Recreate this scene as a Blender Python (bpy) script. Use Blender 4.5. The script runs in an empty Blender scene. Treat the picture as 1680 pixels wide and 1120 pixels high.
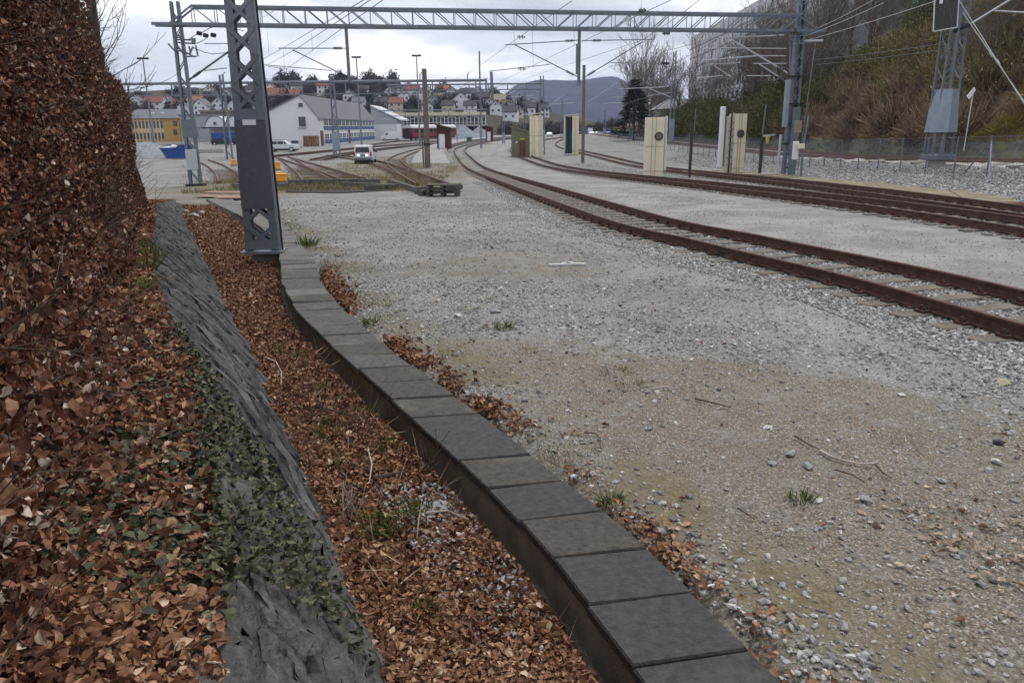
import bpy, math, random
import numpy as np
from mathutils import Matrix, Vector, Euler
R_ = random.Random(7); NR = np.random.default_rng(11)
S = bpy.context.scene; COL = S.collection
rad = math.radians
# ------------------------------------------------------------------ camera, sky, sun, exposure
F_PX, Y_HOR, CAM_H, ROLL = 1262.0, 207.0, 2.35, 0.0105
TH = math.atan((560 - Y_HOR) / F_PX)
cd = bpy.data.cameras.new('camera'); cd.sensor_width = 36; cd.lens = F_PX / 1680 * 36
cd.clip_start = 0.05; cd.clip_end = 12000
cam = bpy.data.objects.new('camera', cd); COL.objects.link(cam)
cam.matrix_world = Matrix.Translation((0, 0, CAM_H)) @ Matrix.Rotation(math.pi / 2 - TH, 4, 'X') @ Matrix.Rotation(-ROLL, 4, 'Z')
S.camera = cam
S.view_settings.view_transform = 'Standard'; S.view_settings.look = 'None'
S.view_settings.exposure = 0.82; S.view_settings.gamma = 1.0; S.view_settings.use_curve_mapping = False
SUN_EL, SUN_AZ = rad(62), rad(12)          # azimuth clockwise from +Y
W = bpy.data.worlds.new('World'); S.world = W; W.use_nodes = True
wt = W.node_tree; wt.nodes.clear(); wn = wt.nodes.new; wl = wt.links.new
wo = wn('ShaderNodeOutputWorld'); bg = wn('ShaderNodeBackground'); bg.inputs[1].default_value = 0.1
sky = wn('ShaderNodeTexSky'); sky.sky_type = 'NISHITA'; sky.sun_disc = False
sky.sun_elevation = SUN_EL; sky.sun_rotation = SUN_AZ
tc = wn('ShaderNodeTexCoord'); sp = wn('ShaderNodeSeparateXYZ'); wl(tc.outputs['Generated'], sp.inputs[0])
zz = wn('ShaderNodeMath'); zz.operation = 'MAXIMUM'; wl(sp.outputs[2], zz.inputs[0]); zz.inputs[1].default_value = 0.0
za = wn('ShaderNodeMath'); za.operation = 'ADD'; wl(zz.outputs[0], za.inputs[0]); za.inputs[1].default_value = 0.16
dx = wn('ShaderNodeMath'); dx.operation = 'DIVIDE'; wl(sp.outputs[0], dx.inputs[0]); wl(za.outputs[0], dx.inputs[1])
dy = wn('ShaderNodeMath'); dy.operation = 'DIVIDE'; wl(sp.outputs[1], dy.inputs[0]); wl(za.outputs[0], dy.inputs[1])
cv = wn('ShaderNodeCombineXYZ'); wl(dx.outputs[0], cv.inputs[0]); wl(dy.outputs[0], cv.inputs[1])
cv.inputs[2].default_value = 3.7
n1 = wn('ShaderNodeTexNoise'); n1.inputs['Scale'].default_value = 0.75; n1.inputs['Detail'].default_value = 7; n1.inputs['Roughness'].default_value = 0.52
n1.inputs['Distortion'].default_value = 0.4; wl(cv.outputs[0], n1.inputs['Vector'])
cr = wn('ShaderNodeValToRGB'); cr.color_ramp.interpolation = 'EASE'
e = cr.color_ramp.elements
e[0].position = 0.33; e[0].color = (0.36, 0.38, 0.43, 1); e[1].position = 0.62; e[1].color = (1.0, 1.0, 1.0, 1)
m_ = e.new(0.48); m_.color = (0.56, 0.58, 0.63, 1)
wl(n1.outputs['Fac'], cr.inputs[0])
sc_ = wn('ShaderNodeVectorMath'); sc_.operation = 'SCALE'; wl(cr.outputs[0], sc_.inputs[0]); sc_.inputs['Scale'].default_value = 9.6
mx = wn('ShaderNodeMix'); mx.data_type = 'RGBA'; mx.inputs[0].default_value = 0.93
wl(sky.outputs[0], mx.inputs[6]); wl(sc_.outputs[0], mx.inputs[7]); wl(mx.outputs[2], bg.inputs[0]); wl(bg.outputs[0], wo.inputs[0])
sl = bpy.data.lights.new('sun', 'SUN'); sl.energy = 1.1; sl.angle = rad(14); sl.color = (1, 0.96, 0.9)
so = bpy.data.objects.new('sun', sl); COL.objects.link(so)
so.rotation_euler = (math.pi / 2 - SUN_EL, 0, -SUN_AZ + math.pi)
so.rotation_euler = Vector((math.sin(SUN_AZ) * math.cos(SUN_EL), math.cos(SUN_AZ) * math.cos(SUN_EL), math.sin(SUN_EL))).to_track_quat('Z', 'Y').to_euler()

# ------------------------------------------------------------------ measuring helpers (place things on the real ground)
def ray(x, y):
    a = (x - 840) / F_PX; b = (560 - y) / F_PX
    c, s = math.cos(ROLL), math.sin(ROLL)
    a, b = a * c + b * s, -a * s + b * c
    return (a, math.cos(TH) + b * math.sin(TH), b * math.cos(TH) - math.sin(TH))
def yard_z(Y):
    t = np.clip((np.asarray(Y, float) - 14) / 60, 0, 1); return -1.15 * t * t * (3 - 2 * t)
def G(x, y, dz=0.0):
    r = ray(x, y); t = CAM_H / max(1e-4, -r[2])
    for i in range(60):
        t2 = (CAM_H - float(yard_z(r[1] * t)) - dz) / max(1e-4, -r[2]); t += 0.7 * (t2 - t)
    return Vector((r[0] * t, r[1] * t, CAM_H + r[2] * t))
def AT(x, y, Y):
    r = ray(x, y); t = Y / r[1]; return Vector((r[0] * t, Y, CAM_H + r[2] * t))
def interp(pts):
    ys = np.array([p[0] for p in pts]); xs = np.array([p[1] for p in pts])
    return lambda Y: np.interp(Y, ys, xs)
def smoothcurve(pts, step):
    """Catmull-Rom through 2D/3D points, resampled at an even step."""
    P = [np.array(p, float) for p in pts]; P = [2 * P[0] - P[1]] + P + [2 * P[-1] - P[-2]]
    out = []
    for i in range(1, len(P) - 2):
        n = max(4, int(np.linalg.norm(P[i + 1] - P[i]) / max(step * .5, .2)))
        for k in range(n):
            t = k / n; a, b, c, d = P[i - 1], P[i], P[i + 1], P[i + 2]
            out.append(.5 * (2 * b + (c - a) * t + (2 * a - 5 * b + 4 * c - d) * t * t + (3 * b - a - 3 * c + d) * t ** 3))
    out.append(P[-2]); out = np.array(out)
    d = np.r_[0, np.cumsum(np.linalg.norm(np.diff(out, axis=0), axis=1))]
    n = max(2, int(d[-1] / step) + 1); s = np.linspace(0, d[-1], n)
    return np.stack([np.interp(s, d, out[:, k]) for k in range(out.shape[1])], 1)

# numpy value noise
_T = NR.random((256, 256))
def vnoise(x, y):
    x = np.asarray(x, float); y = np.asarray(y, float)
    xi = np.floor(x).astype(int); yi = np.floor(y).astype(int); fx = x - xi; fy = y - yi
    fx = fx * fx * (3 - 2 * fx); fy = fy * fy * (3 - 2 * fy)
    g = lambda i, j: _T[i % 256, j % 256]
    return (g(xi, yi) * (1 - fx) + g(xi + 1, yi) * fx) * (1 - fy) + (g(xi, yi + 1) * (1 - fx) + g(xi + 1, yi + 1) * fx) * fy
def fbm(x, y, o=4):
    s = 0; a = .5
    for k in range(o): s = s + a * vnoise(x * 2 ** k + 17 * k, y * 2 ** k + 31 * k); a *= .5
    return s / (1 - .5 ** o)
def sstep(a, b, x): t = np.clip((x - a) / (b - a), 0, 1); return t * t * (3 - 2 * t)

# lines of the place, as X for a given distance Y
DUCT_L = interp([(1.0, 1.22), (2.5, .68), (4.02, .13), (4.87, -.26), (6.49, -1.10), (8.3, -2.05), (10, -2.88), (11.8, -3.58), (14, -4.25), (16.4, -4.95), (20, -6.6), (25.5, -9.5), (30, -11.8)])
DUCT_R = interp([(1.0, 1.90), (2.5, 1.27), (4.01, .71), (4.77, .35), (6.02, -.24), (8.03, -1.33), (10, -2.24), (11.76, -2.95), (14, -3.62), (15.5, -4.18), (20, -5.95), (26.6, -9.2), (30, -10.9)])
WALL_B = interp([(0, .55), (1.5, .0), (3.1, -.61), (3.52, -.76), (3.91, -.95), (5.17, -1.45), (6.53, -2.05), (7.99, -2.66), (10.54, -3.86), (15.2, -6.0), (21, -8.75), (26.5, -11.1)])
WALL_T = interp([(0, -.40), (1.95, -.93), (2.5, -1.12), (5.2, -2.28), (6.2, -2.86), (7.4, -3.48), (9.5, -4.52), (11.5, -5.45), (15.2, -7.05), (21.2, -9.7), (26.5, -11.6)])
WALL_Z = interp([(0, .78), (8, .76), (12, .66), (21, .42), (26.5, .05)])
HEDGE = interp([(-2, -.85), (0, -1.02), (1.5, -1.42), (2.3, -1.74), (3, -2.06), (4.5, -2.72), (7, -3.8), (11, -5.55), (15.8, -7.75), (20, -9.62), (23, -10.9)])
def ground_z(X, Y):
    X = np.asarray(X, float); Y = np.asarray(Y, float)
    z = yard_z(Y) + .05 * (fbm(X * .35, Y * .35, 4) - .5) * sstep(30, 2, Y) + .015 * (fbm(X * 2.2 + 9, Y * 2.2, 3) - .5)
    f = sstep(28, 22, Y)
    left = sstep(-.34, -.16, DUCT_L(Y) - X) * f
    z = z - (.17 + .04 * sstep(12, 7, Y)) * left + .03 * left * (fbm(X * 3, Y * 3, 3) - .5)
    duct = sstep(.12, .02, DUCT_L(Y) - X) * sstep(.12, .02, X - DUCT_R(Y)) * (Y < 29)
    z = z - .12 * duct
    behind = sstep(.1, .5, WALL_B(Y) - X) * sstep(27, 25, Y)
    z = z - .3 * behind
    rise = sstep(15.8, 21.8, X) * .62 * sstep(4200, 200, Y)
    z = z + rise
    return z

# ------------------------------------------------------------------ materials
MATS = {}
def nodes(m):
    m.use_nodes = True; nt = m.node_tree; return nt, nt.nodes.new, nt.links.new, nt.nodes['Principled BSDF']
def setspec(b, v):
    b.inputs['Specular IOR Level'].default_value = v
def mat(name, col, rough=.8, var=.25, scale=6., bump=0., bscale=40., metal=0., dirt=None, dscale=2.5, dth=.55, spec=.3, stretch=None, rot=0.):
    """Procedural paint/stone/metal: fine and coarse noise on the colour, optional dirt blotches, optional bump."""
    if name in MATS: return MATS[name]
    m = bpy.data.materials.new(name); nt, N, L, b = nodes(m)
    tc = N('ShaderNodeTexCoord'); src = tc.outputs['Object']
    if stretch:
        mp = N('ShaderNodeMapping'); mp.inputs['Scale'].default_value = stretch; mp.inputs['Rotation'].default_value = (0, 0, rot); mp.vector_type = 'POINT'; L(src, mp.inputs['Vector']); src = mp.outputs[0]
    n = N('ShaderNodeTexNoise'); n.inputs['Scale'].default_value = scale; n.inputs['Detail'].default_value = 6; n.inputs['Roughness'].default_value = .65
    L(src, n.inputs['Vector'])
    r = N('ShaderNodeValToRGB'); L(n.outputs['Fac'], r.inputs[0]); el = r.color_ramp.elements
    el[0].position = .3; el[0].color = tuple(c * (1 - var) for c in col) + (1,)
    el[1].position = .7; el[1].color = tuple(min(1, c * (1 + var)) for c in col) + (1,)
    out = r.outputs[0]
    if dirt:
        d = N('ShaderNodeTexNoise'); d.inputs['Scale'].default_value = dscale; d.inputs['Detail'].default_value = 8; d.inputs['Roughness'].default_value = .7; L(src, d.inputs['Vector'])
        dr = N('ShaderNodeValToRGB'); L(d.outputs['Fac'], dr.inputs[0]); dr.color_ramp.elements[0].position = dth; dr.color_ramp.elements[1].position = dth + .16
        mx = N('ShaderNodeMix'); mx.data_type = 'RGBA'; L(dr.outputs[0], mx.inputs[0]); L(out, mx.inputs[6]); mx.inputs[7].default_value = tuple(dirt) + (1,); out = mx.outputs[2]
    L(out, b.inputs['Base Color']); b.inputs['Roughness'].default_value = rough; b.inputs['Metallic'].default_value = metal; setspec(b, spec)
    if bump:
        bn = N('ShaderNodeTexNoise'); bn.inputs['Scale'].default_value = bscale; bn.inputs['Detail'].default_value = 5; L(src, bn.inputs['Vector'])
        bp = N('ShaderNodeBump'); bp.inputs['Strength'].default_value = bump; bp.inputs['Distance'].default_value = .02; L(bn.outputs['Fac'], bp.inputs['Height']); L(bp.outputs[0], b.inputs['Normal'])
    MATS[name] = m; return m
def ramp_mat(name, stops, rough=.75, spec=.25, attr='rnd', noise=.25, nscale=60., transl=0.):
    """Colour picked per piece from its own random number."""
    m = bpy.data.materials.new(name); nt, N, L, b = nodes(m)
    a = N('ShaderNodeAttribute'); a.attribute_name = attr
    r = N('ShaderNodeValToRGB'); L(a.outputs['Fac'], r.inputs[0]); el = r.color_ramp.elements
    el[0].position = stops[0][0]; el[0].color = tuple(stops[0][1]) + (1,); el[1].position = stops[-1][0]; el[1].color = tuple(stops[-1][1]) + (1,)
    for p, c in stops[1:-1]: q = el.new(p); q.color = tuple(c) + (1,)
    tc = N('ShaderNodeTexCoord'); n = N('ShaderNodeTexNoise'); n.inputs['Scale'].default_value = nscale; n.inputs['Detail'].default_value = 3; L(tc.outputs['Object'], n.inputs['Vector'])
    mr = N('ShaderNodeMapRange'); L(n.outputs['Fac'], mr.inputs[0]); mr.inputs[1].default_value = .25; mr.inputs[2].default_value = .75; mr.inputs[3].default_value = 1 - noise; mr.inputs[4].default_value = 1 + noise
    v = N('ShaderNodeVectorMath'); v.operation = 'SCALE'; L(r.outputs[0], v.inputs[0]); L(mr.outputs[0], v.inputs['Scale'])
    L(v.outputs[0], b.inputs['Base Color']); b.inputs['Roughness'].default_value = rough; setspec(b, spec)
    MATS[name] = m; return m

M_STEEL = mat('galvanised_steel', (.155, .178, .212), .5, .18, 3., .05, 30, .35, dirt=(.10, .115, .14), dscale=1.2, dth=.55)
M_NEAR = mat('mast_grey_paint', (.165, .182, .212), .5, .2, 2.2, .06, 40, .2, dirt=(.20, .215, .24), dscale=1.6, dth=.56)
M_COVER = mat('mast_cover_paint', (.10, .11, .131), .55, .15, 2., .03, 40, .1, dirt=(.15, .165, .19), dscale=2.3, dth=.555)
M_LIGHTST = mat('pale_blue_steel', (.24, .285, .345), .45, .12, 2., .03, 30, .2)
M_FAR = mat('far_grey_steel', (.16, .18, .21), .6, .12, 1.)
M_WHITEST = mat('pale_aluminium', (.50, .52, .54), .4, .1, 3., 0, 30, .5)
M_WIRE = mat('dark_wire', (.10, .105, .12), .6, .1, 3.)
M_DARK = mat('dark_iron', (.025, .025, .03), .6, .3, 5.)
M_RAIL = mat('rusty_rail', (.095, .050, .037), .65, .4, 9., .1, 80, .25, dirt=(.035, .018, .014), dscale=3, stretch=(1, 1, 1))
M_RAILB = mat('paler_rusty_rail', (.15, .085, .06), .7, .35, 7., .1, 80, .2)
M_SLEEP = mat('weathered_sleeper', (.17, .15, .127), .9, .35, 5., .4, 30, dirt=(.10, .06, .045), dscale=3.2, dth=.58, spec=.1)
M_FAST = mat('rusty_fastening', (.075, .035, .025), .8, .4, 20)
M_CONC = mat('old_concrete', (.36, .345, .32), .9, .2, 4., .3, 60, dirt=(.2, .185, .16), dscale=1.8)
M_CONCD = mat('damp_concrete', (.21, .195, .17), .9, .3, 5., .3, 60, dirt=(.1, .085, .06), dscale=2.5)
SLAB_M = [mat('slab_dark', (.052, .050, .049), .75, .42, 22., .5, 90, dirt=(.085, .08, .07), dscale=1.7, dth=.56, spec=.3),
          mat('slab_brown', (.07, .063, .055), .8, .42, 22., .5, 90, dirt=(.13, .115, .09), dscale=2.0, dth=.53, spec=.25),
          mat('slab_grey', (.10, .097, .09), .85, .42, 22., .5, 90, dirt=(.16, .15, .13), dscale=2.0, dth=.54, spec=.2)]
SLAB_P = mat('slab_pale', (.15, .143, .13), .85, .3, 22., .5, 90, dirt=(.19, .18, .16), dscale=2.0, dth=.54, spec=.2)
M_STONE = [mat('slate_grey', (.088, .087, .086), .85, .4, 5., .9, 16, dirt=(.032, .032, .033), dscale=2.6, dth=.52, spec=.2, stretch=(2.2, 1., 2.2), rot=-.43),
           mat('slate_dark', (.055, .055, .056), .85, .4, 5., .9, 16, dirt=(.032, .032, .033), dscale=2.6, dth=.52, spec=.2, stretch=(2.2, 1., 2.2), rot=-.43),
           mat('slate_pale', (.122, .120, .116), .85, .4, 5., .9, 16, dirt=(.032, .032, .033), dscale=2.6, dth=.52, spec=.2, stretch=(2.2, 1., 2.2), rot=-.43)]
M_EARTH = mat('dark_earth', (.05, .035, .026), .95, .4, 6., .5, 40, spec=.05)
M_CREAM = mat('cream_panel', (.70, .64, .48), .55, .08, 1.5, .02, 20, dirt=(.56, .47, .31), dscale=1.2, dth=.6)
M_CREAMD = mat('cream_stain', (.44, .37, .25), .6, .12, 1.5)
M_WHITE = mat('white_paint', (.72, .73, .74), .5, .05, 2.)
M_GWHITE = mat('greyish_white_render', (.66, .67, .68), .7, .05, .7, dirt=(.56, .57, .57), dscale=.4, dth=.6)
M_GREEN = mat('olive_green_boards', (.175, .168, .10), .7, .18, 3., dirt=(.10, .10, .055), dscale=2.)
M_BROWN = mat('brown_wood', (.12, .055, .035), .7, .25, 5.)
M_WOODPOLE = mat('weathered_pole', (.16, .135, .11), .9, .3, 7., .3, 30, stretch=(3, 3, .4))
M_TIMBER = mat('grey_timber', (.10, .092, .08), .9, .35, 6., .4, 40, dirt=(.035, .03, .025), dscale=2.)
M_PALLET = mat('pallet_wood', (.22, .12, .06), .85, .3, 4.)
M_BLUE = mat('blue_container', (.018, .07, .26), .5, .15, 2.)
M_BLUEP = mat('blue_panel', (.055, .10, .24), .5, .1, 2.)
M_YELLOW = mat('yellow_paint', (.55, .50, .10), .5, .1, 2.)
M_OCHRE = mat('ochre_wall', (.44, .27, .075), .7, .1, 1.)
M_BEIGE = mat('beige_trim', (.62, .50, .33), .7, .08, 1.)
M_ORANGE = mat('orange_plastic', (.80, .34, .03), .5, .1, 4.)
M_RED = mat('carriage_red', (.22, .035, .035), .4, .1, 1.)
M_SILVER = mat('silver_car_paint', (.55, .56, .58), .3, .03, 2., metal=.4)
M_GLASS = mat('dark_glass', (.025, .03, .036), .12, .1, 1., spec=.6)
M_GLASSB = mat('grey_glass', (.10, .115, .13), .2, .25, .6, spec=.6)
M_TYRE = mat('tyre_rubber', (.02, .02, .02), .8, .1, 4.)
M_ROOFG = mat('grey_roof', (.14, .145, .155), .8, .12, 1., dirt=(.18, .185, .19), dscale=.5)
M_ROOFD = mat('dark_roof', (.05, .048, .05), .8, .15, 2.)
M_ROOFO = mat('orange_tile_roof', (.30, .115, .06), .8, .15, 2.)
M_ROOFR = mat('dull_red_roof', (.20, .075, .055), .8, .15, 2.)
M_ROOFT = mat('tan_roof', (.24, .21, .15), .8, .12, 1.)
M_WALLG = mat('grey_cladding', (.30, .315, .335), .7, .08, 1.)
M_DRED = mat('dark_red_boards', (.085, .032, .026), .7, .2, 3.)
M_TWIG = mat('bare_twigs', (.085, .058, .042), .9, .3, 8.)
M_BARK = mat('grey_bark', (.095, .08, .068), .9, .35, 9., .5, 40)
M_RUBBER = mat('teal_brush', (.012, .06, .085), .8, .3, 12.)
M_TAIL = mat('red_lamp_lens', (.30, .03, .02), .3, .05, 2.)
M_MESHP = mat('dark_mesh_panel', (.075, .078, .08), .6, .2, 30.)
M_GRN = mat('number_plate_green', (.03, .22, .12), .5, .05, 4.)

# ------------------------------------------------------------------ mesh building
ORG = {}
class MB:
    def __init__(s): s.v = []; s.f = []
    def add(s, vs, fs):
        n = len(s.v); s.v += [tuple(v) for v in vs]; s.f += [tuple(i + n for i in f) for f in fs]; return s
    def hexa(s, b, t):                                  # two rings of equal length: bottom and top
        k = len(b); fs = [tuple(range(k - 1, -1, -1)), tuple(range(k, 2 * k))]
        fs += [(i, (i + 1) % k, k + (i + 1) % k, k + i) for i in range(k)]
        return s.add(list(b) + list(t), fs)
    def box(s, c, d, rz=0., M=None):
        x, y, z = d[0] / 2, d[1] / 2, d[2] / 2
        vs = [(-x, -y, -z), (x, -y, -z), (x, y, -z), (-x, y, -z), (-x, -y, z), (x, -y, z), (x, y, z), (-x, y, z)]
        ca, sa = math.cos(rz), math.sin(rz)
        vs = [Vector((v[0] * ca - v[1] * sa, v[0] * sa + v[1] * ca, v[2])) for v in vs]
        if M: vs = [M @ v for v in vs]
        vs = [v + Vector(c) for v in vs]
        return s.hexa(vs[:4], vs[4:])
    def cbox(s, c, d, ch=.02, rz=0.):                   # box with chamfered edges all round
        x, y, z = d[0] / 2, d[1] / 2, d[2] / 2; ca, sa = math.cos(rz), math.sin(rz)
        ring = lambda x, y, z: [(-x, -y + ch, z), (-x + ch, -y, z), (x - ch, -y, z), (x, -y + ch, z), (x, y - ch, z), (x - ch, y, z), (-x + ch, y, z), (-x, y - ch, z)]
        rs = ring(x - ch * .7, y - ch * .7, -z) + ring(x, y, -z + ch) + ring(x, y, z - ch) + ring(x - ch * .7, y - ch * .7, z)
        vs = [(c[0] + v[0] * ca - v[1] * sa, c[1] + v[0] * sa + v[1] * ca, c[2] + v[2]) for v in rs]
        fs = [tuple(range(7, -1, -1)), tuple(range(24, 32))]
        for k in range(3): fs += [(k * 8 + i, k * 8 + (i + 1) % 8, k * 8 + 8 + (i + 1) % 8, k * 8 + 8 + i) for i in range(8)]
        return s.add(vs, fs)
    def beam(s, a, b, w, h=None, up=(0, 0, 1)):
        h = h or w; a = Vector(a); b = Vector(b); d = (b - a)
        if d.length < 1e-6: return s
        d.normalize(); u = Vector(up)
        if abs(d.dot(u)) > .98: u = Vector((0, 1, 0))
        r = d.cross(u).normalized(); u = r.cross(d).normalized()
        q = [(-.5, -.5), (.5, -.5), (.5, .5), (-.5, .5)]
        return s.hexa([a + r * (i * w) + u * (j * h) for i, j in q], [b + r * (i * w) + u * (j * h) for i, j in q])
    def tube(s, pts, r, n=6, r2=None):
        pts = [Vector(p) for p in pts]; k = len(pts); base = len(s.v); rr = []
        for i, p in enumerate(pts):
            d = (pts[min(i + 1, k - 1)] - pts[max(i - 1, 0)]).normalized()
            u = Vector((0, 0, 1)) if abs(d.z) < .95 else Vector((1, 0, 0))
            x = d.cross(u).normalized(); y = d.cross(x).normalized()
            q = r if r2 is None else r + (r2 - r) * i / (k - 1)
            rr += [p + x * (q * math.cos(2 * math.pi * j / n)) + y * (q * math.sin(2 * math.pi * j / n)) for j in range(n)]
        fs = [(i * n + j, i * n + (j + 1) % n, (i + 1) * n + (j + 1) % n, (i + 1) * n + j) for i in range(k - 1) for j in range(n)]
        fs += [tuple(range(n - 1, -1, -1)), tuple(range((k - 1) * n, k * n))]
        return s.add(rr, fs)
    def disc(s, c, axis, r, t, n=16, r2=None):
        c = Vector(c); a = Vector(axis).normalized(); return s.tube([c - a * t / 2, c + a * t / 2], r, n, r2)
    def prism(s, pts, ext):                             # polygon extruded by a vector
        e = Vector(ext); p = [Vector(q) for q in pts]; return s.hexa(p, [q + e for q in p])
    def mesh(s, name, mat_, org=(0, 0, 0)):
        me = bpy.data.meshes.new(name); o = Vector(org)
        me.from_pydata([tuple(Vector(v) - o) for v in s.v], [], s.f); me.update()
        if mat_: me.materials.append(mat_)
        return me
def fixn(me):
    import bmesh
    bm = bmesh.new(); bm.from_mesh(me); bmesh.ops.recalc_face_normals(bm, faces=bm.faces); bm.to_mesh(me); bm.free()
def tag(o, label=None, cat=None, group=None, kind=None):
    if label: o['label'] = label
    if cat: o['category'] = cat
    if group: o['group'] = group
    if kind: o['kind'] = kind
    return o
def thing(name, label, cat, loc=(0, 0, 0), group=None, kind=None):
    o = bpy.data.objects.new(name, None); COL.objects.link(o); o.location = loc; o.empty_display_size = .2
    ORG[o.name] = Vector(loc); return tag(o, label, cat, group, kind)
def link(name, me, parent=None, loc=None, rot=None, scale=None):
    o = bpy.data.objects.new(name, me); COL.objects.link(o); o.parent = parent
    po = ORG[parent.name] if parent is not None else Vector((0, 0, 0))
    if loc is not None: o.location = Vector(loc) - po
    if rot is not None: o.rotation_euler = rot
    if scale is not None: o.scale = scale if hasattr(scale, '__len__') else (scale,) * 3
    ORG[o.name] = Vector(loc) if loc is not None else po
    return o
def part(name, mb, m, parent, label=None, kind=None, smooth=False):
    me = mb.mesh(name, m, ORG[parent.name]); fixn(me)
    if smooth: me.shade_smooth()
    return tag(link(name, me, parent), label, kind=kind)
def solo(name, mb, m, label, cat, loc, group=None, kind=None, smooth=False):
    me = mb.mesh(name, m, loc); fixn(me)
    if smooth: me.shade_smooth()
    return tag(link(name, me, None, loc), label, cat, group, kind)
def dup(o, parent=None, loc=None, rz=None, scale=None):
    c = o.copy(); COL.objects.link(c); c.parent = parent
    if loc is not None: c.location = loc
    if rz is not None: c.rotation_euler = (0, 0, rz)
    if scale is not None: c.scale = scale if hasattr(scale, '__len__') else (scale,) * 3
    ORG[c.name] = Vector(c.location)
    for ch in list(o.children): dup(ch, c)
    return c
def npmesh(name, V, Fq, m, attrs=None, smooth=False):
    """Mesh from numpy: V (n,3), Fq (f,k) with constant k."""
    me = bpy.data.meshes.new(name); V = np.ascontiguousarray(V, np.float32); Fq = np.ascontiguousarray(Fq, np.int32); k = Fq.shape[1]
    me.vertices.add(len(V)); me.vertices.foreach_set('co', V.ravel())
    me.loops.add(Fq.size); me.loops.foreach_set('vertex_index', Fq.ravel())
    me.polygons.add(len(Fq)); me.polygons.foreach_set('loop_start', np.arange(0, Fq.size, k, dtype=np.int32))
    try: me.polygons.foreach_set('loop_total', np.full(len(Fq), k, np.int32))
    except Exception: pass
    for an, av in (attrs or {}).items():
        a = me.attributes.new(an, 'FLOAT', 'POINT'); a.data.foreach_set('value', np.ascontiguousarray(av, np.float32))
    me.update(calc_edges=True); me.validate()
    if smooth: me.shade_smooth()
    else: me.polygons.foreach_set('use_smooth', np.zeros(len(Fq), bool))
    if m: me.materials.append(m)
    return me
def rotm(ax, ay, az):
    c, s = np.cos, np.sin; n = len(ax); Z = np.zeros(n); O = np.ones(n)
    X = np.stack([O, Z, Z, Z, c(ax), -s(ax), Z, s(ax), c(ax)], 1).reshape(n, 3, 3)
    Y = np.stack([c(ay), Z, s(ay), Z, O, Z, -s(ay), Z, c(ay)], 1).reshape(n, 3, 3)
    Q = np.stack([c(az), -s(az), Z, s(az), c(az), Z, Z, Z, O], 1).reshape(n, 3, 3)
    return Q @ Y @ X
def scatter(name, variants, faces, P, R, Sc, rnd, m):
    """variants (v,k,3): one is picked for each place; returns one mesh."""
    n = len(P); k = variants.shape[1]; idx = NR.integers(0, len(variants), n)
    Sc = np.asarray(Sc, float); Sc = Sc[:, None, None] if Sc.ndim == 1 else Sc[:, None, :]
    V = np.einsum('nij,nkj->nki', R, variants[idx] * Sc) + P[:, None, :]
    Fq = (np.asarray(faces)[None] + (np.arange(n) * k)[:, None, None]).reshape(-1, len(faces[0]))
    return npmesh(name, V.reshape(-1, 3), Fq, m, {'rnd': np.repeat(rnd, k)})
def leaf_variants(n=6, w=.30, curl=.25):
    out = []
    for i in range(n):
        f = R_.uniform(.05, curl); c = R_.uniform(-curl, curl); a = R_.uniform(.8, 1.2)
        out.append([(0, -.5, c * .6), (w * a, -.12, f), (w * .85 * a, .2, f * .9 + c * .1), (R_.uniform(-.08, .08), .5, c), (-w * .85 * a, .2, f * .8), (-w * a, -.12, f * R_.uniform(.5, 1.2))])
    return np.array(out)
LEAF_F = [(0, 1, 2, 3), (0, 3, 4, 5)]
def fine_leaves(n=14):
    out = []
    for i in range(n):
        c = R_.uniform(-.9, .9); f = R_.uniform(.05, .55); tw = R_.uniform(-.5, .5); w = R_.uniform(.24, .36); sk = R_.uniform(-.08, .08); pts = []
        for k, (s, q) in enumerate(((-.5, .12), (-.2, .95), (.15, 1.0), (.5, .06))):
            z0 = c * (s * s - .08) + R_.uniform(-.03, .03); e1, e2 = R_.uniform(.75, 1.1), R_.uniform(.75, 1.1)
            pts += [(-w * q * e1, s + R_.uniform(-.04, .04), z0 + w * q * f + tw * s * -.25), (sk * (1 - abs(2 * s)), s, z0), (w * q * e2, s + R_.uniform(-.04, .04), z0 + w * q * f + tw * s * .25)]
        out.append(pts)
    return np.array(out)
FLV = fine_leaves(); FLF = [(3 * k + a, 3 * k + a + 1, 3 * k + a + 4, 3 * k + a + 3) for k in range(3) for a in (0, 1)]
IVY_V = np.array([[(0, -.45, .0), (.42, -.42, .06 * k), (.5, -.05, .1 * k), (.22, .12, .02), (0, .55, -.08 * k), (-.22, .12, .02), (-.5, -.05, .1 * k), (-.42, -.42, .06 * k)] for k in (.6, 1.2, -.7)])
IVY_F = [(0, 1, 2, 3), (0, 3, 4, 5), (0, 5, 6, 7)]
def stone_variants(n=8, flat=.6):
    p = (1 + 5 ** .5) / 2
    b = np.array([(-1, p, 0), (1, p, 0), (-1, -p, 0), (1, -p, 0), (0, -1, p), (0, 1, p), (0, -1, -p), (0, 1, -p), (p, 0, -1), (p, 0, 1), (-p, 0, -1), (-p, 0, 1)]) / np.linalg.norm((1, p)) * .5
    out = []
    for i in range(n):
        v = b * NR.uniform(.68, 1.25, (12, 1)); v = v + NR.normal(0, .05, v.shape)
        out.append(v * np.array([1, NR.uniform(.55, .95), NR.uniform(flat * .6, flat * 1.2)]))
    return np.array(out)
ICO_F = [(0, 11, 5), (0, 5, 1), (0, 1, 7), (0, 7, 10), (0, 10, 11), (1, 5, 9), (5, 11, 4), (11, 10, 2), (10, 7, 6), (7, 1, 8), (3, 9, 4), (3, 4, 2), (3, 2, 6), (3, 6, 8), (3, 8, 9), (4, 9, 5), (2, 4, 11), (6, 2, 10), (8, 6, 7), (9, 8, 1)]
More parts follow.
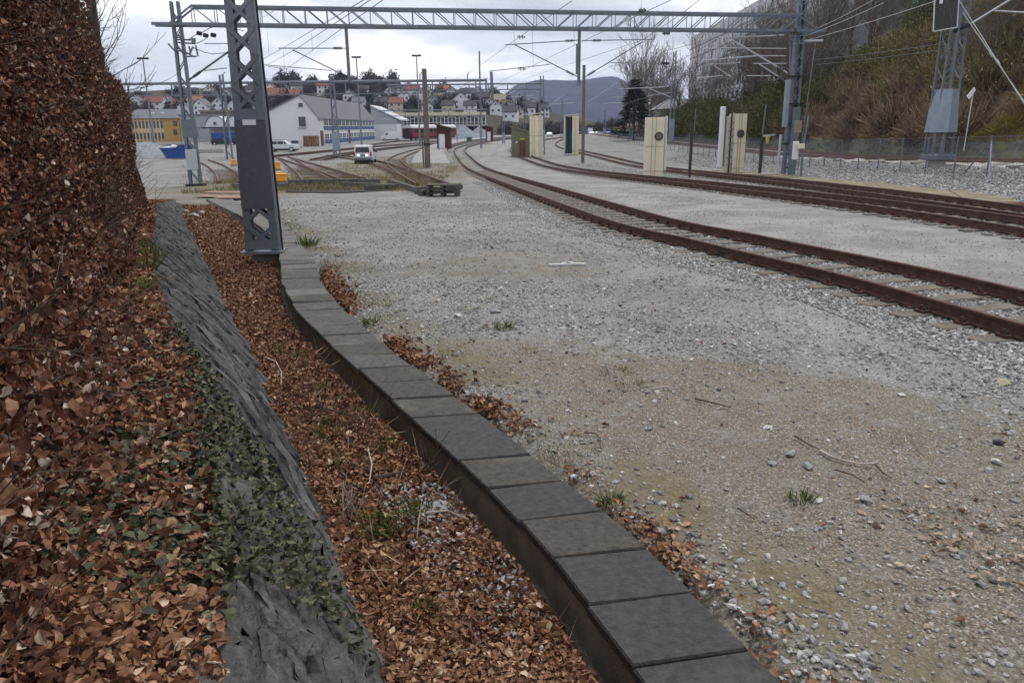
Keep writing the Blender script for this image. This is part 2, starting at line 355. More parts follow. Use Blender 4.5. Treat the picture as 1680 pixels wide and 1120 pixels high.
OCT_V = np.array([[(.5, 0, 0), (0, .4, 0), (-.5, .05, 0), (0, -.42, 0), (.05, 0, .35), (0, 0, -.3)], [(.45, .1, 0), (0, .5, .1), (-.5, 0, 0), (.1, -.35, 0), (-.1, 0, .3), (0, 0, -.3)]])
OCT_F = [(0, 1, 4), (1, 2, 4), (2, 3, 4), (3, 0, 4), (1, 0, 5), (2, 1, 5), (3, 2, 5), (0, 3, 5)]
def lie(n, tilt):                                        # rotations of things lying on the ground
    return rotm(NR.normal(0, tilt, n), NR.normal(0, tilt, n), NR.uniform(0, 6.283, n))

# =================================================================== THE GROUND
def grid(name, xs, ys, zf, m, attrs=None, kind='structure', mask=None):
    X, Y = np.meshgrid(xs, ys); Z = zf(X, Y); nx = len(xs); ny = len(ys)
    V = np.stack([X, Y, Z], -1).reshape(-1, 3)
    i = (np.arange(ny - 1)[:, None] * nx + np.arange(nx - 1)).ravel()
    Fq = np.stack([i, i + 1, i + nx + 1, i + nx], 1)
    a = {k: f(X, Y).ravel() for k, f in (attrs or {}).items()}
    o = link(name, npmesh(name, V, Fq, m, a, smooth=True)); return tag(o, kind=kind)
def grow(start, end, d0, q):
    out = [start]; d = d0
    while out[-1] < end: out.append(out[-1] + d); d *= q
    return out
# track centre lines (X, Y), made from measurements on the ground
T20 = smoothcurve([(7.3, 4.2), (6.12, 9.2), (5.55, 11.4), (4.3, 14.9), (2.75, 20.2), (.25, 38.3), (-4.5, 82), (-7.9, 127), (-6.5, 165), (-2.5, 205), (8, 262)], .3)
TB = smoothcurve([(12.2, 8), (11.35, 16.6), (10.6, 21.5), (8.75, 31.5), (6.4, 46), (3.9, 66), (1.5, 95), (.8, 120), (2.2, 150), (7, 190), (17, 245)], .4)
TA = smoothcurve([(14.1, 8), (13.05, 19.5), (12.75, 27), (12.1, 43), (11.3, 62), (10.2, 90), (8.8, 125), (10, 160), (15, 205), (24, 260)], .4)
M1 = smoothcurve([(24.6, 10), (24.6, 60), (24.5, 120), (25, 200), (29, 300)], .5)
M2 = smoothcurve([(28.9, 10), (28.9, 60), (28.8, 120), (29.3, 200), (33.3, 300)], .5)
def dist_to(line, X, Y):
    """Signed sideways distance to a line that runs mostly along Y."""
    o = np.argsort(line[:, 1]); ly, lx = line[o, 1], line[o, 0]
    sl_ = np.gradient(lx, ly); k = np.interp(Y, ly, sl_)
    return (X - np.interp(Y, ly, lx)) / np.sqrt(1 + k * k)
def a_sand(X, Y):
    n = fbm(X * .45 + 4, Y * .45 + 8, 4)
    near = sstep(8.8, 6.2, Y + .25 * X) * sstep(.60, .36, np.abs(n - .42)) 
    band = sstep(.3, 1.4, X - DUCT_R(Y)) 
    far = sstep(.56, .68, fbm(X * .22 + 30, Y * .3 + 3, 3)) * sstep(26, 14, Y) * .7
    keep = sstep(.3, 2.2, -dist_to(T20, X, Y) - .9)
    return np.clip(near * band * .95 + far, 0, 1) * keep
def a_dust(X, Y):
    a = dist_to(T20, X, Y); b = dist_to(TB, X, Y)
    d = sstep(.75, 1.7, a + .9 * (fbm(X * .8, Y * .8, 3) - .5)) * sstep(-.8, -2.2, b + 1.4 * (fbm(X * .6 + 9, Y * .6, 3) - .5))
    return np.clip(d, 0, 1) * (.75 + .25 * fbm(X * .5, Y * .5, 3))
def a_moss(X, Y):
    e = np.exp(-((X - DUCT_R(Y) - .5) / .45) ** 2) * sstep(30, 20, Y) * sstep(.45, .62, fbm(X * 1.1, Y * 1.1, 3))
    stub = sstep(-19, -16, X) * sstep(-1.5, -3.0, X + .035 * (Y - 30)) * sstep(31.5, 34, Y) * sstep(100, 70, Y)
    lane = sstep(-18, -12, X) * sstep(-7.5, -10, X) * sstep(25, 30, Y) * sstep(44, 36, Y) * .6
    return np.clip(e + stub * (.35 + .65 * sstep(.4, .6, fbm(X * .4, Y * .4, 3))) + lane, 0, 1)
def a_rust(X, Y):
    r = 0
    for ln, q in ((T20, .7), (TB, .9), (TA, .8), (M1, .5), (M2, .5)):
        r = np.maximum(r, np.exp(-((np.abs(dist_to(ln, X, Y)) - .72) / .28) ** 2) * q)
    return r * (.25 + .9 * sstep(.35, .7, fbm(X * 1.7, Y * 1.7, 3)))
def a_litter(X, Y): return sstep(-.02, .06, DUCT_L(Y) - X) * sstep(29, 24, Y)

def ground_material():
    m = bpy.data.materials.new('yard_gravel'); nt, N, L, b = nodes(m)
    tc = N('ShaderNodeTexCoord'); src = tc.outputs['Object']
    def noise(sc, det=5, rough=.6):
        n = N('ShaderNodeTexNoise'); n.inputs['Scale'].default_value = sc; n.inputs['Detail'].default_value = det; n.inputs['Roughness'].default_value = rough; L(src, n.inputs['Vector']); return n.outputs['Fac']
    def ramp(f, stops):
        r = N('ShaderNodeValToRGB'); L(f, r.inputs[0]); el = r.color_ramp.elements
        el[0].position, el[0].color = stops[0][0], tuple(stops[0][1]) + (1,); el[1].position, el[1].color = stops[-1][0], tuple(stops[-1][1]) + (1,)
        for p, c in stops[1:-1]: q = el.new(p); q.color = tuple(c) + (1,)
        return r.outputs[0]
    def mix(f, a, c):
        x = N('ShaderNodeMix'); x.data_type = 'RGBA'
        L(f, x.inputs[0])
        L(a, x.inputs[6])
        if hasattr(c, 'links'): L(c, x.inputs[7])
        else: x.inputs[7].default_value = tuple(c) + (1,)
        return x.outputs[2]
    def attr(n): a = N('ShaderNodeAttribute'); a.attribute_name = n; return a.outputs['Fac']
    def mul(a, c):
        x = N('ShaderNodeMath'); x.operation = 'MULTIPLY'; L(a, x.inputs[0])
        if hasattr(c, 'links'): L(c, x.inputs[1])
        else: x.inputs[1].default_value = c
        return x.outputs[0]
    vo = N('ShaderNodeTexVoronoi'); vo.inputs['Scale'].default_value = 32; vo.inputs['Randomness'].default_value = 1; L(src, vo.inputs['Vector'])
    vf = N('ShaderNodeTexVoronoi'); vf.inputs['Scale'].default_value = 95; L(src, vf.inputs['Vector'])
    sepa = N('ShaderNodeSeparateColor'); L(vo.outputs['Color'], sepa.inputs[0])
    sepb = N('ShaderNodeSeparateColor'); L(vf.outputs['Color'], sepb.inputs[0])
    stone = ramp(sepa.outputs[0], [(0, (.15, .148, .145)), (.35, (.27, .268, .265)), (.7, (.38, .378, .37)), (.93, (.49, .485, .47)), (1, (.66, .65, .63))])
    edge = ramp(vo.outputs['Distance'], [(.25, (1, 1, 1)), (.75, (.42, .41, .40))])
    st = N('ShaderNodeMix'); st.data_type = 'RGBA'; st.blend_type = 'MULTIPLY'; st.inputs[0].default_value = 1; L(stone, st.inputs[6]); L(edge, st.inputs[7])
    grit = ramp(sepb.outputs[1], [(0, (.14, .135, .125)), (.5, (.27, .262, .25)), (1, (.46, .45, .43))])
    col = mix(ramp(noise(1.1, 4), [(.40, (0, 0, 0)), (.60, (1, 1, 1))]), st.outputs[2], grit)
    tone = ramp(noise(.35, 5), [(.3, (.66, .65, .635)), (.7, (1.06, 1.06, 1.06))])
    tm = N('ShaderNodeMix'); tm.data_type = 'RGBA'; tm.blend_type = 'MULTIPLY'; tm.inputs[0].default_value = 1; L(col, tm.inputs[6]); L(tone, tm.inputs[7]); col = tm.outputs[2]
    sand = ramp(sepb.outputs[2], [(0, (.08, .068, .052)), (.45, (.165, .141, .107)), (.85, (.225, .196, .154)), (1, (.40, .37, .33))])
    sandf = N('ShaderNodeMath'); sandf.operation = 'ADD'; L(attr('sand'), sandf.inputs[0]); sn = ramp(noise(3.3, 7, .7), [(.38, (.0, .0, .0)), (.60, (.75, .75, .75))])
    sub = N('ShaderNodeMath'); sub.operation = 'SUBTRACT'; L(sandf.outputs[0], sub.inputs[0]); L(sn, sub.inputs[1]); sub.use_clamp = True; sandf.inputs[1].default_value = .22
    ms = N('ShaderNodeMath'); ms.operation = 'MULTIPLY'; ms.use_clamp = True; L(sub.outputs[0], ms.inputs[0]); ms.inputs[1].default_value = 1.15
    zero = N('ShaderNodeMath'); zero.operation = 'GREATER_THAN'; L(attr('sand'), zero.inputs[0]); zero.inputs[1].default_value = .02
    col = mix(mul(ms.outputs[0], zero.outputs[0]), col, sand)
    dust = ramp(noise(7, 8, .75), [(.3, (.24, .225, .205)), (.55, (.325, .31, .288)), (.75, (.385, .37, .345))])
    dg = N('ShaderNodeMix'); dg.data_type = 'RGBA'; dg.blend_type = 'MULTIPLY'; dg.inputs[0].default_value = .55; L(dust, dg.inputs[6]); L(ramp(sepb.outputs[0], [(0, (.45, .45, .44)), (.3, (.9, .9, .9)), (1, (1.15, 1.15, 1.15))]), dg.inputs[7]); dust = dg.outputs[2]
    tracks_ = ramp(noise(.55, 3), [(.40, (.76, .75, .735)), (.60, (1.08, 1.08, 1.08))]); dg2 = N('ShaderNodeMix'); dg2.data_type = 'RGBA'; dg2.blend_type = 'MULTIPLY'; dg2.inputs[0].default_value = 1; L(dust, dg2.inputs[6]); L(tracks_, dg2.inputs[7]); dust = dg2.outputs[2]
    col = mix(mul(attr('dust'), .88), col, dust)
    col = mix(mul(attr('rust'), .6), col, (.13, .065, .045))
    moss = ramp(noise(9, 6, .7), [(.35, (.11, .09, .05)), (.6, (.185, .155, .085)), (.8, (.27, .25, .20))])
    col = mix(mul(attr('moss'), .8), col, moss)
    lit = ramp(sepa.outputs[1], [(0, (.05, .028, .018)), (.5, (.12, .055, .03)), (1, (.2, .10, .055))])
    col = mix(attr('litter'), col, lit)
    L(col, b.inputs['Base Color']); b.inputs['Roughness'].default_value = .92; setspec(b, .15)
    inv = N('ShaderNodeMath'); inv.operation = 'SUBTRACT'; inv.inputs[0].default_value = 1; L(vo.outputs['Distance'], inv.inputs[1])
    b1 = N('ShaderNodeBump'); b1.inputs['Strength'].default_value = .55; b1.inputs['Distance'].default_value = .02; L(inv.outputs[0], b1.inputs['Height'])
    b2 = N('ShaderNodeBump'); b2.inputs['Strength'].default_value = .35; b2.inputs['Distance'].default_value = .008; L(vf.outputs['Distance'], b2.inputs['Height']); L(b1.outputs[0], b2.inputs['Normal'])
    L(b2.outputs[0], b.inputs['Normal'])
    return m
xs = sorted(set([-x for x in grow(14, 2500, .3, 1.18)][::-1] + list(np.arange(-14, 24, .18)) + grow(24, 2500, .3, 1.18)))
ys = sorted(set([-1.5 - y for y in grow(0, 60, .5, 1.3)][1:][::-1] + list(np.arange(-1.5, 34, .18)) + grow(34, 3600, .25, 1.06)))
ATTR = {'sand': a_sand, 'dust': a_dust, 'moss': a_moss, 'rust': a_rust, 'litter': a_litter}
grid('ground', np.array(xs), np.array(ys), ground_z, ground_material(), ATTR)

# ---- scattered stones of the yard (nobody could count them)
STV = stone_variants()
M_STONES = ramp_mat('crushed_stone', [(0, (.15, .147, .143)), (.4, (.28, .275, .27)), (.8, (.39, .385, .375)), (.95, (.50, .485, .45)), (1, (.66, .65, .62))], .9, .15, noise=.3, nscale=25)
def stones(name, n, xr, yr, dens, size, label=None, oct_=False, zf=ground_z, sink=.15, pw=2.0):
    Y = yr[0] + (yr[1] - yr[0]) * NR.random(n * 4) ** pw; X = NR.uniform(*xr, n * 4) if not callable(xr) else xr(Y, n * 4)
    k = NR.random(n * 4) < dens(X, Y); X, Y = X[k][:n], Y[k][:n]; n = len(X)
    s = size(n, X, Y); Z = zf(X, Y) + s * (.25 - sink)
    v, f = (OCT_V, OCT_F) if oct_ else (STV, ICO_F)
    return npm_obj(name, scatter(name, v, f, np.stack([X, Y, Z], 1), lie(n, .3), s, NR.random(n), M_STONES), label)
def npm_obj(name, me, label=None, kind='stuff', cat=None):
    o = link(name, me); return tag(o, label, cat, kind=kind)
view_x = lambda Y, n: NR.uniform(-.72, .72, n) * (Y + 1.5)
def in_yard(X, Y): return (X > DUCT_R(Y) + .03)
def d_gravel(X, Y):
    d = in_yard(X, Y) * (1 - .9 * a_sand(X, Y)) * (1 - .97 * a_dust(X, Y)) * (dist_to(T20, X, Y) < 1.2)
    return d * (.35 + .65 * sstep(.35, .6, fbm(X * .6 + 7, Y * .6, 3)))
stones('far_gravel', 16000, view_x, (11, 28), d_gravel, lambda n, X, Y: np.clip(NR.lognormal(-3.7, .42, n), .012, .08) * (1 + .018 * Y), 'loose grey crushed stone in the farther yard', oct_=True, pw=1.2)
stones('middle_gravel', 13000, view_x, (6.6, 12), d_gravel, lambda n, X, Y: np.clip(NR.lognormal(-3.72, .42, n), .010, .075) * (1 + .018 * Y), 'loose grey crushed stone in the middle of the yard', oct_=True, pw=1.3)
stones('gravel', 14000, view_x, (2.6, 7), d_gravel, lambda n, X, Y: np.clip(NR.lognormal(-3.75, .42, n), .010, .075) * (1 + .018 * Y), 'loose grey crushed stone over the yard', pw=1.6)
def d_ball(X, Y): return (np.abs(dist_to(T20, X, Y)) < 1.9) * in_yard(X, Y) * np.where(np.abs(dist_to(T20, X, Y) + .0) < .72, .8, 1) * (dist_to(T20, X, Y) < 1.15)
stones('far_track_ballast', 11000, lambda Y, n: np.interp(Y, T20[:, 1], T20[:, 0]) + NR.uniform(-2.1, 1.6, n), (14, 42), lambda X, Y: d_ball(X, Y), lambda n, X, Y: NR.uniform(.035, .075, n), 'grey ballast stones around the farther part of the nearest track', oct_=True, sink=.1, pw=1.3)
stones('track_ballast', 15000, lambda Y, n: np.interp(Y, T20[::-1, 1] if T20[0, 1] > T20[-1, 1] else T20[:, 1], T20[:, 0]) + NR.uniform(-2.1, 1.6, n), (6.5, 15), d_ball, lambda n, X, Y: NR.uniform(.032, .075, n), 'grey ballast stones around the nearest track', oct_=True, sink=.1, pw=1.5)
def d_emb(X, Y): return (X > 15.9) * (X < 22.3) * 1.0
stones('embankment_ballast', 17000, (15.8, 22.3), (20, 85), d_emb, lambda n, X, Y: NR.uniform(.07, .15, n), 'grey ballast stones on the slope under the mesh fence', oct_=True, pw=1.4, sink=.05)
stones('strip_grit', 9000, lambda Y, n: np.interp(Y, T20[:, 1], T20[:, 0]) + NR.uniform(.7, 5.5, n), (9, 40), lambda X, Y: (dist_to(T20, X, Y) > .8) * (dist_to(TB, X, Y) < -1) * (.15 + .85 * sstep(.45, .65, fbm(X * .7, Y * .7, 3))), lambda n, X, Y: NR.uniform(.012, .045, n), 'small loose grit on the pale packed strip between the tracks', oct_=True, pw=1.3)
def d_ab(X, Y):
    a, b = dist_to(TA, X, Y), dist_to(TB, X, Y); return ((np.abs(a) < 1.3) | (np.abs(b) < 1.2) | ((a < 0) & (b > 0))) * 1.0
stones('pale_ballast', 11000, lambda Y, n: np.interp(Y, TB[:, 1], TB[:, 0]) + NR.uniform(-1.3, 5.5, n), (15, 75), d_ab, lambda n, X, Y: NR.uniform(.05, .10, n), 'pale ballast stones between the two joining tracks', oct_=True, pw=1.3, sink=.12)

# =================================================================== LEFT BANK, WALL, DUCT, HEDGE
def bank():
    ss = np.arange(-2, 27.2, .12); us = np.linspace(0, 1, 36); V = []; 
    for y in ss:
        x0 = float(WALL_T(max(y, 0))) + .06 - (0 if y > 0 else .0); x1 = min(float(HEDGE(y)) - 1.6, x0 - 1)
        z0 = float(WALL_Z(max(y, 0)))
        for u in us:
            d = u * (x0 - x1); x = x0 - d
            z = z0 + .16 * sstep(0, .9, d) * sstep(26, 18, y) + .07 * (fbm(x * 1.3, y * 1.3, 3) - .5) * sstep(0, .3, d) - .03
            V.append((x, y, z))
    n = len(us); i = (np.arange(len(ss) - 1)[:, None] * n + np.arange(n - 1)).ravel()
    return np.array(V), np.stack([i, i + n, i + n + 1, i + 1], 1)
BV, BF = bank()
tag(link('bank', npmesh('bank', BV, BF, mat('bank_soil', (.075, .042, .026), .95, .5, 14., .6, 60, dirt=(.03, .02, .014), dscale=4, spec=.05), smooth=True)), kind='structure')
def bank_z(X, Y):
    d = WALL_T(np.maximum(Y, 0)) + .06 - X
    return WALL_Z(np.maximum(Y, 0)) + .16 * sstep(0, .9, d) * sstep(26, 18, Y) + .07 * (fbm(X * 1.3, Y * 1.3, 3) - .5) * sstep(0, .3, d) - .03

# the slate retaining wall, stone by stone
def wall_pt(y, t, out=0.):
    """Point on the wall face at distance y, height share t (0 foot, 1 top), pushed out of the face."""
    b = Vector((float(WALL_B(y)), y, float(ground_z(WALL_B(y) + .2, y)) - .06)); tp = Vector((float(WALL_T(y)), y, float(WALL_Z(y)) + .01))
    bow = math.sin(t * math.pi) * .05
    n = Vector((.80, .34, .55)); return b.lerp(tp, t) + n * (out + bow)
wall = thing('retaining_wall', 'sloping dry retaining wall of grey slate between the leafy bank and the litter strip', 'wall', (-3.0, 8.0, 0))
bk = MB(); ysw = np.arange(.2, 26.4, .4)
for a, c in zip(ysw[:-1], ysw[1:]):
    for k in range(3): bk.add([wall_pt(a, k / 3, -.05), wall_pt(c, k / 3, -.05), wall_pt(c, (k + 1) / 3, -.05), wall_pt(a, (k + 1) / 3, -.05)], [(0, 1, 2, 3)])
part('backing', bk, mat('wall_joint_earth', (.03, .026, .024), .95, .4, 8.), wall)
M_BLOCK = mat('weathered_block', (.085, .082, .077), .9, .6, 9., 1., 38, dirt=(.20, .195, .18), dscale=5.5, dth=.58, spec=.2)
SHEAR = .55                                             # the slate layers dip toward the camera
def wall_stone(mb, y0, y1, v0, v1, push, nu=5, nv=3, rough=.05):
    sh = SHEAR if nu == 5 else .12; ym = 0 if nu == 5 else (y0 + y1) / 2
    gy = min(.010, (y1 - y0) * .05); gt = min(.012, (v1 - v0) * .09); fr = []; ph = R_.random() * 50
    for j in range(nv):
        for i in range(nu):
            u, w = i / (nu - 1), j / (nv - 1); edge = (i in (0, nu - 1)) or (j in (0, nv - 1))
            yy = y0 + gy + (y1 - y0 - 2 * gy) * u + R_.uniform(-.3, .3) * (y1 - y0) / nu
            pinch = 1 - .45 * abs(2 * u - 1) ** 3
            vv = (v0 + v1) / 2 + ((v1 - v0) / 2 - gt) * (2 * w - 1) * pinch + R_.uniform(-.12, .12) * (v1 - v0)
            tt = vv + sh * (yy - ym)
            o = push + ((float(fbm(yy * 6 + ph, vv * 14 + ph, 3)) - .5) * 1.6 + ((float(fbm(yy * 19 + ph, vv * 22 + ph, 3)) - .5) * .9 if nu == 11 else 0)) * rough + R_.uniform(-.006, .006) * (1 if nu == 5 else .9) - (.020 if edge else 0)
            fr.append(wall_pt(max(.1, yy), min(1.01, max(-.03, tt)), o))
    bq = [wall_pt(max(.1, y0 + (y1 - y0) * i / (nu - 1)), min(1.01, max(-.03, v0 + (v1 - v0) * j / (nv - 1) + sh * (y0 + (y1 - y0) * i / (nu - 1) - ym))), -.10) for j, i in ((0, 0), (0, nu - 1), (nv - 1, nu - 1), (nv - 1, 0))]
    fs = [(j * nu + i, j * nu + i + 1, (j + 1) * nu + i + 1, (j + 1) * nu + i) for j in range(nv - 1) for i in range(nu - 1)]
    q = len(fr); bt = list(range(nu)); rt = [nu * j + nu - 1 for j in range(nv)]; tp_ = [nu * (nv - 1) + i for i in range(nu)][::-1]; lf = [nu * j for j in range(nv)][::-1]
    fs += [(q, *bt, q + 1), (q + 1, *rt, q + 2), (q + 2, *tp_, q + 3), (q + 3, *lf, q)]
    mb.add(fr + bq, fs)
nst = 0; rest = MB(); segs = []
v = -SHEAR * 26.4
while v < 1 - SHEAR * 3.2:
    th = R_.uniform(.028, .085); ya = max(3.1 if True else 0, -v / SHEAR - .1); yb = min(26.3, (1 - v) / SHEAR)
    y = ya - R_.uniform(0, .3)
    while y < yb:
        ln = R_.uniform(.16, .62); c_ = v + SHEAR * (y + ln / 2)
        if y + ln / 2 > 3.25: segs.append((y, y + ln, v, v + th, 5, 3, .06))
        y += ln
    v += th
for c in range(5):                                      # big blocks close by
    y = .15 + R_.uniform(-.3, 0)
    while y < 3.4:
        ln = R_.uniform(.28, .75); segs.append((y, y + ln, c / 5 - .02 + R_.uniform(-.03, .03), (c + 1) / 5 + R_.uniform(-.02, .04), 11, 8, .075)); y += ln
segs.sort(key=lambda s: s[0] - (5 if s[4] == 8 else 0))
for (a, c, t0, t1, nu, nv, rg_) in segs:
    push = R_.uniform(-.045, .038) if nu == 5 else R_.uniform(-.02, .045)
    if nst < 290:
        mb = MB(); wall_stone(mb, a, c, t0, t1, push, nu, nv, rg_); part('stone', mb, M_BLOCK if nu == 11 else M_STONE[R_.choice([0, 0, 1, 1, 2])], wall, smooth=nu == 11); nst += 1
    else: wall_stone(rest, a, c, t0, t1, push, nu, nv, rg_)
if rest.v: part('far_stones', rest, M_STONE[0], wall, kind='stuff')

# cable duct with concrete lids
duct = thing('cable_duct', 'low concrete cable duct with dark lid slabs curving beside the gravel yard', 'cable duct', (-1.0, 6.5, 0))
y = 1.15; k = 0
while y < 29.0:
    ln = .49 * (1 + .0 * k) * R_.uniform(.97, 1.03); y1 = y + ln * .9; g = .006
    zt = .03 + R_.uniform(-.010, .010); tl = R_.uniform(-.008, .008)
    yl = y + .0; off = .10
    c4 = [(float(DUCT_L(y + g)), y + g), (float(DUCT_R(y + g + off)), y + g + off), (float(DUCT_R(y1 - g + off)), y1 - g + off), (float(DUCT_L(y1 - g)), y1 - g)]
    zz_ = float(yard_z(y)); mb = MB(); cen = Vector((sum(p[0] for p in c4) / 4, sum(p[1] for p in c4) / 4, 0))
    jx, jy = R_.uniform(-.012, .012), 0
    lo = [Vector((p[0] + jx, p[1], zz_ + zt - .058)) for p in c4]; mi = [Vector((p[0] + jx, p[1], zz_ + zt - .012 + tl * (1 if i in (0, 3) else -1))) for i, p in enumerate(c4)]
    tp = [m.lerp(Vector((cen.x + jx, cen.y, m.z)), .03) + Vector((0, 0, .012)) for m in mi]
    mb.add(lo + mi + tp, [(3, 2, 1, 0), (8, 9, 10, 11)] + [(i, (i + 1) % 4, 4 + (i + 1) % 4, 4 + i) for i in range(4)] + [(4 + i, 4 + (i + 1) % 4, 8 + (i + 1) % 4, 8 + i) for i in range(4)])
    w = R_.random() * .9 + max(0, (y - 4.5) / 7)
    part('slab', mb, SLAB_M[0] if w < .5 else SLAB_M[1] if w < .95 else SLAB_M[2] if w < 1.6 else SLAB_P, duct); y = y1; k += 1
for nm, fn, sgn in (('side_wall', DUCT_L, 1), ('side_wall', DUCT_R, -1)):
    mb = MB(); yy = np.arange(1.1, 29.3, .5)
    for a, c in zip(yy[:-1], yy[1:]):
        pa, pc = float(fn(a)) + sgn * .03, float(fn(c)) + sgn * .03; za_, zc = float(yard_z(a)), float(yard_z(c))
        mb.add([(pa, a, za_ - .34), (pc, c, zc - .34), (pc, c, zc - .04), (pa, a, za_ - .04), (pa + sgn * .08, a, za_ - .34), (pc + sgn * .08, c, zc - .34), (pc + sgn * .08, c, zc - .04), (pa + sgn * .08, a, za_ - .04)], [(0, 1, 2, 3), (7, 6, 5, 4), (3, 2, 6, 7)])
    part(nm, mb, mat('duct_wall_concrete', (.27, .235, .185), .9, .3, 5., .4, 60, dirt=(.13, .11, .08), dscale=2.5), duct)

# leaves: on the bank, in the strip, along the duct
LV = leaf_variants(12, .29, .55); LVF = leaf_variants(6, .33, .35)
M_LITTER = ramp_mat('dry_beech_leaves', [(0, (.045, .024, .015)), (.2, (.13, .056, .029)), (.48, (.245, .115, .062)), (.75, (.35, .19, .105)), (.9, (.47, .31, .20)), (1, (.64, .52, .40))], .7, .3, noise=.3, nscale=45)
M_HLEAF = ramp_mat('hedge_leaves', [(0, (.024, .012, .009)), (.28, (.068, .027, .016)), (.55, (.145, .057, .029)), (.8, (.25, .11, .058)), (.93, (.37, .21, .125)), (1, (.62, .52, .42))], .65, .3, noise=.3, nscale=40)
def litter(name, n, xf, yr, zf, dens, size, label, pw=1.6, tilt=.42, lift=.02, m=None, fine=0.):
    Y = yr[0] + (yr[1] - yr[0]) * NR.random(n * 3) ** pw; X = xf(Y, n * 3)
    k = NR.random(n * 3) < dens(X, Y); X, Y = X[k][:n], Y[k][:n]
    Z = zf(X, Y) + NR.random(len(X)) ** 1.5 * lift + .006
    s = size * np.clip(NR.lognormal(-.08, .34, len(X)), .35, 1.7) * (1 + .022 * Y); rn = NR.beta(1.6, 1.7, len(X))
    for nm, k, v, f in (('near_' + name, Y < fine, FLV, FLF), (name, Y >= fine, LV, LEAF_F)):
        if not k.any(): continue
        q = int(k.sum()); npm_obj(nm, scatter(nm, v, f, np.stack([X, Y, Z], 1)[k], lie(q, tilt), s[k], rn[k], m or M_LITTER), label + (' in the foreground' if nm[:5] == 'near_' else ''))
one = lambda X, Y: np.ones_like(X)
litter('bank_leaves', 62000, lambda Y, n: WALL_T(Y) + .05 - NR.random(n) * (WALL_T(Y) - HEDGE(Y) + .7), (1.2, 25), bank_z, one, .046, 'rust brown fallen beech leaves covering the bank under the hedge', 2.1, .6, .05, fine=3.0)
litter('strip_leaves', 84000, lambda Y, n: WALL_B(Y) - .12 + NR.random(n) * (DUCT_L(Y) - WALL_B(Y) + .10), (1.6, 26.5), ground_z, lambda X, Y: .12 + .88 * sstep(.36, .55, fbm(X * 1.1 + 3, Y * 1.1, 3)) * (1 - .85 * sstep(12.5, 19, Y)), .036, 'orange brown fallen leaves in the strip between slate wall and cable duct', 1.8, .5, .045, fine=3.3)
litter('duct_edge_leaves', 9000, lambda Y, n: DUCT_R(Y) - .02 + np.abs(NR.normal(0, .22, n)), (2.2, 13.5), ground_z, lambda X, Y: sstep(.40, .58, fbm(X * .55 + 11, Y * .75, 3)) * np.exp(-((X - DUCT_R(Y)) / .36) ** 2) * NR.uniform(.3, 1, X.shape), .040, 'fallen leaves gathered along the gravel side of the cable duct', 1.4, .5, .02, fine=5.5)
litter('pale_leaves', 420, lambda Y, n: NR.uniform(1.5, 3.3, n), (3.0, 4.9), ground_z, lambda X, Y: np.exp(-((X - 2.75) / .5) ** 2 - ((Y - 3.9) / .55) ** 2), .036, 'pale dry leaves lying on the sandy ground near the lower corner', 1, .16, .008,
       ramp_mat('bleached_leaves', [(0, (.20, .12, .075)), (.5, (.40, .31, .22)), (1, (.58, .50, .41))], .8))
litter('blown_leaves', 190, lambda Y, n: DUCT_R(Y) + .2 + NR.random(n) * 5, (3, 14), ground_z, lambda X, Y: .6 * one(X, Y), .032, 'single leaves blown across the gravel', 1.3, .3, .01)

# ivy over the wall head
def ivy():
    n = 19000; Y = NR.uniform(1.75, 7.0, n); u = NR.random(n)
    c = sstep(2.1, 2.7, Y) * sstep(6.9, 5.0, Y)
    top = NR.random(n) < .55; X = np.where(top, WALL_T(Y) + .1 - u * 1.15, 0.); Z = np.zeros(n)
    dens = fbm(X * 1.6 + 2, Y * 1.6 + 5, 3); keep = np.zeros(n, bool); P = np.zeros((n, 3)); RX = np.zeros(n)
    for i in range(n):
        if top[i]:
            d = float(WALL_T(Y[i]) - X[i]); keep[i] = NR.random() < c[i] * sstep(.40, .55, dens[i] + .14 * math.exp(-d * 3)) * (1.0 - .6 * d)
            P[i] = (X[i], Y[i], float(bank_z(X[i], Y[i])) + .015 + NR.random() * .05)
        else:
            y = Y[i]; low = float(np.interp(y, [2.2, 2.6, 3.0, 3.5, 4.2, 5.2, 6.2], [0, .12, .80, .70, .38, .12, .02])) + .25 * (float(fbm(np.array(y * 2.3), np.array(3.), 3)) - .5)
            t_ = 1.03 - u[i] * .95; keep[i] = (1 - t_) < low * (.7 + .5 * NR.random()) and NR.random() < c[i] * 1.3
            P[i] = wall_pt(y, t_, .03 + NR.random() * .05)
    k = keep; P = P[k]; tp = top[k]; n = len(P)
    Rm = rotm(NR.normal(0, .4, n), NR.normal(.0, .4, n) + np.where(tp, 0, .55), NR.uniform(0, 6.283, n))
    s = np.where(tp, NR.uniform(.022, .058, n), NR.uniform(.016, .042, n))
    me = scatter('ivy', IVY_V, IVY_F, P, Rm, s, NR.random(n), ramp_mat('ivy_leaves', [(0, (.016, .019, .009)), (.4, (.040, .047, .021)), (.75, (.070, .078, .036)), (.92, (.115, .12, .065)), (1, (.20, .15, .08))], .6, .22, noise=.25))
    npm_obj('ivy', me, 'dark green ivy spilling over the top of the slate wall')
ivy()

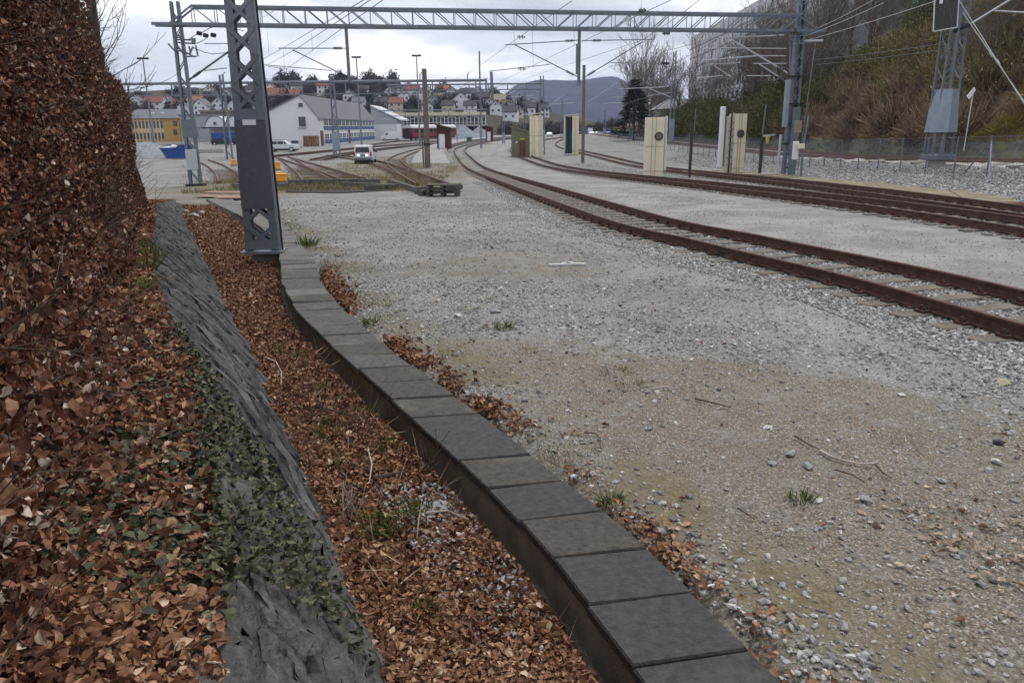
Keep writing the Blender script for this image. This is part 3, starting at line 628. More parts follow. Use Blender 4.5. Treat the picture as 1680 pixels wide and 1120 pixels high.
# the beech hedge
def top_z(Y): return np.interp(Y, [-3, 9, 12.5, 16.5, 20.5, 22.5], [4.7, 4.6, 4.25, 3.55, 3.45, 3.2])
hedge = thing('beech_hedge', 'tall clipped beech hedge full of dead brown leaves on the bank', 'hedge', (-4.5, 9, .8))
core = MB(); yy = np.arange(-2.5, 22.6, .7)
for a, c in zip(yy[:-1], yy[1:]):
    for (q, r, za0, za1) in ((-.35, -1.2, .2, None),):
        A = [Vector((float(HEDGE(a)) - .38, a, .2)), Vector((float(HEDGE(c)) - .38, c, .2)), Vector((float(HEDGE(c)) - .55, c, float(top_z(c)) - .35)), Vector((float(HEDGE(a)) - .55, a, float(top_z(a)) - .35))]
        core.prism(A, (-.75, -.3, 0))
part('light_block_core', core, mat('core_shade_fill', (.016, .010, .007), .95, .5, 12.), hedge, kind='stuff')  # dark filler added inside the hedge to block light behind the leaves
def hedge_leaves(name, n, yr, size, variants, pw=1.0, faces=LEAF_F):
    Y = yr[0] + (yr[1] - yr[0]) * NR.random(n) ** pw; q = NR.random(n)
    if yr[1] > 20: Y = np.where(np.arange(n) < n * .04, yr[1] + NR.normal(0, .08, n), Y)
    Zt = top_z(Y) + .15 * (fbm(Y * 1.1, Y * 0 + 4, 3) - .5)
    z0 = np.maximum(bank_z(HEDGE(Y), np.clip(Y, 0, 26)), .3)
    topf = NR.random(n) < .08; endf = (np.arange(n) < n * .04) & (yr[1] > 20)
    Z = np.where(topf, Zt + NR.normal(0, .10, n), z0 + (Zt - z0) * q)
    depth = np.where(topf, NR.uniform(0, 1.1, n), np.where(endf, NR.uniform(0, 1.1, n), np.abs(NR.normal(0, .20, n)) - .09))
    bulge = .30 * (fbm(Y * 1.0 + 5, Z * 1.0 + 2, 4) - .5) * 2 + .12 * sstep(1.6, .9, Z) - .12 * sstep(2.8, 4.4, Z)
    X = HEDGE(Y) - .05 + bulge - depth
    clump = fbm(Y * 2.1, Z * 2.1 + 30, 3); keep = (NR.random(n) < .45 + 1.3 * sstep(.32, .58, clump)) | (depth > .2)
    P = np.stack([X, Y, Z], 1)[keep]; n = len(P)
    Rm = rotm(NR.normal(1.1, .7, n), NR.normal(.3, .7, n), NR.uniform(0, 6.283, n))
    rn = np.clip(NR.beta(1.5, 2.0, n) + .25 * (fbm(P[:, 1] * .8, P[:, 2] * .8, 3) - .5) + .30 * sstep(2.2, .9, P[:, 2]) * sstep(9, 3, P[:, 1]) + .06, 0, 1)
    me = scatter(name, variants, faces, P, Rm, size * NR.uniform(.5, 1.25, n), rn, M_HLEAF)
    o = link(name, me, hedge, None); o.location = -ORG[hedge.name]; return tag(o, kind='stuff')
hedge_leaves('near_foliage', 17000, (.6, 2.4), .043, FLV, .9, FLF); hedge_leaves('near_middle_foliage', 26000, (2.3, 3.7), .040, LV); hedge_leaves('mid_foliage', 50000, (3.5, 6.8), .041, LV, .95)
hedge_leaves('far_foliage', 88000, (6.6, 22.4), .058, LVF, .85)
def twigs(name, n, yr, ln, r, parent, mm, lowonly=False):
    mb = MB()
    for i in range(n):
        y = R_.uniform(*yr); z0 = .85 if lowonly else R_.uniform(.7, float(top_z(y)) - .1); z0 = R_.uniform(.7, 1.6) if lowonly else z0
        x = float(HEDGE(y)) - R_.uniform(.0, .3) + (0.05 if lowonly else 0)
        p = Vector((x, y, z0)); d = Vector((R_.uniform(.05, .9), R_.uniform(-.9, .5), R_.uniform(-.1, 1.0))).normalized(); pts = [p]
        L_ = ln * R_.uniform(.5, 1.3)
        for k in range(3): d = (d + Vector((R_.uniform(-.3, .3), R_.uniform(-.3, .3), R_.uniform(-.2, .3)))).normalized(); p = p + d * L_ / 3; pts.append(p)
        mb.tube(pts, r, 3, r * .35)
        for q in range(2):
            a = pts[R_.randint(1, 2)]; mb.tube([a, a + (d + Vector((R_.uniform(-.8, .8), R_.uniform(-.8, .8), R_.uniform(-.5, .8)))).normalized() * L_ * .4], r * .6, 3, r * .2)
    return part(name, mb, mm, parent, kind='stuff')
twigs('twigs', 900, (.6, 8), .40, .0032, hedge, M_TWIG); twigs('far_twigs', 1100, (7, 22), .42, .0042, hedge, M_TWIG)
twigs('low_shoots', 170, (1.0, 9), .75, .0045, hedge, M_TWIG, True)
def hanging(n):
    Y = .9 + 6 * NR.random(n) ** 1.3; X = HEDGE(Y) + np.abs(NR.normal(0, .16, n)); Z = np.maximum(bank_z(X, Y) + .05, .9 + NR.random(n) * .9 - 1.6 * (X - HEDGE(Y))); k = fbm(Y * 2.6, Z * 2.6, 2) > .47; P = np.stack([X, Y, Z], 1)[k]; n = len(P)
    o = link('hanging_leaves', scatter('hanging_leaves', FLV, FLF, P, rotm(NR.normal(1.0, .6, n), NR.normal(0, .6, n), NR.uniform(0, 6.283, n)), .066 * NR.uniform(.6, 1.2, n), NR.beta(2.4, 1.5, n), M_HLEAF), hedge); o.location = -ORG[hedge.name]; tag(o, kind='stuff')
hanging(6500)
for i in range(14):
    y = 1.0 + i * 1.5; x = float(HEDGE(y)) - .45; mb = MB()
    mb.tube([(x, y, .6), (x + R_.uniform(-.1, .1), y + R_.uniform(-.1, .1), 1.8), (x - .1 + R_.uniform(-.15, .15), y, 3.0)], .035, 6, .015); part('stem', mb, M_BARK, hedge)

def branch(mb, p, d, L_, r, lev, spread=.6, up=.25, nseg=3, rng=R_, minr=.004, kids=(2, 4)):
    pts = [Vector(p)]; d = Vector(d).normalized(); q = Vector(p)
    for k in range(nseg):
        d = (d + Vector((rng.uniform(-1, 1), rng.uniform(-1, 1), rng.uniform(-.6, 1) * .8)) * .17 + Vector((0, 0, up * .15))).normalized(); q = q + d * (L_ / nseg); pts.append(q)
    mb.tube(pts, r, 5 if lev > 3 else 3, max(r * .55, minr))
    if lev <= 0: return
    for i in range(rng.randint(*kids)):
        k = rng.randint(1, nseg); a = pts[k]
        v = Vector((rng.uniform(-1, 1), rng.uniform(-1, 1), rng.uniform(-.35, .9)))
        branch(mb, a, d * (1 - spread) + v.normalized() * spread, L_ * rng.uniform(.5, .78), max(r * .55, minr), lev - 1, spread, up, nseg, rng, minr, kids)
    branch(mb, pts[-1], d, L_ * .7, max(r * .55, minr), lev - 1, spread, up, nseg, rng, minr, kids)
# slim leaning tree that stands in the hedge
tr = thing('slim_tree', 'slim dark leaning trunk with bare twigs rising out of the beech hedge', 'tree', (-7.45, 12.6, .7))
b0 = AT(180, 250, 14.4); b1 = AT(141, -60, 14.4); mb = MB()
mb.tube([Vector((b0.x + .2, 14.4, .7)), b0, b0.lerp(b1, .5), b1, b1 + (b1 - b0) * .5], .115, 8, .07); part('trunk', mb, M_BARK, tr)
mb = MB(); rr = random.Random(3)
for i in range(16):
    a = b0.lerp(b1, .2 + i * .06); branch(mb, a, (rr.uniform(.3, 1), rr.uniform(-.6, .4), rr.uniform(.1, .6)), rr.uniform(.35, .8), .012, 2, .5, .3, 3, rr, .004, (1, 2))
part('twigs', mb, M_BARK, tr, kind='stuff')

# =================================================================== TRACKS
RAILP = [(-.062, 0), (.062, 0), (.062, .012), (.012, .028), (.009, .118), (.034, .128), (.036, .158), (.028, .166), (-.028, .166), (-.036, .158), (-.034, .128), (-.009, .118), (-.012, .028), (-.062, .012)]
def rail_mesh(mb, line, off, zoff=.05, zf=None):
    d = np.gradient(line, axis=0); d /= np.linalg.norm(d, axis=1)[:, None]; nrm = np.stack([d[:, 1], -d[:, 0]], 1)
    c = line + nrm * off; k = len(RAILP); vs = []; zf = zf or (lambda X, Y: yard_z(Y))
    zs = zf(c[:, 0], c[:, 1]) + zoff
    for i in range(len(c)):
        vs += [(c[i, 0] + nrm[i, 0] * u, c[i, 1] + nrm[i, 1] * u, zs[i] + w) for u, w in RAILP]
    fs = [(i * k + j, i * k + (j + 1) % k, (i + 1) * k + (j + 1) % k, (i + 1) * k + j) for i in range(len(c) - 1) for j in range(k)]
    fs += [tuple(range(k - 1, -1, -1)), tuple(range((len(c) - 1) * k, len(c) * k))]
    mb.add(vs, fs)
M_SLEEPD = mat('dark_old_sleeper', (.085, .062, .05), .9, .35, 5., .4, 30, dirt=(.05, .04, .032), dscale=3.2, spec=.1)
SLEEPD = MB().cbox((0, 0, 0), (2.45, .245, .14), .012).mesh('sleeper', M_SLEEPD); fixn(SLEEPD)
SLEEP = MB().cbox((0, 0, 0), (2.45, .245, .14), .012).mesh('sleeper', M_SLEEP); fixn(SLEEP)
fm = MB()
for s_ in (-.75, .75):
    fm.box((s_, 0, .085), (.30, .15, .03))
    for q in (-.1, .1): fm.box((s_ + q, 0, .115), (.05, .07, .045)); fm.disc((s_ + q * 1.1, .0, .14), (0, 0, 1), .02, .04, 6)
FASTV = fm
def track(name, line, label, ymax=60, gauge=1.507, mrail=None, zf=None, step=.62, jit=.03, cat='railway track', sleeper_len=1.0, every=1, group=None):
    zf = zf or (lambda X, Y: yard_z(Y)); mid = line[len(line) // 2]
    t = thing(name, label, cat, (line[0, 0], line[0, 1], float(zf(line[0:1, 0], line[0:1, 1])[0])), group)
    for s_ in (-1, 1):
        mb = MB(); rail_mesh(mb, line, s_ * gauge / 2, .018 if name == 'stub_track' else .05, zf); part('rail', mb, mrail or M_RAIL, t)
    sl_ = smoothcurve(line[::max(1, len(line) // 60)], step * (1.35 if name == 'stub_track' else 1)); fast = MB(); n = 0; far = MB()
    dd = np.gradient(sl_, axis=0)
    for i in range(len(sl_)):
        x, y_ = sl_[i]
        if y_ > ymax: continue
        z = float(zf(np.array([x]), np.array([y_]))[0]); az = math.atan2(dd[i, 1], dd[i, 0]) + math.pi / 2 + R_.uniform(-jit, jit)
        if n < 295:
            o = link('sleeper', SLEEPD if name == 'stub_track' else SLEEP, t, (x + R_.uniform(-.03, .03), y_, z + (-.058 if name == 'stub_track' else -.03) + R_.uniform(-.008, .006)), (0, 0, az), (sleeper_len, R_.uniform(.92, 1.08), 1)); n += 1
        else: far.box((x, y_, z - .015), (2.45, .24, .14), az)
        ca, sa = math.cos(az), math.sin(az)
        if y_ < 45: fast.add([(x + v[0] * ca - v[1] * sa, y_ + v[0] * sa + v[1] * ca, z - .028 + v[2]) for v in FASTV.v], FASTV.f)
    if fast.v: part('rail_fastenings', fast, M_FAST, t, kind='stuff')
    if far.v: part('far_sleepers', far, M_SLEEP, t, kind='stuff')
    return t
T20d = T20[T20[:, 1] > 4]
track('railway_track', T20d, 'nearest rusty single track with exposed sleepers curving away along the platform', 62)
track('railway_track', TB, 'rusty track on the far side of the pale packed strip, nearer of the joining pair', 60)
track('railway_track', TA, 'rusty track beside the mossy concrete strip, farther of the joining pair', 60)
emb = lambda X, Y: yard_z(Y) + .66
track('railway_track', M1, 'rusty main line track just behind the mesh fence', 75, zf=emb, mrail=M_RAILB, step=.65)
track('railway_track', M2, 'rusty main line track at the foot of the wooded slope', 75, zf=emb, mrail=M_RAILB, step=.65)
def gline(px, step=.5): return smoothcurve([G(*p)[:2] for p in px], step)
track('stub_track', gline([(521, 300), (500, 283), (477, 267), (462, 258)]), 'weedy stub track ending at the long timber beam beside the orange boxes', 75, mrail=M_RAILB)
track('stub_track', gline([(579, 297), (530, 280), (487, 267), (466, 260)]), 'weedy stub track slanting into the right end of the timber beam', 75, mrail=M_RAILB)
track('stub_track', gline([(709, 306), (668, 287), (626, 271), (585, 262), (545, 256)]), 'weedy stub track ending at the pallet and heading past the white van', 80, mrail=M_RAILB)
track('stub_track', gline([(700, 302), (668, 285), (650, 272), (648, 263), (668, 253), (700, 244), (760, 233)]), 'rusty turnout branch curving from the pallet to the left of the platform', 90, mrail=M_RAILB)
track('stub_track', gline([(383, 301), (368, 284), (350, 272), (330, 264)]), 'weedy stub track half hidden behind the dark near mast', 70, mrail=M_RAILB)
track('yard_track', gline([(425, 260), (500, 253), (600, 243), (700, 235), (790, 228)], 1), 'rusty yard track crossing in front of the long white building', 140, mrail=M_RAIL, step=.8)
track('yard_track', gline([(520, 264), (580, 252), (660, 242), (720, 236.5), (800, 229)], 1), 'yard track in yellowish grass between white van and red carriage', 140, mrail=M_RAIL, step=.8)
for px in ([(600, 240), (657, 232.5), (730, 227.5), (800, 224.5)],):
    track('yard_track', gline(px, 1), 'far yard track on which the red carriage stands', 150, mrail=M_RAIL, step=.9)

# =================================================================== PLATFORM AND STRIPS
pf = thing('platform', 'low concrete platform with a rough edge wall curving beside the nearest track', 'platform', tuple(G(705, 262)))
pr = [G(*p)[:2] for p in ((746, 268), (738, 262), (733, 254), (735, 247), (748, 240.5), (775, 234), (815, 229), (850, 226))]
pl = [G(*p)[:2] for p in ((674, 268), (690, 254), (697, 248), (706, 244), (725, 238), (752, 232.5), (800, 227.6), (835, 225.2))]
pr = smoothcurve(pr, 2.5); pl = smoothcurve(pl, 2.5); n_ = 40
rs = lambda a: np.stack([np.interp(np.linspace(0, 1, n_), np.linspace(0, 1, len(a)), a[:, k]) for k in (0, 1)], 1)
pr, pl = rs(pr), rs(pl); zt_ = lambda p: float(yard_z(p[1])) + .55 * min(1., (p[1] - G(700, 268)[1]) / 14. + .06)
mb = MB(); eb = MB()
for i in range(n_ - 1):
    a, b, c, d = pl[i], pr[i], pr[i + 1], pl[i + 1]
    mb.add([(a[0], a[1], zt_(a)), (b[0], b[1], zt_(b)), (c[0], c[1], zt_(c)), (d[0], d[1], zt_(d)), (a[0], a[1], -2), (d[0], d[1], -2)], [(0, 1, 2, 3), (0, 3, 5, 4)])
    eb.add([(b[0] - .0, b[1], zt_(b) + .05), (c[0], c[1], zt_(c) + .05), (c[0] - .35, c[1], zt_(c) + .05), (b[0] - .35, b[1], zt_(b) + .05), (b[0], b[1], -2), (c[0], c[1], -2)], [(0, 1, 2, 3), (0, 4, 5, 1)])
fr = [pl[0], pr[0]]; mb.add([(fr[0][0], fr[0][1], zt_(fr[0])), (fr[1][0], fr[1][1], zt_(fr[1])), (fr[1][0], fr[1][1], -2), (fr[0][0], fr[0][1], -2)], [(0, 3, 2, 1)])
part('paved_top', mb, mat('platform_asphalt', (.27, .26, .25), .9, .15, 1.2, .2, 30, dirt=(.34, .33, .31), dscale=.5), pf); part('edge_wall', eb, M_CONCD, pf)

strip = thing('concrete_strip', 'mossy concrete strip of duct lids along the far side of the joining tracks', 'cable duct', tuple(G(1500, 318)))
lo = smoothcurve([G(*p)[:2] for p in ((1120, 283), (1240, 290), (1340, 301), (1500, 320), (1690, 347))], 1.1); hi = smoothcurve([G(*p)[:2] for p in ((1120, 279.5), (1240, 285), (1340, 294.5), (1500, 310), (1690, 331))], 1.1)
m_ = min(len(lo), len(hi))
for i in range(m_ - 1):
    q = [lo[i], lo[i + 1] * .995 + lo[i] * .005, hi[i + 1] * .995 + hi[i] * .005, hi[i]]; mb = MB(); j = R_.uniform(-.02, .02)
    mb.hexa([Vector((p[0], p[1], float(yard_z(p[1])) - .05)) for p in q], [Vector((p[0], p[1], float(yard_z(p[1])) + .10 + j)) for p in q])
    part('slab', mb, mat('mossy_concrete', (.19, .155, .095), .95, .3, 1.5, .3, 40, dirt=(.26, .24, .20), dscale=.8, dth=.48), strip)

# tilted old duct lids on the main line verge
lids = thing('old_duct_lids', 'row of tilted old concrete duct lids on the verge of the main line', 'concrete lids', (21.9, 40, .1))
for i in range(46):
    y = 24 + i * .95; mb = MB(); z = float(yard_z(y)) + .72
    M = Euler((R_.uniform(-.05, .05), R_.uniform(-.22, .05), R_.uniform(-.06, .06))).to_matrix()
    mb.box((22.5 + R_.uniform(-.1, .1), y, z), (1.0, .92, .09), 0, M); part('slab', mb, R_.choice([M_CONC, M_CONCD]), lids)

# =================================================================== MASTS AND GANTRIES
def lattice(root, base, H, w0, w1, dep, yaw, leg=(.09, .12), pitch=.9, style='X', m=M_STEEL, mb_brace=None, single=False, z0=0., br=.045):
    ux = Vector((math.cos(yaw), math.sin(yaw), 0)); uy = Vector((-ux.y, ux.x, 0)); base = Vector(base)
    W_ = lambda z: w0 + (w1 - w0) * z / H
    P = lambda sx, sy, z: base + ux * (sx * W_(z) / 2) + uy * (sy * dep / 2) + Vector((0, 0, z))
    if dep > .35:
        for sx in (-1, 1):
            for sy in (-1, 1):
                part('leg', MB().beam(P(sx, sy, z0), P(sx, sy, H), leg[0], leg[0], up=uy), m, root)
    else:
        for sx in (-1, 1):
            a, b = P(sx, 0, z0), P(sx, 0, H); mb = MB().beam(a, b, .018, leg[1] if False else dep, up=ux) if False else MB()
            for sy in (-1, 1): mb.beam(P(sx, sy, z0) - ux * sx * leg[0] / 2, P(sx, sy, H) - ux * sx * leg[0] / 2, leg[0], .014, up=uy)
            mb.beam(a, b, .014, dep, up=uy); part('leg', mb, m, root)
    zs = [z0]; 
    while zs[-1] + pitch * .6 < H: zs.append(zs[-1] + pitch * (.72 + .28 * W_(zs[-1]) / w0))
    lac = MB()
    def br_(a, b):
        mb = MB() if single else lac; mb.beam(a, b, br, .014, up=uy)
        if single: part('brace', mb, m, root)
    for i, (a, b) in enumerate(zip(zs[:-1], zs[1:])):
        b = min(b, H)
        for sy in (-1, 1):
            o = uy * (sy * .012)
            if style == 'X': br_(P(-1, sy, a) + o, P(1, sy, b) + o); br_(P(1, sy, a) + o * 2.2, P(-1, sy, b) + o * 2.2)
            else: s = 1 if i % 2 else -1; br_(P(-s, sy, a) + o, P(s, sy, b) + o)
        if dep > .35:
            for sx in (-1, 1): s = 1 if i % 2 else -1; o = ux * (sx * .012); br_(P(sx, -s, a) + o, P(sx, s, b) + o)
    if lac.v: part('lacing', lac, m, root, kind='stuff')
    return P, W_, ux, uy
def rel(x, y, Y): return AT(x, y, Y)
# near mast
NB = AT(433, 412, 15.0); nz = lambda y: AT(440, y, 15.0).z - NB.z
mast = thing('lattice_mast', 'dark grey lattice mast with a flat cover plate standing close by over the cable duct', 'mast', tuple(NB))
P, W_, ux, uy = lattice(mast, NB, 9.2, .62, .34, .24, .10, (.135, .2), .52, 'X', M_NEAR, single=True, z0=.03, br=.07)
part('base_plate', MB().box(NB + Vector((0, 0, .0)), (.80, .55, .045), .10), M_NEAR, mast)
part('foundation', MB().box(NB + Vector((.05, .05, -.28)), (.5, .4, .5), .10), M_CONCD, mast)
pb, pt = nz(341), nz(199)
for sy in (-1, 1):
    cp = MB(); o = uy * (sy * .03)
    cp.hexa([P(-1.02, sy, pb) + o, P(1.02, sy, pb) + o, P(1.02, sy, pb) + o * 1.6, P(-1.02, sy, pb) + o * 1.6], [P(-1.02, sy, pt) + o, P(1.02, sy, pt) + o, P(1.02, sy, pt) + o * 1.6, P(-1.02, sy, pt) + o * 1.6]); part('cover_plate', cp, M_COVER, mast)
part('tie_plate', MB().hexa([P(-1, -1, .05) - uy * .02, P(1, -1, .05) - uy * .02, P(1, -1, .05) - uy * .035, P(-1, -1, .05) - uy * .035], [P(-1, -1, .24) - uy * .02, P(1, -1, .24) - uy * .02, P(1, -1, .24) - uy * .035, P(-1, -1, .24) - uy * .035]), M_NEAR, mast)
part('tie_plate', MB().hexa([P(-1, -1, pt + .02) - uy * .02, P(1, -1, pt + .02) - uy * .02, P(1, -1, pt + .02) - uy * .035, P(-1, -1, pt + .02) - uy * .035], [P(-1, -1, pt + .22) - uy * .02, P(1, -1, pt + .22) - uy * .02, P(1, -1, pt + .22) - uy * .035, P(-1, -1, pt + .22) - uy * .035]), M_NEAR, mast)
part('paper_label', MB().box(P(0, -1, pt - .02) - uy * .065, (.24, .012, .10), .10), M_WHITE, mast)
part('cable', MB().tube([P(1, 0, 0) + ux * .05, P(1, 0, 2.4) + ux * .05, P(1, 0, 5.6) + ux * .045, P(1, 0, 9) + ux * .04], .022, 5), M_DARK, mast)
ins = MB(); tp = AT(424, -8, 15.0); ins.beam(tp, tp + Vector((.36, 0, .12)), .10, .10)
for i in range(4): ins.disc(tp + Vector((.06 + i * .075, 0, .03 + i * .03)), (1, 0, .3), .075, .04, 10)
part('insulator', ins, M_DARK, mast)

# main gantry
GL = AT(322, 306, 40.9); GR = AT(1292, 289, 46.6); gdir = (GR - GL).to_2d().normalized(); gy = math.atan2(gdir.y, gdir.x)
gan = thing('overhead_gantry', 'long grey truss gantry spanning all the tracks between two lattice masts', 'gantry', tuple(GL))
Hl = AT(288, 3, 40.9).z - GL.z; Hr = AT(1307, -14, 46.6).z - GR.z
lattice(gan, GL, Hl, .62, .44, .30, gy, (.13, .2), .8, 'Z', M_STEEL, z0=.1); PR, WR, gux, guy = lattice(gan, GR, Hr, .70, .46, .30, gy, (.13, .2), .8, 'X', M_STEEL, z0=.1)
for b, y0, y1, x in ((GL, 283, 226, 318), ):
    part('cover_plate', MB().box(b + Vector((0, 0, (AT(x, 226, b.y).z + AT(x, 196, b.y).z) / 2 - b.z)) , (.66, .36, AT(x, 196, b.y).z - AT(x, 226, b.y).z), gy), M_STEEL, gan)
part('signal_box', MB().cbox(AT(316, 262, 40.6) + Vector((0, -.12, 0)), (.50, .30, AT(316, 246, 40.6).z - AT(316, 279, 40.6).z), .02, gy), mat('pale_grey_box', (.42, .44, .44), .6, .08, 2., dirt=(.40, .40, .28), dscale=1.5, dth=.6), gan)
part('foundation', MB().box(GL + Vector((0, 0, -.05)), (.9, .8, .4), gy), M_DARK, gan); part('foundation', MB().box(GR + Vector((0, 0, -.1)), (1.0, .9, .4), gy), M_CONC, gan)
zb = (AT(310, 51, 40.9).z + AT(1290, 43, 46.6).z) / 2; ztp = zb + .82; hw = .35
A0 = Vector((GL.x, GL.y, 0)) - gux * .2; LEN = (GR - GL).to_2d().length + .8
q0 = Vector((GL.x, GL.y, 0)) - gux * 1.0
def gp_(s, sy, z): return Vector((GL.x, GL.y, 0)) + gux * s + guy * (sy * hw) + Vector((0, 0, z))
for sy in (-1, 1):
    part('chord', MB().beam(gp_(-1.1, sy, zb), gp_(LEN + .6, sy, zb), .10, .14), M_STEEL, gan); part('chord', MB().beam(gp_(.8, sy, ztp), gp_(LEN - 1.2, sy, ztp), .10, .13), M_STEEL, gan)
    part('end_strut', MB().beam(gp_(-.3, sy, zb), gp_(.8, sy, ztp), .08, .08), M_STEEL, gan); part('end_strut', MB().beam(gp_(LEN + .2, sy, zb), gp_(LEN - 1.2, sy, ztp), .08, .08), M_STEEL, gan)
    s = .8; st = 1.08
    while s < LEN - 1.4:
        part('vertical', MB().beam(gp_(s, sy, zb), gp_(s, sy, ztp), .035), M_STEEL, gan)
        a, b = (ztp, zb) if s < LEN * .53 else (zb, ztp)
        part('diagonal', MB().beam(gp_(s + .05, sy, a), gp_(s + st - .05, sy, b), .045), M_STEEL, gan); s += st
for k in (9.3, 21.2, 25.4): part('joint_plate', MB().box(gp_(k, -1, zb - .02) - guy * .06, (.75, .02, .2), gy), M_STEEL, gan)
def drop_post(x0, y0, x1, y1, px, r=.085):
    # a post hanging from the beam
    s = (AT(px, 46, 43.5).x - GL.x) / gux.x; a = gp_(s, 0, zb + .05); lo_ = AT(x1, y1, a.y); part('drop_post', MB().tube([a, Vector((a.x, a.y, lo_.z))], r, 8), M_STEEL, gan); return a, lo_.z
a1, z1 = drop_post(574, 48, 580, 134, 575); a2, z2 = drop_post(953, 48, 953, 141, 953)
sgn_ = MB().box((AT(947.5, 98, a2.y).x, a2.y - .1, AT(947, 98, a2.y).z), (.2, .04, 1.55), gy); part('number_board', sgn_, M_STEEL, gan)
def arm(par, p, q, r=.03, name='cantilever_tube', m=M_FAR, insul=None):
    part(name, MB().tube([p, q], r, 6), m, par)
    if insul is not None:
        mb = MB(); d = (q - p).normalized(); c = p.lerp(q, insul)
        for k in range(6): mb.disc(c + d * (k * .075 - .19), d, .075, .035, 8)
        part('insulator', mb, M_DARK, par)
def pxarm(par, a, b, Y, r=.03, insul=None, m=M_FAR, name='cantilever_tube'): arm(par, AT(*a, Y), AT(*b, Y), r, name, m, insul)
Y1, Y2 = a1.y, a2.y
pxarm(gan, (457, 79.5), (574, 79.5), Y1, .028, .83); pxarm(gan, (480, 82), (579, 131), Y1, .033, .84); pxarm(gan, (431, 106.5), (544, 116), Y1, .022); pxarm(gan, (440, 109.5), (471, 113), Y1, .018)
pxarm(gan, (828, 74), (953, 66), Y2, .028, .85); pxarm(gan, (845, 74), (951, 128), Y2, .033, .85); pxarm(gan, (804, 117), (902, 106), Y2, .022); pxarm(gan, (955, 67), (1074, 65), Y2, .028, .2); pxarm(gan, (1054, 69), (959, 127), Y2, .033, .88); pxarm(gan, (1001, 103), (1096, 105), Y2, .022)
for (x, y, Y) in ((855, 61, Y2), (856, 113, Y2), (1093, 55, Y2), (1091, 104, Y2), (1054, 17, Y2)):
    mb = MB(); c = AT(x, y, Y)
    for k in range(5): mb.disc(c + Vector(((k - 2) * .085, 0, .0)), (1, 0, .15), .10 if k % 2 else .06, .05, 8)
    part('insulator', mb, M_DARK, gan)
# gear on the left gantry mast
gear = MB(); c = AT(306, 78, 40.8)
for (x0, y0, x1, y1) in ((288, 65, 318, 66), (292, 70, 320, 72), (296, 82, 318, 93), (300, 75, 306, 90), (310, 76, 313, 88), (317, 77, 311, 88), (303, 93, 322, 93), (276, 72, 286, 83), (286, 83, 300, 84), (321, 75, 325, 93), (285, 57, 300, 60), (284, 60, 300, 63)):
    gear.tube([AT(x0, y0, 40.7), AT(x1, y1, 40.7)], .045, 6)
gear.tube([AT(317.5, 63, 40.7), AT(317.5, 72, 40.7)], .11, 8); part('switch_gear', gear, M_FAR, gan, kind='stuff')
pxarm(gan, (308, 133), (385, 78), 40.9, .05, .2, M_STEEL, 'strut'); pxarm(gan, (334, 116), (372, 112), 40.9, .025)
lp = MB(); lp.tube([AT(x, y, 40.6) for x, y in ((300, 65), (310, 65), (320, 58), (335, 52), (345, 46), (360, 43), (385, 48), (400, 51))], .02, 5); lp.tube([AT(x, y, 40.6) for x, y in ((322, 72), (335, 66), (340, 61), (337, 56))], .018, 5); lp.tube([AT(x, y, 40.6) for x, y in ((318, 79), (335, 86), (350, 89), (370, 87), (380, 82))], .018, 5); lp.tube([AT(335, 72, 40.6), AT(400, 72, 40.6)], .02, 5)
part('jumper_cable', lp, M_WIRE, gan, kind='stuff')
ib = MB()
for x, y in ((327, 55), (337.5, 58.5), (350, 58)): ib.disc(AT(x, y, 40.5), (1, 0, -.2), .10, .22, 8)
part('insulator', ib, M_DARK, gan, kind='stuff')
# gear on the right gantry mast
CLMP = MB(); 
for z_, d_ in ((1.9, .3), (4.1, .3), (5.6, .3), (3.0, .3)): CLMP.box(GR + Vector((0, -.05, z_)), (1.1, .5, .05), gy)
part('clamp_band', CLMP, M_DARK, gan, kind='stuff')
part('weight_guide', MB().cbox(GR + gux * -.55 + Vector((0, -.25, 4.1)), (.22, .3, 2.6), .02, gy), M_LIGHTST, gan)
part('cover_plate', MB().cbox(GR + gux * .10 + Vector((0, -.32, 1.95)), (.46, .14, 3.9), .02, gy), M_STEEL, gan)
part('rod', MB().tube([GR + gux * .55 + Vector((0, -.2, .4)), GR + gux * .95 + Vector((0, -.2, 7.4))], .03, 6), M_STEEL, gan)
part('rod', MB().tube([GR + gux * -.75 + Vector((0, -.2, .6)), GR + gux * -.72 + Vector((0, -.2, 2.4))], .07, 6), M_WHITEST, gan)
YR = GR.y
for (a, b, r, i) in (((1182, 63), (1286, 58), .045, None), ((1156, 80.5), (1205, 79), .045, None), ((1205, 79), (1290, 80), .03, None), ((1156, 99.5), (1240, 92), .045, None), ((1240, 92), (1290, 92), .03, None), ((1203, 67), (1292, 120), .05, .86), ((1245, 105), (1288, 133), .035, .85), ((1236, 104.5), (1290, 104.5), .03, None), ((1162, 106), (1215, 103), .025, None), ((1145, 129), (1185, 124), .03, None), ((1226, 124.5), (1265, 124.5), .03, None), ((1172, 108), (1200, 127), .025, None), ((1311, 68), (1350, 67), .07, None)):
    pxarm(gan, a, b, YR, r, i, M_WHITEST)
gear = MB()
for (x0, y0, x1, y1) in ((1293, 62, 1310, 60), (1308, 55, 1330, 50), (1312, 60, 1345, 45), (1300, 75, 1322, 70), (1296, 66, 1296, 120), (1320, 45, 1318, 75), (1310, 47, 1322, 60)): gear.tube([AT(x0, y0, YR - .3), AT(x1, y1, YR - .3)], .04, 6)
part('switch_gear', gear, M_FAR, gan, kind='stuff')
part('insulator', MB().tube([AT(1304, 47, YR - .4), AT(1303, 57, YR - .4)], .11, 8), M_DRED, gan)
jc = MB(); jc.tube([AT(x, y, YR - .4) for x, y in ((1240, 40), (1258, 46), (1275, 58), (1290, 66), (1310, 69))], .03, 5); part('jumper_cable', jc, M_WIRE, gan)

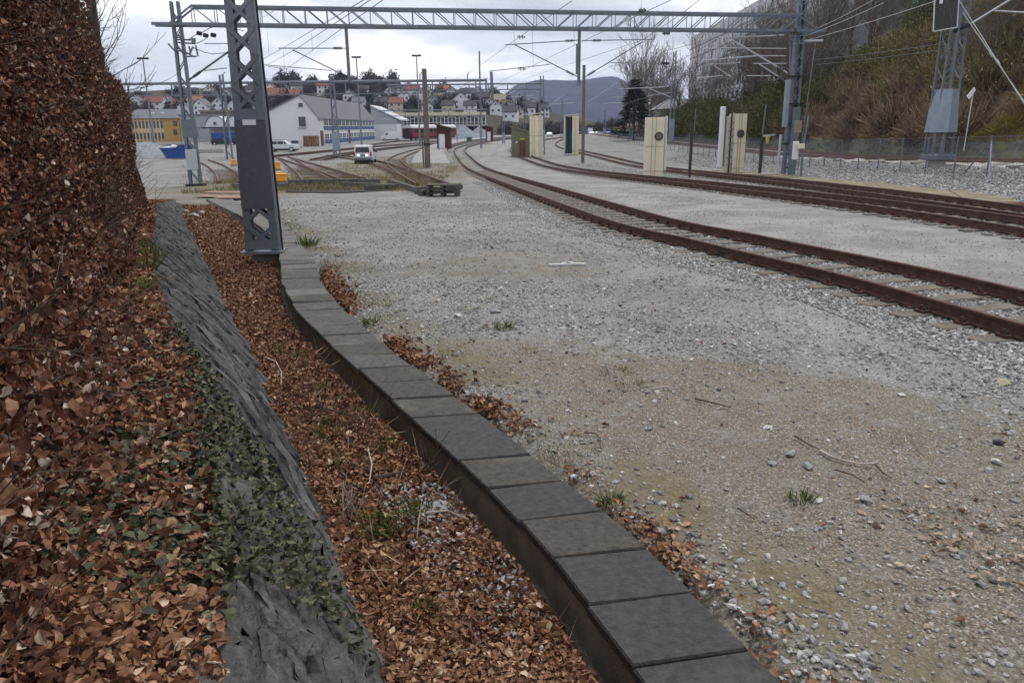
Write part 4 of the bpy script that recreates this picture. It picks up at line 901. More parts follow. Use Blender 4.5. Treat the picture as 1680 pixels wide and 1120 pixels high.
# far gantries
def far_gantry(label, x0, x1, ybot, ytop, Y, posts, step, x_ext=0):
    a, b = AT(x0, ybot, Y), AT(x1, ybot, Y); zb_, zt = (a.z + b.z) / 2, (AT(x0, ytop, Y).z + AT(x1, ytop, Y).z) / 2
    g = thing('truss_gantry', label, 'gantry', (a.x, Y, float(yard_z(Y))))
    part('chord', MB().tube([Vector((a.x, Y, zt)), Vector((b.x, Y, zt))], .16 if Y < 97 else .10, 8), M_FAR, g); part('chord', MB().tube([Vector((a.x, Y, zb_)), Vector((b.x, Y, zb_))], .07, 6), M_FAR, g)
    x = a.x + step * .3; i = 0
    while x < b.x:
        part('hanger', MB().beam((x, Y, zb_), (x, Y, zt), .13), M_FAR, g)
        if x + step < b.x: part('diagonal', MB().beam((x, Y, zt) if i % 2 == 0 else (x, Y, zb_), (x + step, Y, zb_ if i % 2 == 0 else zt), .04), M_FAR, g)
        x += step; i += 1
    for (px, py, w, cov) in posts:
        p = AT(px, py, Y); p.z = float(yard_z(Y)); H = zt - p.z + .9
        lattice(g, p, H, w, w * .6, .3, 0, (.13, .2), 1.1, 'Z', M_FAR, br=.06)
        if cov: part('cover_plate', MB().box(p + Vector((0, -.02, 2.0)), (w * .95, .36, 2.2)), M_LIGHTST, g)
    return g, zb_, zt
g2, g2b, g2t = far_gantry('pipe topped gantry crossing behind the white gabled building front, on lattice posts', 190, 798, 155, 135, 95, ((377, 259, .8, False), (553, 256, .85, True)), 5.1)
for x, y in ((366, 122), (458, 122), (689, 122), (767, 122)): part('pin', MB().tube([AT(x, 134, 95), AT(x, y, 95), AT(x + 3, y - 3, 95)], .07, 6), M_FAR, g2)
part('end_post', MB().beam(AT(797.5, 129, 95), AT(797.5, 158, 95), .2), M_FAR, g2)
g3, _, _ = far_gantry('slender truss gantry beyond the wooden pole, ending at a mast by the green shed', 634, 889, 148, 138.5, 101, ((889, 251, .8, True),), 2.4)
part('drop_post', MB().beam(AT(806, 118, 101), AT(808, 166, 101), .35), M_FAR, g3)
g4, _, _ = far_gantry('distant low gantry in front of the glazed hall', 620, 800, 190, 181, 150, ((700, 232, .7, False),), 4.)
def far_mast(label, x, ybase, ytop, Y, w=.7, cov=False, arms=(), m=M_FAR, group=None):
    p = AT(x, ybase, Y); p.z = float(ground_z(p.x, Y)); t = thing('catenary_mast', label, 'mast', tuple(p), group)
    H = AT(x, ytop, Y).z - p.z; lattice(t, p, H, w, w * .55, .3, 0, (.12, .2), 1., 'Z', m, br=.06)
    if cov: part('cover_plate', MB().box(p + Vector((0, -.03, H * .16)), (w * .95, .38, H * .24)), M_LIGHTST, t)
    for (a, b, r) in arms: pxarm(t, a, b, Y, r, None, M_WHITEST)
    return t
far_mast('lattice mast with bluish cover standing before the dark conifer, right of the cream cabinet', 1102, 206, 85, 120, .8, True, (((1015, 146), (1090, 143), .06), ((1060, 143), (1100, 160), .06), ((1062, 158), (1100, 152), .05)))
far_mast('thin mast between green shed and mountain with slanted white arm', 861, 214, 150, 170, .7, False, (((818, 166), (857, 141), .07), ((832, 160), (877, 156), .06)))
far_mast('thin mast in front of the mountain, left of the steel pole', 922, 212, 162, 190, .7, False, (((898, 176), (926, 155), .08), ((908, 171), (941, 169), .07)))
far_mast('distant mast below the mountain, right of the steel pole', 992, 209, 182, 240, .8, True, (((966, 167), (1012, 136), .10), ((990, 170), (1025, 168), .09)))
far_mast('distant mast at the foot of the dark conifer', 1035, 214, 150, 150, .8, True, (((1028, 145), (1060, 150), .06), ((1002, 160), (1040, 157), .06), ((1022, 165), (1046, 176), .06)))
far_mast('small distant mast between shelter and green shed', 826, 222, 170, 160, .6, True)
far_mast('slender mast rising behind the far red brown shelter', 788, 165, 84, 130, .35, False)

# right hand big mast on the main line
MR = AT(1537, 262, 38.8); mz = lambda y: AT(1545, y, 38.8).z - MR.z
mr = thing('lattice_mast', 'pale blue lattice mast with a folded cover plate on the main line verge', 'mast', tuple(MR))
H = 11.5; lattice(mr, MR, H, 1.0, .55, .62, .12, (.09, .1), .72, 'Z', M_STEEL, single=True, z0=.1, br=.05)
part('centre_tube', MB().tube([MR + Vector((-.05, -.42, .1)), MR + Vector((-.05, -.38, H))], .10, 8), M_STEEL, mr)
part('foundation', MB().cbox(MR + Vector((0, 0, -.35)), (.62, .6, 1.0), .03), M_CONC, mr); part('base_plate', MB().cbox(MR + Vector((0, 0, .12)), (1.25, 1.05, .26), .03), M_STEEL, mr)
b_, t_ = mz(217), mz(147); wb_, wt_ = .62, .46; cp = MB()
f0 = [Vector((-wb_, -.36, b_)), Vector((-.05, -.78, b_)), Vector((wb_ - .02, -.40, b_)), Vector((wb_, .36, b_)), Vector((-wb_, .36, b_))]; f1 = [Vector((-wt_, -.34, t_)), Vector((-.05, -.68, t_)), Vector((wt_ - .02, -.36, t_)), Vector((wt_, .34, t_)), Vector((-wt_, .34, t_))]
cp.hexa([MR + v for v in f0], [MR + v for v in f1]); part('cover_plate', cp, M_LIGHTST, mr)
qm = [AT(x - 2, y, 37.9) for x, y in ((1538, -60), (1579, -66), (1572, 45), (1533, 52))]; fpn = MB()
for k in range(1, 22): u = k / 22; fpn.beam(qm[0].lerp(qm[1], u), qm[3].lerp(qm[2], u), .022)
for k in range(1, 60): u = k / 60; fpn.beam(qm[0].lerp(qm[3], u), qm[1].lerp(qm[2], u), .022)
part('mesh_panel', fpn, M_MESHP, mr, kind='stuff')
fr_ = MB(); qq = [AT(x - 2, y, 37.85) for x, y in ((1538, -60), (1579, -66), (1572, 45), (1533, 52))]
for i in range(4): fr_.beam(qq[i], qq[(i + 1) % 4], .05)
part('panel_frame', fr_, M_WHITEST, mr)
part('number_plate', MB().box(AT(1544, 3, 37.8), (.14, .02, .18)), M_WHITE, mr)
pxarm(mr, (1566, 51), (1592, 40), 38.4, .10, None, M_DARK, 'insulator'); pxarm(mr, (1590, 41), (1690, -20), 38.4, .045, None, M_WHITEST); pxarm(mr, (1632, 18), (1700, 22), 38.6, .04, None, M_WHITEST)
gw = MB()
for a, b, i in (((1560, -20), (1685, 178), .62), ((1574, 14), (1700, 195), .42)):
    gw.tube([AT(*a, 38.6), AT(*b, 36.5)], .022, 5); gw.tube([AT(*a, 38.6).lerp(AT(*b, 36.5), i - .02), AT(*a, 38.6).lerp(AT(*b, 36.5), i + .02)], .06, 6)
part('guy_wire', gw, M_WHITEST, mr, kind='stuff')

# plain poles and lamps
def pole(name, label, cat, x, yb, yt, Y, r, m, r2=None, bits=()):
    p = AT(x, yb, Y); p.z = float(ground_z(p.x, p.y)) - .1; tpz = AT(x, yt, Y).z
    t = thing(name, label, cat, tuple(p)); part('post', MB().tube([p, Vector((p.x, p.y, tpz))], r, 10, r2), m, t); return t, Vector((p.x, p.y, tpz))
t, q = pole('wooden_pole', 'grey weathered wooden pole with a collar standing beside the low platform', 'pole', 702, 275, 113, 70, .26, M_WOODPOLE, .21)
part('collar', MB().tube([q + Vector((0, 0, -6.4)), q + Vector((0, 0, -6.2))], .28, 10), M_DARK, t); part('side_post', MB().box((q.x - .35, q.y - .2, float(yard_z(70)) + 1.3), (.14, .14, 2.6)), M_WOODPOLE, t)
t, q = pole('steel_pole', 'slim brown pole standing in ballast right of the green shed', 'pole', 956, 267, 107, 76.5, .17, M_WOODPOLE, .14)
t, q = pole('steel_post', 'dark steel post between the two front cream wash columns', 'post', 1131, 293, 197, 45.5, .085, mat('dark_steel_post', (.045, .043, .042), .7, .2, 5)); part('thin_rod', MB().tube([q + Vector((.14, 0, -.6)), q + Vector((.16, 0, .6))], .03, 6), M_FAR, t)
t, q = pole('steel_post', 'dark grey post with a small lamp, between pale column and main gantry mast', 'post', 1246, 288, 222, 48, .10, mat('dark_steel_post', (.045, .043, .042), .7, .2, 5)); part('thin_rod', MB().tube([q + Vector((0, 0, -.05)), q + Vector((.08, 0, 1.75))], .045, 6), M_FAR, t)
part('lamp_bracket', MB().beam(q + Vector((.0, -.05, -.05)), q + Vector((.75, -.05, .02)), .10), M_WHITEST, t); part('lamp', MB().tube([q + Vector((.3, -.05, -.05)), q + Vector((.3, -.05, -.5))], .14, 10, .07), M_YELLOW, t)
t, q = pole('equipment_post', 'post carrying a small cabinet right of the main gantry mast', 'post', 1313, 297, 236, 42.5, .06, M_STEEL)
part('cabinet', MB().cbox(AT(1314, 240, 42.4), (.34, .28, .26), .02), M_CREAM, t); part('cable', MB().tube([q, q + Vector((.12, 0, 1.0)), q + Vector((.14, 0, 1.45))], .06, 6), M_STEEL, t)
part('upper_box', MB().cbox(AT(1309, 208, 42.6), (.32, .3, .62), .02), mat('tan_box', (.25, .20, .15), .7, .1, 3.), t); part('white_box', MB().cbox(AT(1305, 247, 42.7), (.26, .25, .95), .02), M_WHITE, t)
for lab, x, yt, yb, hw_ in (('floodlight pole seen over the far end of the hedge', 249, 97, 232, .85), ('floodlight pole rising behind the long white building', 590, 95, 233, .7), ('floodlight pole to the left of the wooden pole', 686, 92.5, 231, .7)):
    Yl = 145; t, q = pole('floodlight_pole', lab, 'lamp post', x + 3, yb, yt, Yl, .17, M_FAR, .10)
    for s in (-1, 1): part('lamp_head', MB().cbox(q + Vector((s * hw_ * .62, 0, .1)), (hw_ * 1.1, .5, .3), .05), M_DARK, t)
    part('cross_bar', MB().beam(q + Vector((-hw_ * .9, 0, .05)), q + Vector((hw_ * .9, 0, .05)), .12), M_FAR, t)

# wires
def wire(label, pts, r=.014, sag=0., name='overhead_wire', m=M_WIRE):
    P3 = [AT(*p) for p in pts]; out = []
    for a, b in zip(P3[:-1], P3[1:]):
        for k in range(8):
            q = a.lerp(b, k / 8); q.z -= sag * 4 * (k / 8) * (1 - k / 8); out.append(q)
    out.append(P3[-1]); solo(name, MB().tube(out, r, 4), m, label, 'wire', tuple(out[0]))
wire('catenary wire from the pipe gantry up to the left arm over the stub tracks', [(395, 117, 95), (466, 78, 44), (560, 22, 24), (640, -25, 17)], .012)
wire('contact wire under the left arm, running over the stub tracks', [(383, 148, 95), (440, 106, 44), (487, 80, 30), (620, -8, 15)], .010)
wire('second contact wire under the left arm, right of the first', [(468, 134, 95), (471, 113, 44), (553, 53, 24), (650, -15, 15)], .010)
wire('catenary wire dropping to the left insulator of the middle arms', [(690, 160, 101), (782, 112, 70), (845, 66, 45), (938, 2, 25)], .012)
wire('contact wire below the middle left arm, sloping over the nearest track', [(790, 148, 101), (820, 135, 80), (900, 95, 52), (1000, 47, 34), (1108, -3, 24)], .011)
wire('catenary wire over the middle right arm', [(860, 130, 120), (880, 123, 95), (1055, 66, 45), (1125, 18, 28), (1160, -10, 22)], .012)
wire('contact wire below the middle right arm', [(925, 150, 140), (1000, 110, 60), (1180, 60, 38), (1350, -5, 22)], .010)
wire('feeder wire crossing the sky at the upper left', [(430, 30, 45), (480, 0, 40), (520, -20, 36)], .010)
for i, (lab, a, b) in enumerate((('lower', (1318, 68, 46), (1535, 2, 36)), ('middle', (1320, 60, 46), (1450, 5, 38)), ('upper', (1345, 45, 46), (1440, -4, 40)), ('faint upper', (1340, 98, 60), (1545, 72, 40)), ('faint lower', (1340, 106, 60), (1545, 82, 40)))):
    wire(lab + ' wire running from the main gantry mast toward the wooded slope', [a, b], .014, .05, m=M_WHITEST if i < 3 else M_WIRE)
for i, (a, b) in enumerate((((1185, 104, 50), (900, 172, 240)), ((1170, 126, 50), (960, 186, 240)), ((1180, 63, 47), (1015, 146, 120)), ((1160, 99, 47), (1062, 158, 120)))):
    wire(('topmost', 'second', 'third', 'lowest')[i] + ' main line wire stretching from the gantry mast arms to the distant masts', [a, b], .018, .3)
dr = MB()
for x, y0, y1, Y in ((439, 54, 90, 40), (511, 55, 86, 42), (873, 50, 112, Y2), (843, 52, 75, Y2), (941, 46, 75, Y2), (1052, 0, 66, Y2), (1043, 70, 104, Y2), (1051, 70, 104, Y2), (465, 84, 118, Y1), (470, 113, 134, Y1)): dr.tube([AT(x, y0, Y), AT(x + 2, y1, Y)], .007, 4)
solo('wire_droppers', dr, M_WIRE, 'thin vertical dropper wires hanging under the main gantry beam', 'wires', (0, 44, 6), kind='stuff')

# =================================================================== WASH PLANT, SHEDS
def column(label, x, yb, yt, Y, w, d, yaw, disc=None, roof=False, dark=None):
    p = AT(x, yb, Y); p.z = float(ground_z(p.x, Y)); Hc = AT(x, yt, Y).z - p.z
    t = thing('wash_column', label, 'wash column', tuple(p)); ca, sa = math.cos(yaw), math.sin(yaw)
    L = lambda u, v, z: p + Vector((u * ca - v * sa, u * sa + v * ca, z))
    zc = [0, Hc * .1, Hc * .52, Hc]
    for a, b in zip(zc[:-1], zc[1:]):
        part('panel', MB().cbox(L(0, 0, (a + b) / 2), (w, d, b - a - .012), .025, yaw), M_CREAM, t); part('joint', MB().box(L(0, 0, b - .01), (w + .012, d + .012, .035), yaw), M_CREAMD, t) if b < Hc else None
    for u in (-w * .16, w * .05): part('batten', MB().box(L(u, -d / 2 - .012, Hc / 2), (.035, .025, Hc * .99), yaw), M_CREAMD, t)
    if disc: 
        u, z = disc; part('dial', MB().disc(L(u, -d / 2 - .03, z), (-sa, ca, 0) if False else (sa, -ca, 0), .20, .05, 24), M_GLASSB, t)
        rg = MB(); 
        for k in range(20):
            a0, a1 = 2 * math.pi * k / 20, 2 * math.pi * (k + 1) / 20; rg.beam(L(u + .22 * math.cos(a0), -d / 2 - .05, z + .22 * math.sin(a0)), L(u + .22 * math.cos(a1), -d / 2 - .05, z + .22 * math.sin(a1)), .05)
        part('dial_ring', rg, M_DARK, t)
    return t, L, Hc
t, L, Hc = column('cream wash column with round dial and white side board, beside the joining tracks', 1071, 290, 193, 47.2, 1.10, 1.0, -.10, (.22, 2.35))
part('side_board', MB().cbox(L(.68, .2, Hc * .56), (.13, .5, Hc * .92), .02, -.1), M_WHITE, t); part('bracket', MB().beam(L(.4, 0, .95), L(.85, 0, 1.0), .06), M_WHITEST, t); part('bracket', MB().beam(L(.3, 0, Hc + .03), L(.7, 0, Hc + .05), .06), M_FAR, t)
t, L, Hc = column('cream wash column with a dial, pipes and a tall white board on its left', 1205, 285, 187, 50.5, .82, .8, .25, (.0, 2.5))
part('side_board', MB().cbox(L(-1.15, -.1, Hc * .62), (.26, .3, Hc * 1.0), .04, .2), M_WHITE, t); part('board_back', MB().cbox(L(-.95, -.0, Hc * .62), (.10, .3, Hc * .98), .03, .2), M_COVER, t)
part('inner_panel', MB().cbox(L(-.68, .05, Hc * .48), (.24, .3, Hc * .96), .02, .2), M_CREAM, t)
for u in (-.48, -.56): part('pipe', MB().tube([L(u, -.2, .1), L(u, -.2, Hc + .1)], .05, 8), M_DARK if u < -.5 else M_WHITEST, t)
pp = MB()
for k in range(7): pp.tube([L(-.75, -.3, .6 + k * .42), L(-.45, -.3, .7 + k * .42)], .035, 6)
part('valves', pp, M_FAR, t, kind='stuff')
t, L, Hc = column('stained cream wash column with slanted cap right beside the green shed', 880, 252, 190, 92, 1.15, 1.2, -.5)
part('cap', MB().prism([L(-.62, -.65, Hc), L(.62, -.65, Hc + .25), L(.62, .65, Hc + .25), L(-.62, .65, Hc)], (0, 0, .06)), M_CREAM, t)
t, L, Hc = column('cream wash column holding tall dark blue brushes, left of the slim brown pole', 944, 245, 190, 98, .75, 1.0, -.15)
part('back_panel', MB().cbox(L(-1.35, .3, Hc / 2), (.2, .7, Hc), .02, -.15), M_CREAM, t); part('roof', MB().prism([L(-1.5, -.6, Hc), L(.4, -.6, Hc + .12), L(.4, .6, Hc + .12), L(-1.5, .6, Hc)], (0, 0, .08)), M_CREAM, t)
for u in (-1.0, -.62): part('brush', MB().tube([L(u, -.1, .15), L(u, -.1, Hc * .3), L(u, -.1, Hc * .62), L(u, -.1, Hc * .72)], .24, 12, .16), M_RUBBER, t); part('brush_head', MB().tube([L(u, -.1, Hc * .66), L(u, -.1, Hc * .97)], .18, 10), M_DARK, t)

def shed(label, x0, x1, yb, ytl, ytr, Y, depth, m, boards, roofm, name='shed', door=None):
    a = AT(x0, yb, Y); b = AT(x1, yb, Y); zg = float(ground_z(a.x, Y)) + (.5 if 'shelter' in name else 0); hl = AT(x0, ytl, Y).z; hr = AT(x1, ytr, Y).z
    t = thing(name, label, name.replace('_', ' '), ((a.x + b.x) / 2, Y, zg)); w = b.x - a.x; n = boards
    for i in range(n):
        u0, u1 = i / n, (i + 1) / n; g = .012; x_0, x_1 = a.x + w * u0 + g, a.x + w * u1 - g; j = R_.uniform(0, .02)
        z0_, z1_ = hl + (hr - hl) * u0, hl + (hr - hl) * u1
        part('board', MB().hexa([Vector((x_0, Y - j, zg)), Vector((x_1, Y - j, zg)), Vector((x_1, Y + .06, zg)), Vector((x_0, Y + .06, zg))], [Vector((x_0, Y - j, z0_)), Vector((x_1, Y - j, z1_)), Vector((x_1, Y + .06, z1_)), Vector((x_0, Y + .06, z0_))]), m, t)
    part('side_wall', MB().hexa([Vector((a.x, Y + .07, zg)), Vector((b.x, Y + .07, zg)), Vector((b.x, Y + depth, zg)), Vector((a.x, Y + depth, zg))], [Vector((a.x, Y + .07, hl)), Vector((b.x, Y + .07, hr)), Vector((b.x, Y + depth, hr)), Vector((a.x, Y + depth, hl))]), m, t)
    o = .18; part('roof', MB().hexa([Vector((a.x - o, Y - o, hl + .03 + o * .1)), Vector((b.x + o, Y - o, hr + .03)), Vector((b.x + o, Y + depth + o, hr + .03)), Vector((a.x - o, Y + depth + o, hl + .03))], [Vector((a.x - o, Y - o, hl + .2)), Vector((b.x + o, Y - o, hr + .17)), Vector((b.x + o, Y + depth + o, hr + .17)), Vector((a.x - o, Y + depth + o, hl + .2))]), roofm, t)
    return t, a, b, zg, hl, hr
t, a, b, zg, hl, hr = shed('olive green wooden shed with a brown door and sloping roof between two tracks', 839, 871, 247, 209, 219, 92, 2.4, M_GREEN, 9, M_GREEN)
dp = part('door', MB().cbox((a.x + (b.x - a.x) * .56, 91.95, zg + .95), (.68, .06, 1.85), .015), M_BROWN, t); part('handle', MB().box((a.x + (b.x - a.x) * .56 + .25, 91.9, zg + .95), (.05, .05, .15)), M_DARK, dp); part('lamp', MB().cbox((a.x + .6, 91.9, zg + 1.7), (.2, .12, .2), .02), M_WHITE, t)
part('sign', MB().box((a.x + (b.x - a.x) * .56, 91.92, zg + 2.05), (.5, .04, .15)), M_YELLOW, t)
t, a, b, zg, hl, hr = shed('dark red shelter with a white front panel on the platform', 717, 739, 238.5, 206, 213, 112, 2.6, M_DRED, 7, M_ROOFD, 'platform_shelter')
part('white_panel', MB().box((a.x + (b.x - a.x) * .38, 111.93, zg + 1.05), ((b.x - a.x) * .42, .05, 1.9)), M_WHITE, t); part('roof_edge', MB().beam((a.x - .35, 111.6, hl + .25), (b.x + .4, 111.6, hr + .17), .16), M_BROWN, t)
t, a, b, zg, hl, hr = shed('far dark red shelter with a pale front at the bend of the platform', 797, 809, 226.5, 207, 210, 165, 2.8, M_DRED, 4, M_ROOFD, 'platform_shelter')
part('white_panel', MB().box((a.x + (b.x - a.x) * .42, 164.9, zg + 1.0), ((b.x - a.x) * .5, .05, 1.8)), M_GWHITE, t)
for lab, x, yb, yt, Y in (('grey green bin on the platform near the bend', 770, 231.5, 226, 128), ):
    p = AT(x, yb, Y); solo('bin', MB().cbox(p + Vector((0, 0, .3)), (.85, .7, .6), .06), mat('grey_green', (.07, .085, .075), .6), lab, 'bin', tuple(p))
for x, yb, yt in ((808, 236, 225), (813, 235, 225)):
    p = AT(x, yb, 100); p.z = float(yard_z(100)); solo('marker_post', MB().cbox(p + Vector((0, 0, .5)), (.28, .2, 1.0), .03), M_GWHITE, ('left' if x < 810 else 'right') + ' one of two short pale posts beside the bending track', 'post', tuple(p))
for x, yb, yt, Y in ((720, 247, 224, 100), (750, 233, 220, 125), (730, 240, 226, 112)):
    p = AT(x, yb, Y); solo('platform_post', MB().tube([p, Vector((p.x, Y, AT(x, yt, Y).z))], .07, 6), M_FAR, {720: 'thin grey post in front of the dark red shelter', 750: 'thin grey post right of the dark red shelter', 730: 'thin grey post directly before the white shelter panel'}[x], 'post', tuple(p))

# end beam, orange boxes, pallet and other things at the stub tracks
pbm = G(548, 304); tb = thing('timber_beam', 'long dark timber beam closing off the ends of the weedy stub tracks', 'beam', tuple(pbm))
a, b = G(474, 304), G(624, 303); zb0 = float(yard_z(a.y)) + .16
for k in range(4): p = a.lerp(b, k / 4 + .004); q = a.lerp(b, (k + 1) / 4 - .004); part('beam', MB().beam((p.x, p.y, zb0 + R_.uniform(-.02, .02)), (q.x, q.y, zb0), .30, .26), M_TIMBER, tb)
for k in range(6): p = a.lerp(b, (k + .5) / 6); part('block', MB().cbox((p.x + R_.uniform(-.2, .2), p.y - .1, zb0 - .22), (R_.uniform(.4, .8), .4, .22), .03), M_TIMBER, tb)
pit = MB(); q = [G(468, 316), G(560, 318), G(650, 312), G(640, 305), G(475, 307)]; pit.add([(v.x, v.y, float(ground_z(v.x, v.y)) + .03) for v in q], [(0, 1, 2, 3, 4)]); tag(link('pit_shade_patch', pit.mesh('pit_shade_patch', mat('painted_pit_shade', (.035, .028, .022), .95, .5, 5.), (0, 0, 0))), kind='structure')  # flat dark sheet painted in for the shaded pit below the beam
for lab, x, y, w, h, Y in (('orange box resting on the track end, the lower and nearer one of the front pair', 459, 303, .72, .34, 41), ('orange box behind the nearest orange one', 450, 297, .68, .34, 44), ('orange box among yellow grass farther up the track', 451, 271, .75, .5, 66), ('small orange box peeping out left of the near mast', 383, 264.5, .5, .4, 76)):
    p = AT(x, y, Y); zg = float(yard_z(Y)) + .1; p.z = zg
    t = thing('orange_box', lab, 'box', tuple(p)); part('body', MB().cbox(p + Vector((0, 0, h / 2 + .08)), (w, .55, h), .05, .15), M_ORANGE, t); part('lid', MB().cbox(p + Vector((0, 0, h + .11)), (w + .04, .6, .07), .02, .15), M_ORANGE, t); part('support', MB().box(p + Vector((.0, 0, .03)), (w * 1.15, .4, .12)), M_FAR, t)
def pallet(label, p, w, d, rz, n, m, grp=None, name='pallet'):
    t = thing(name, label, 'pallet', tuple(p), grp); ca, sa = math.cos(rz), math.sin(rz)
    L = lambda u, v, z: p + Vector((u * ca - v * sa, u * sa + v * ca, z))
    for j in range(n):
        z = j * .15
        for k in range(6): part('board', MB().box(L(0, -d / 2 + (k + .5) * d / 6, z + .13), (w, d / 6 * .72, .028), rz), m, t)
        for u in (-w * .42, 0, w * .42): part('bearer', MB().box(L(u, 0, z + .06), (.11, d, .09), rz), m, t)
    return t
for i, (x0, y0, x1, y1, w) in enumerate(((640, 301, 690, 318, .2), (560, 306, 650, 311, .24), (395, 304, 470, 309, .26), (385, 309, 440, 314, .24), (600, 313, 645, 310, .2), (690, 322, 752, 312, .2))):
    p, q = G(x0, y0), G(x1, y1); p.z = float(yard_z(p.y)) + .12; q.z = float(yard_z(q.y)) + .12; solo('old_sleeper', MB().beam(p, q, w, .2), M_TIMBER, ('dark old sleeper lying beside the right stub track', 'dark old sleeper on the painted pit shade before the timber beam', 'upper dark old sleeper right of the near mast', 'lower dark old sleeper behind the near mast', 'short dark old sleeper at the right end of the painted pit shade', 'old sleeper poking out under the pallet stack')[i], 'sleeper', tuple(p))
pp_ = G(727, 322.5); pallet('weathered grey pallet stack lying at the end of the right stub track', pp_ + Vector((0, .3, 0)), 1.25, .9, -.08, 3, M_TIMBER)
p = G(692, 318); solo('timber_block', MB().cbox(p + Vector((0, 0, .15)), (.55, .4, .3), .04, .3), M_TIMBER, 'grey timber block beside the pallet stack', 'timber', tuple(p))
p = G(742, 316); solo('timber_block', MB().cbox(p + Vector((0, .5, .2)), (.8, .25, .22), .04, -.1), M_TIMBER, 'grey timber block sticking out behind the pallet stack', 'timber', tuple(p))
p = G(375, 325); rr_ = MB()
plt = thing('rusty_plate', 'rust red steel sheets lying flat at the far end of the cable duct', 'steel plate', tuple(p))
for k, (x, y, w, d, rz) in enumerate(((365, 324, 1.9, 1.0, -.2), (388, 327, 1.4, .8, -.15), (372, 319, 1.8, .7, -.2))): q = G(x, y); part('sheet', MB().box((q.x, q.y, float(yard_z(q.y)) + .06 + .02 * k), (w, d, .02), rz), mat('rusty_sheet', (.26, .15, .11), .8, .25, 4., dirt=(.34, .28, .24), dscale=2.), plt)
for i, (x, y, s) in enumerate(((318, 355, .32), (305, 349, .25), (330, 352, .28))):
    q = G(x, y, -.1); v = STV[i] * s; me = bpy.data.meshes.new('rock'); me.from_pydata([tuple(u) for u in v], [], ICO_F); me.materials.append(M_CONC)
    tag(link('rock', me, None, q + Vector((0, 0, s * .15))), ('largest', 'left', 'right')[i] + ' pale broken stone lying by the far end of the slate wall', 'stone')
#@@PART3
# =================================================================== HILL, HOUSES, MOUNTAIN
def px_X(px, Y): return (px - 840) / F_PX * Y
_hp = [(-400, 190), (0, 168), (180, 163), (260, 157), (330, 152), (400, 150), (470, 142), (520, 148), (560, 141), (600, 138), (650, 147), (700, 152), (760, 152), (820, 162), (880, 180), (940, 196), (1000, 205), (1100, 208)]
HT = interp([(px_X(p, 520), 2.35 + (207 - (y + (p - 840) * .0105)) * 520 / F_PX) for p, y in _hp])
def hill_z(X, Y):
    X = np.asarray(X, float); Y = np.asarray(Y, float); top = HT(X * 520 / np.maximum(Y, 330)) * np.clip(Y / 520, .6, 1.25)
    t = np.clip((Y - 330) / 190, 0, 1); z = -1.3 + (top + 1.3) * (t * .65 + .35 * t * t * (3 - 2 * t))
    return z - sstep(560, 800, Y) * top * .6 + 1.6 * (fbm(X * .02, Y * .02, 3) - .5) * sstep(330, 380, Y)
grid('hill', np.linspace(-620, 130, 190), np.linspace(326, 800, 90), hill_z, mat('hill_scrub', (.075, .068, .045), .95, .45, .06, dirt=(.05, .042, .035), dscale=.12, dth=.5, spec=.05))
def on_hill(x, y):
    r = ray(x, y); prev = None
    for Y in np.arange(332, 640, 2.):
        t = Y / r[1]; z = CAM_H + r[2] * t; h = float(hill_z(r[0] * t, Y))
        if z <= h: return Vector((r[0] * t, Y, h))
    return AT(x, y, 515)
WALLS = {'white': M_GWHITE, 'cream': mat('cream_boards', (.55, .48, .36), .7, .06, 1.), 'ochre': M_OCHRE, 'dark brown': mat('dark_boards', (.045, .035, .032), .8, .2, 2.), 'grey': M_WALLG, 'dull red': mat('red_boards', (.16, .05, .04), .75, .15, 2.)}
ROOFS = {'dark': M_ROOFD, 'orange tiled': M_ROOFO, 'dull red': M_ROOFR, 'grey': M_ROOFG, 'tan': M_ROOFT}
WIN = MB().box((0, 0, 0), (1, .14, 1)).mesh('window', M_GLASS); WFR = MB().box((0, 0, 0), (1, .08, 1)).mesh('frame', M_WHITE); fixn(WIN); fixn(WFR)
CHM = MB().box((0, 0, 0), (.8, .8, 1.8)).mesh('chimney', M_BROWN); fixn(CHM)
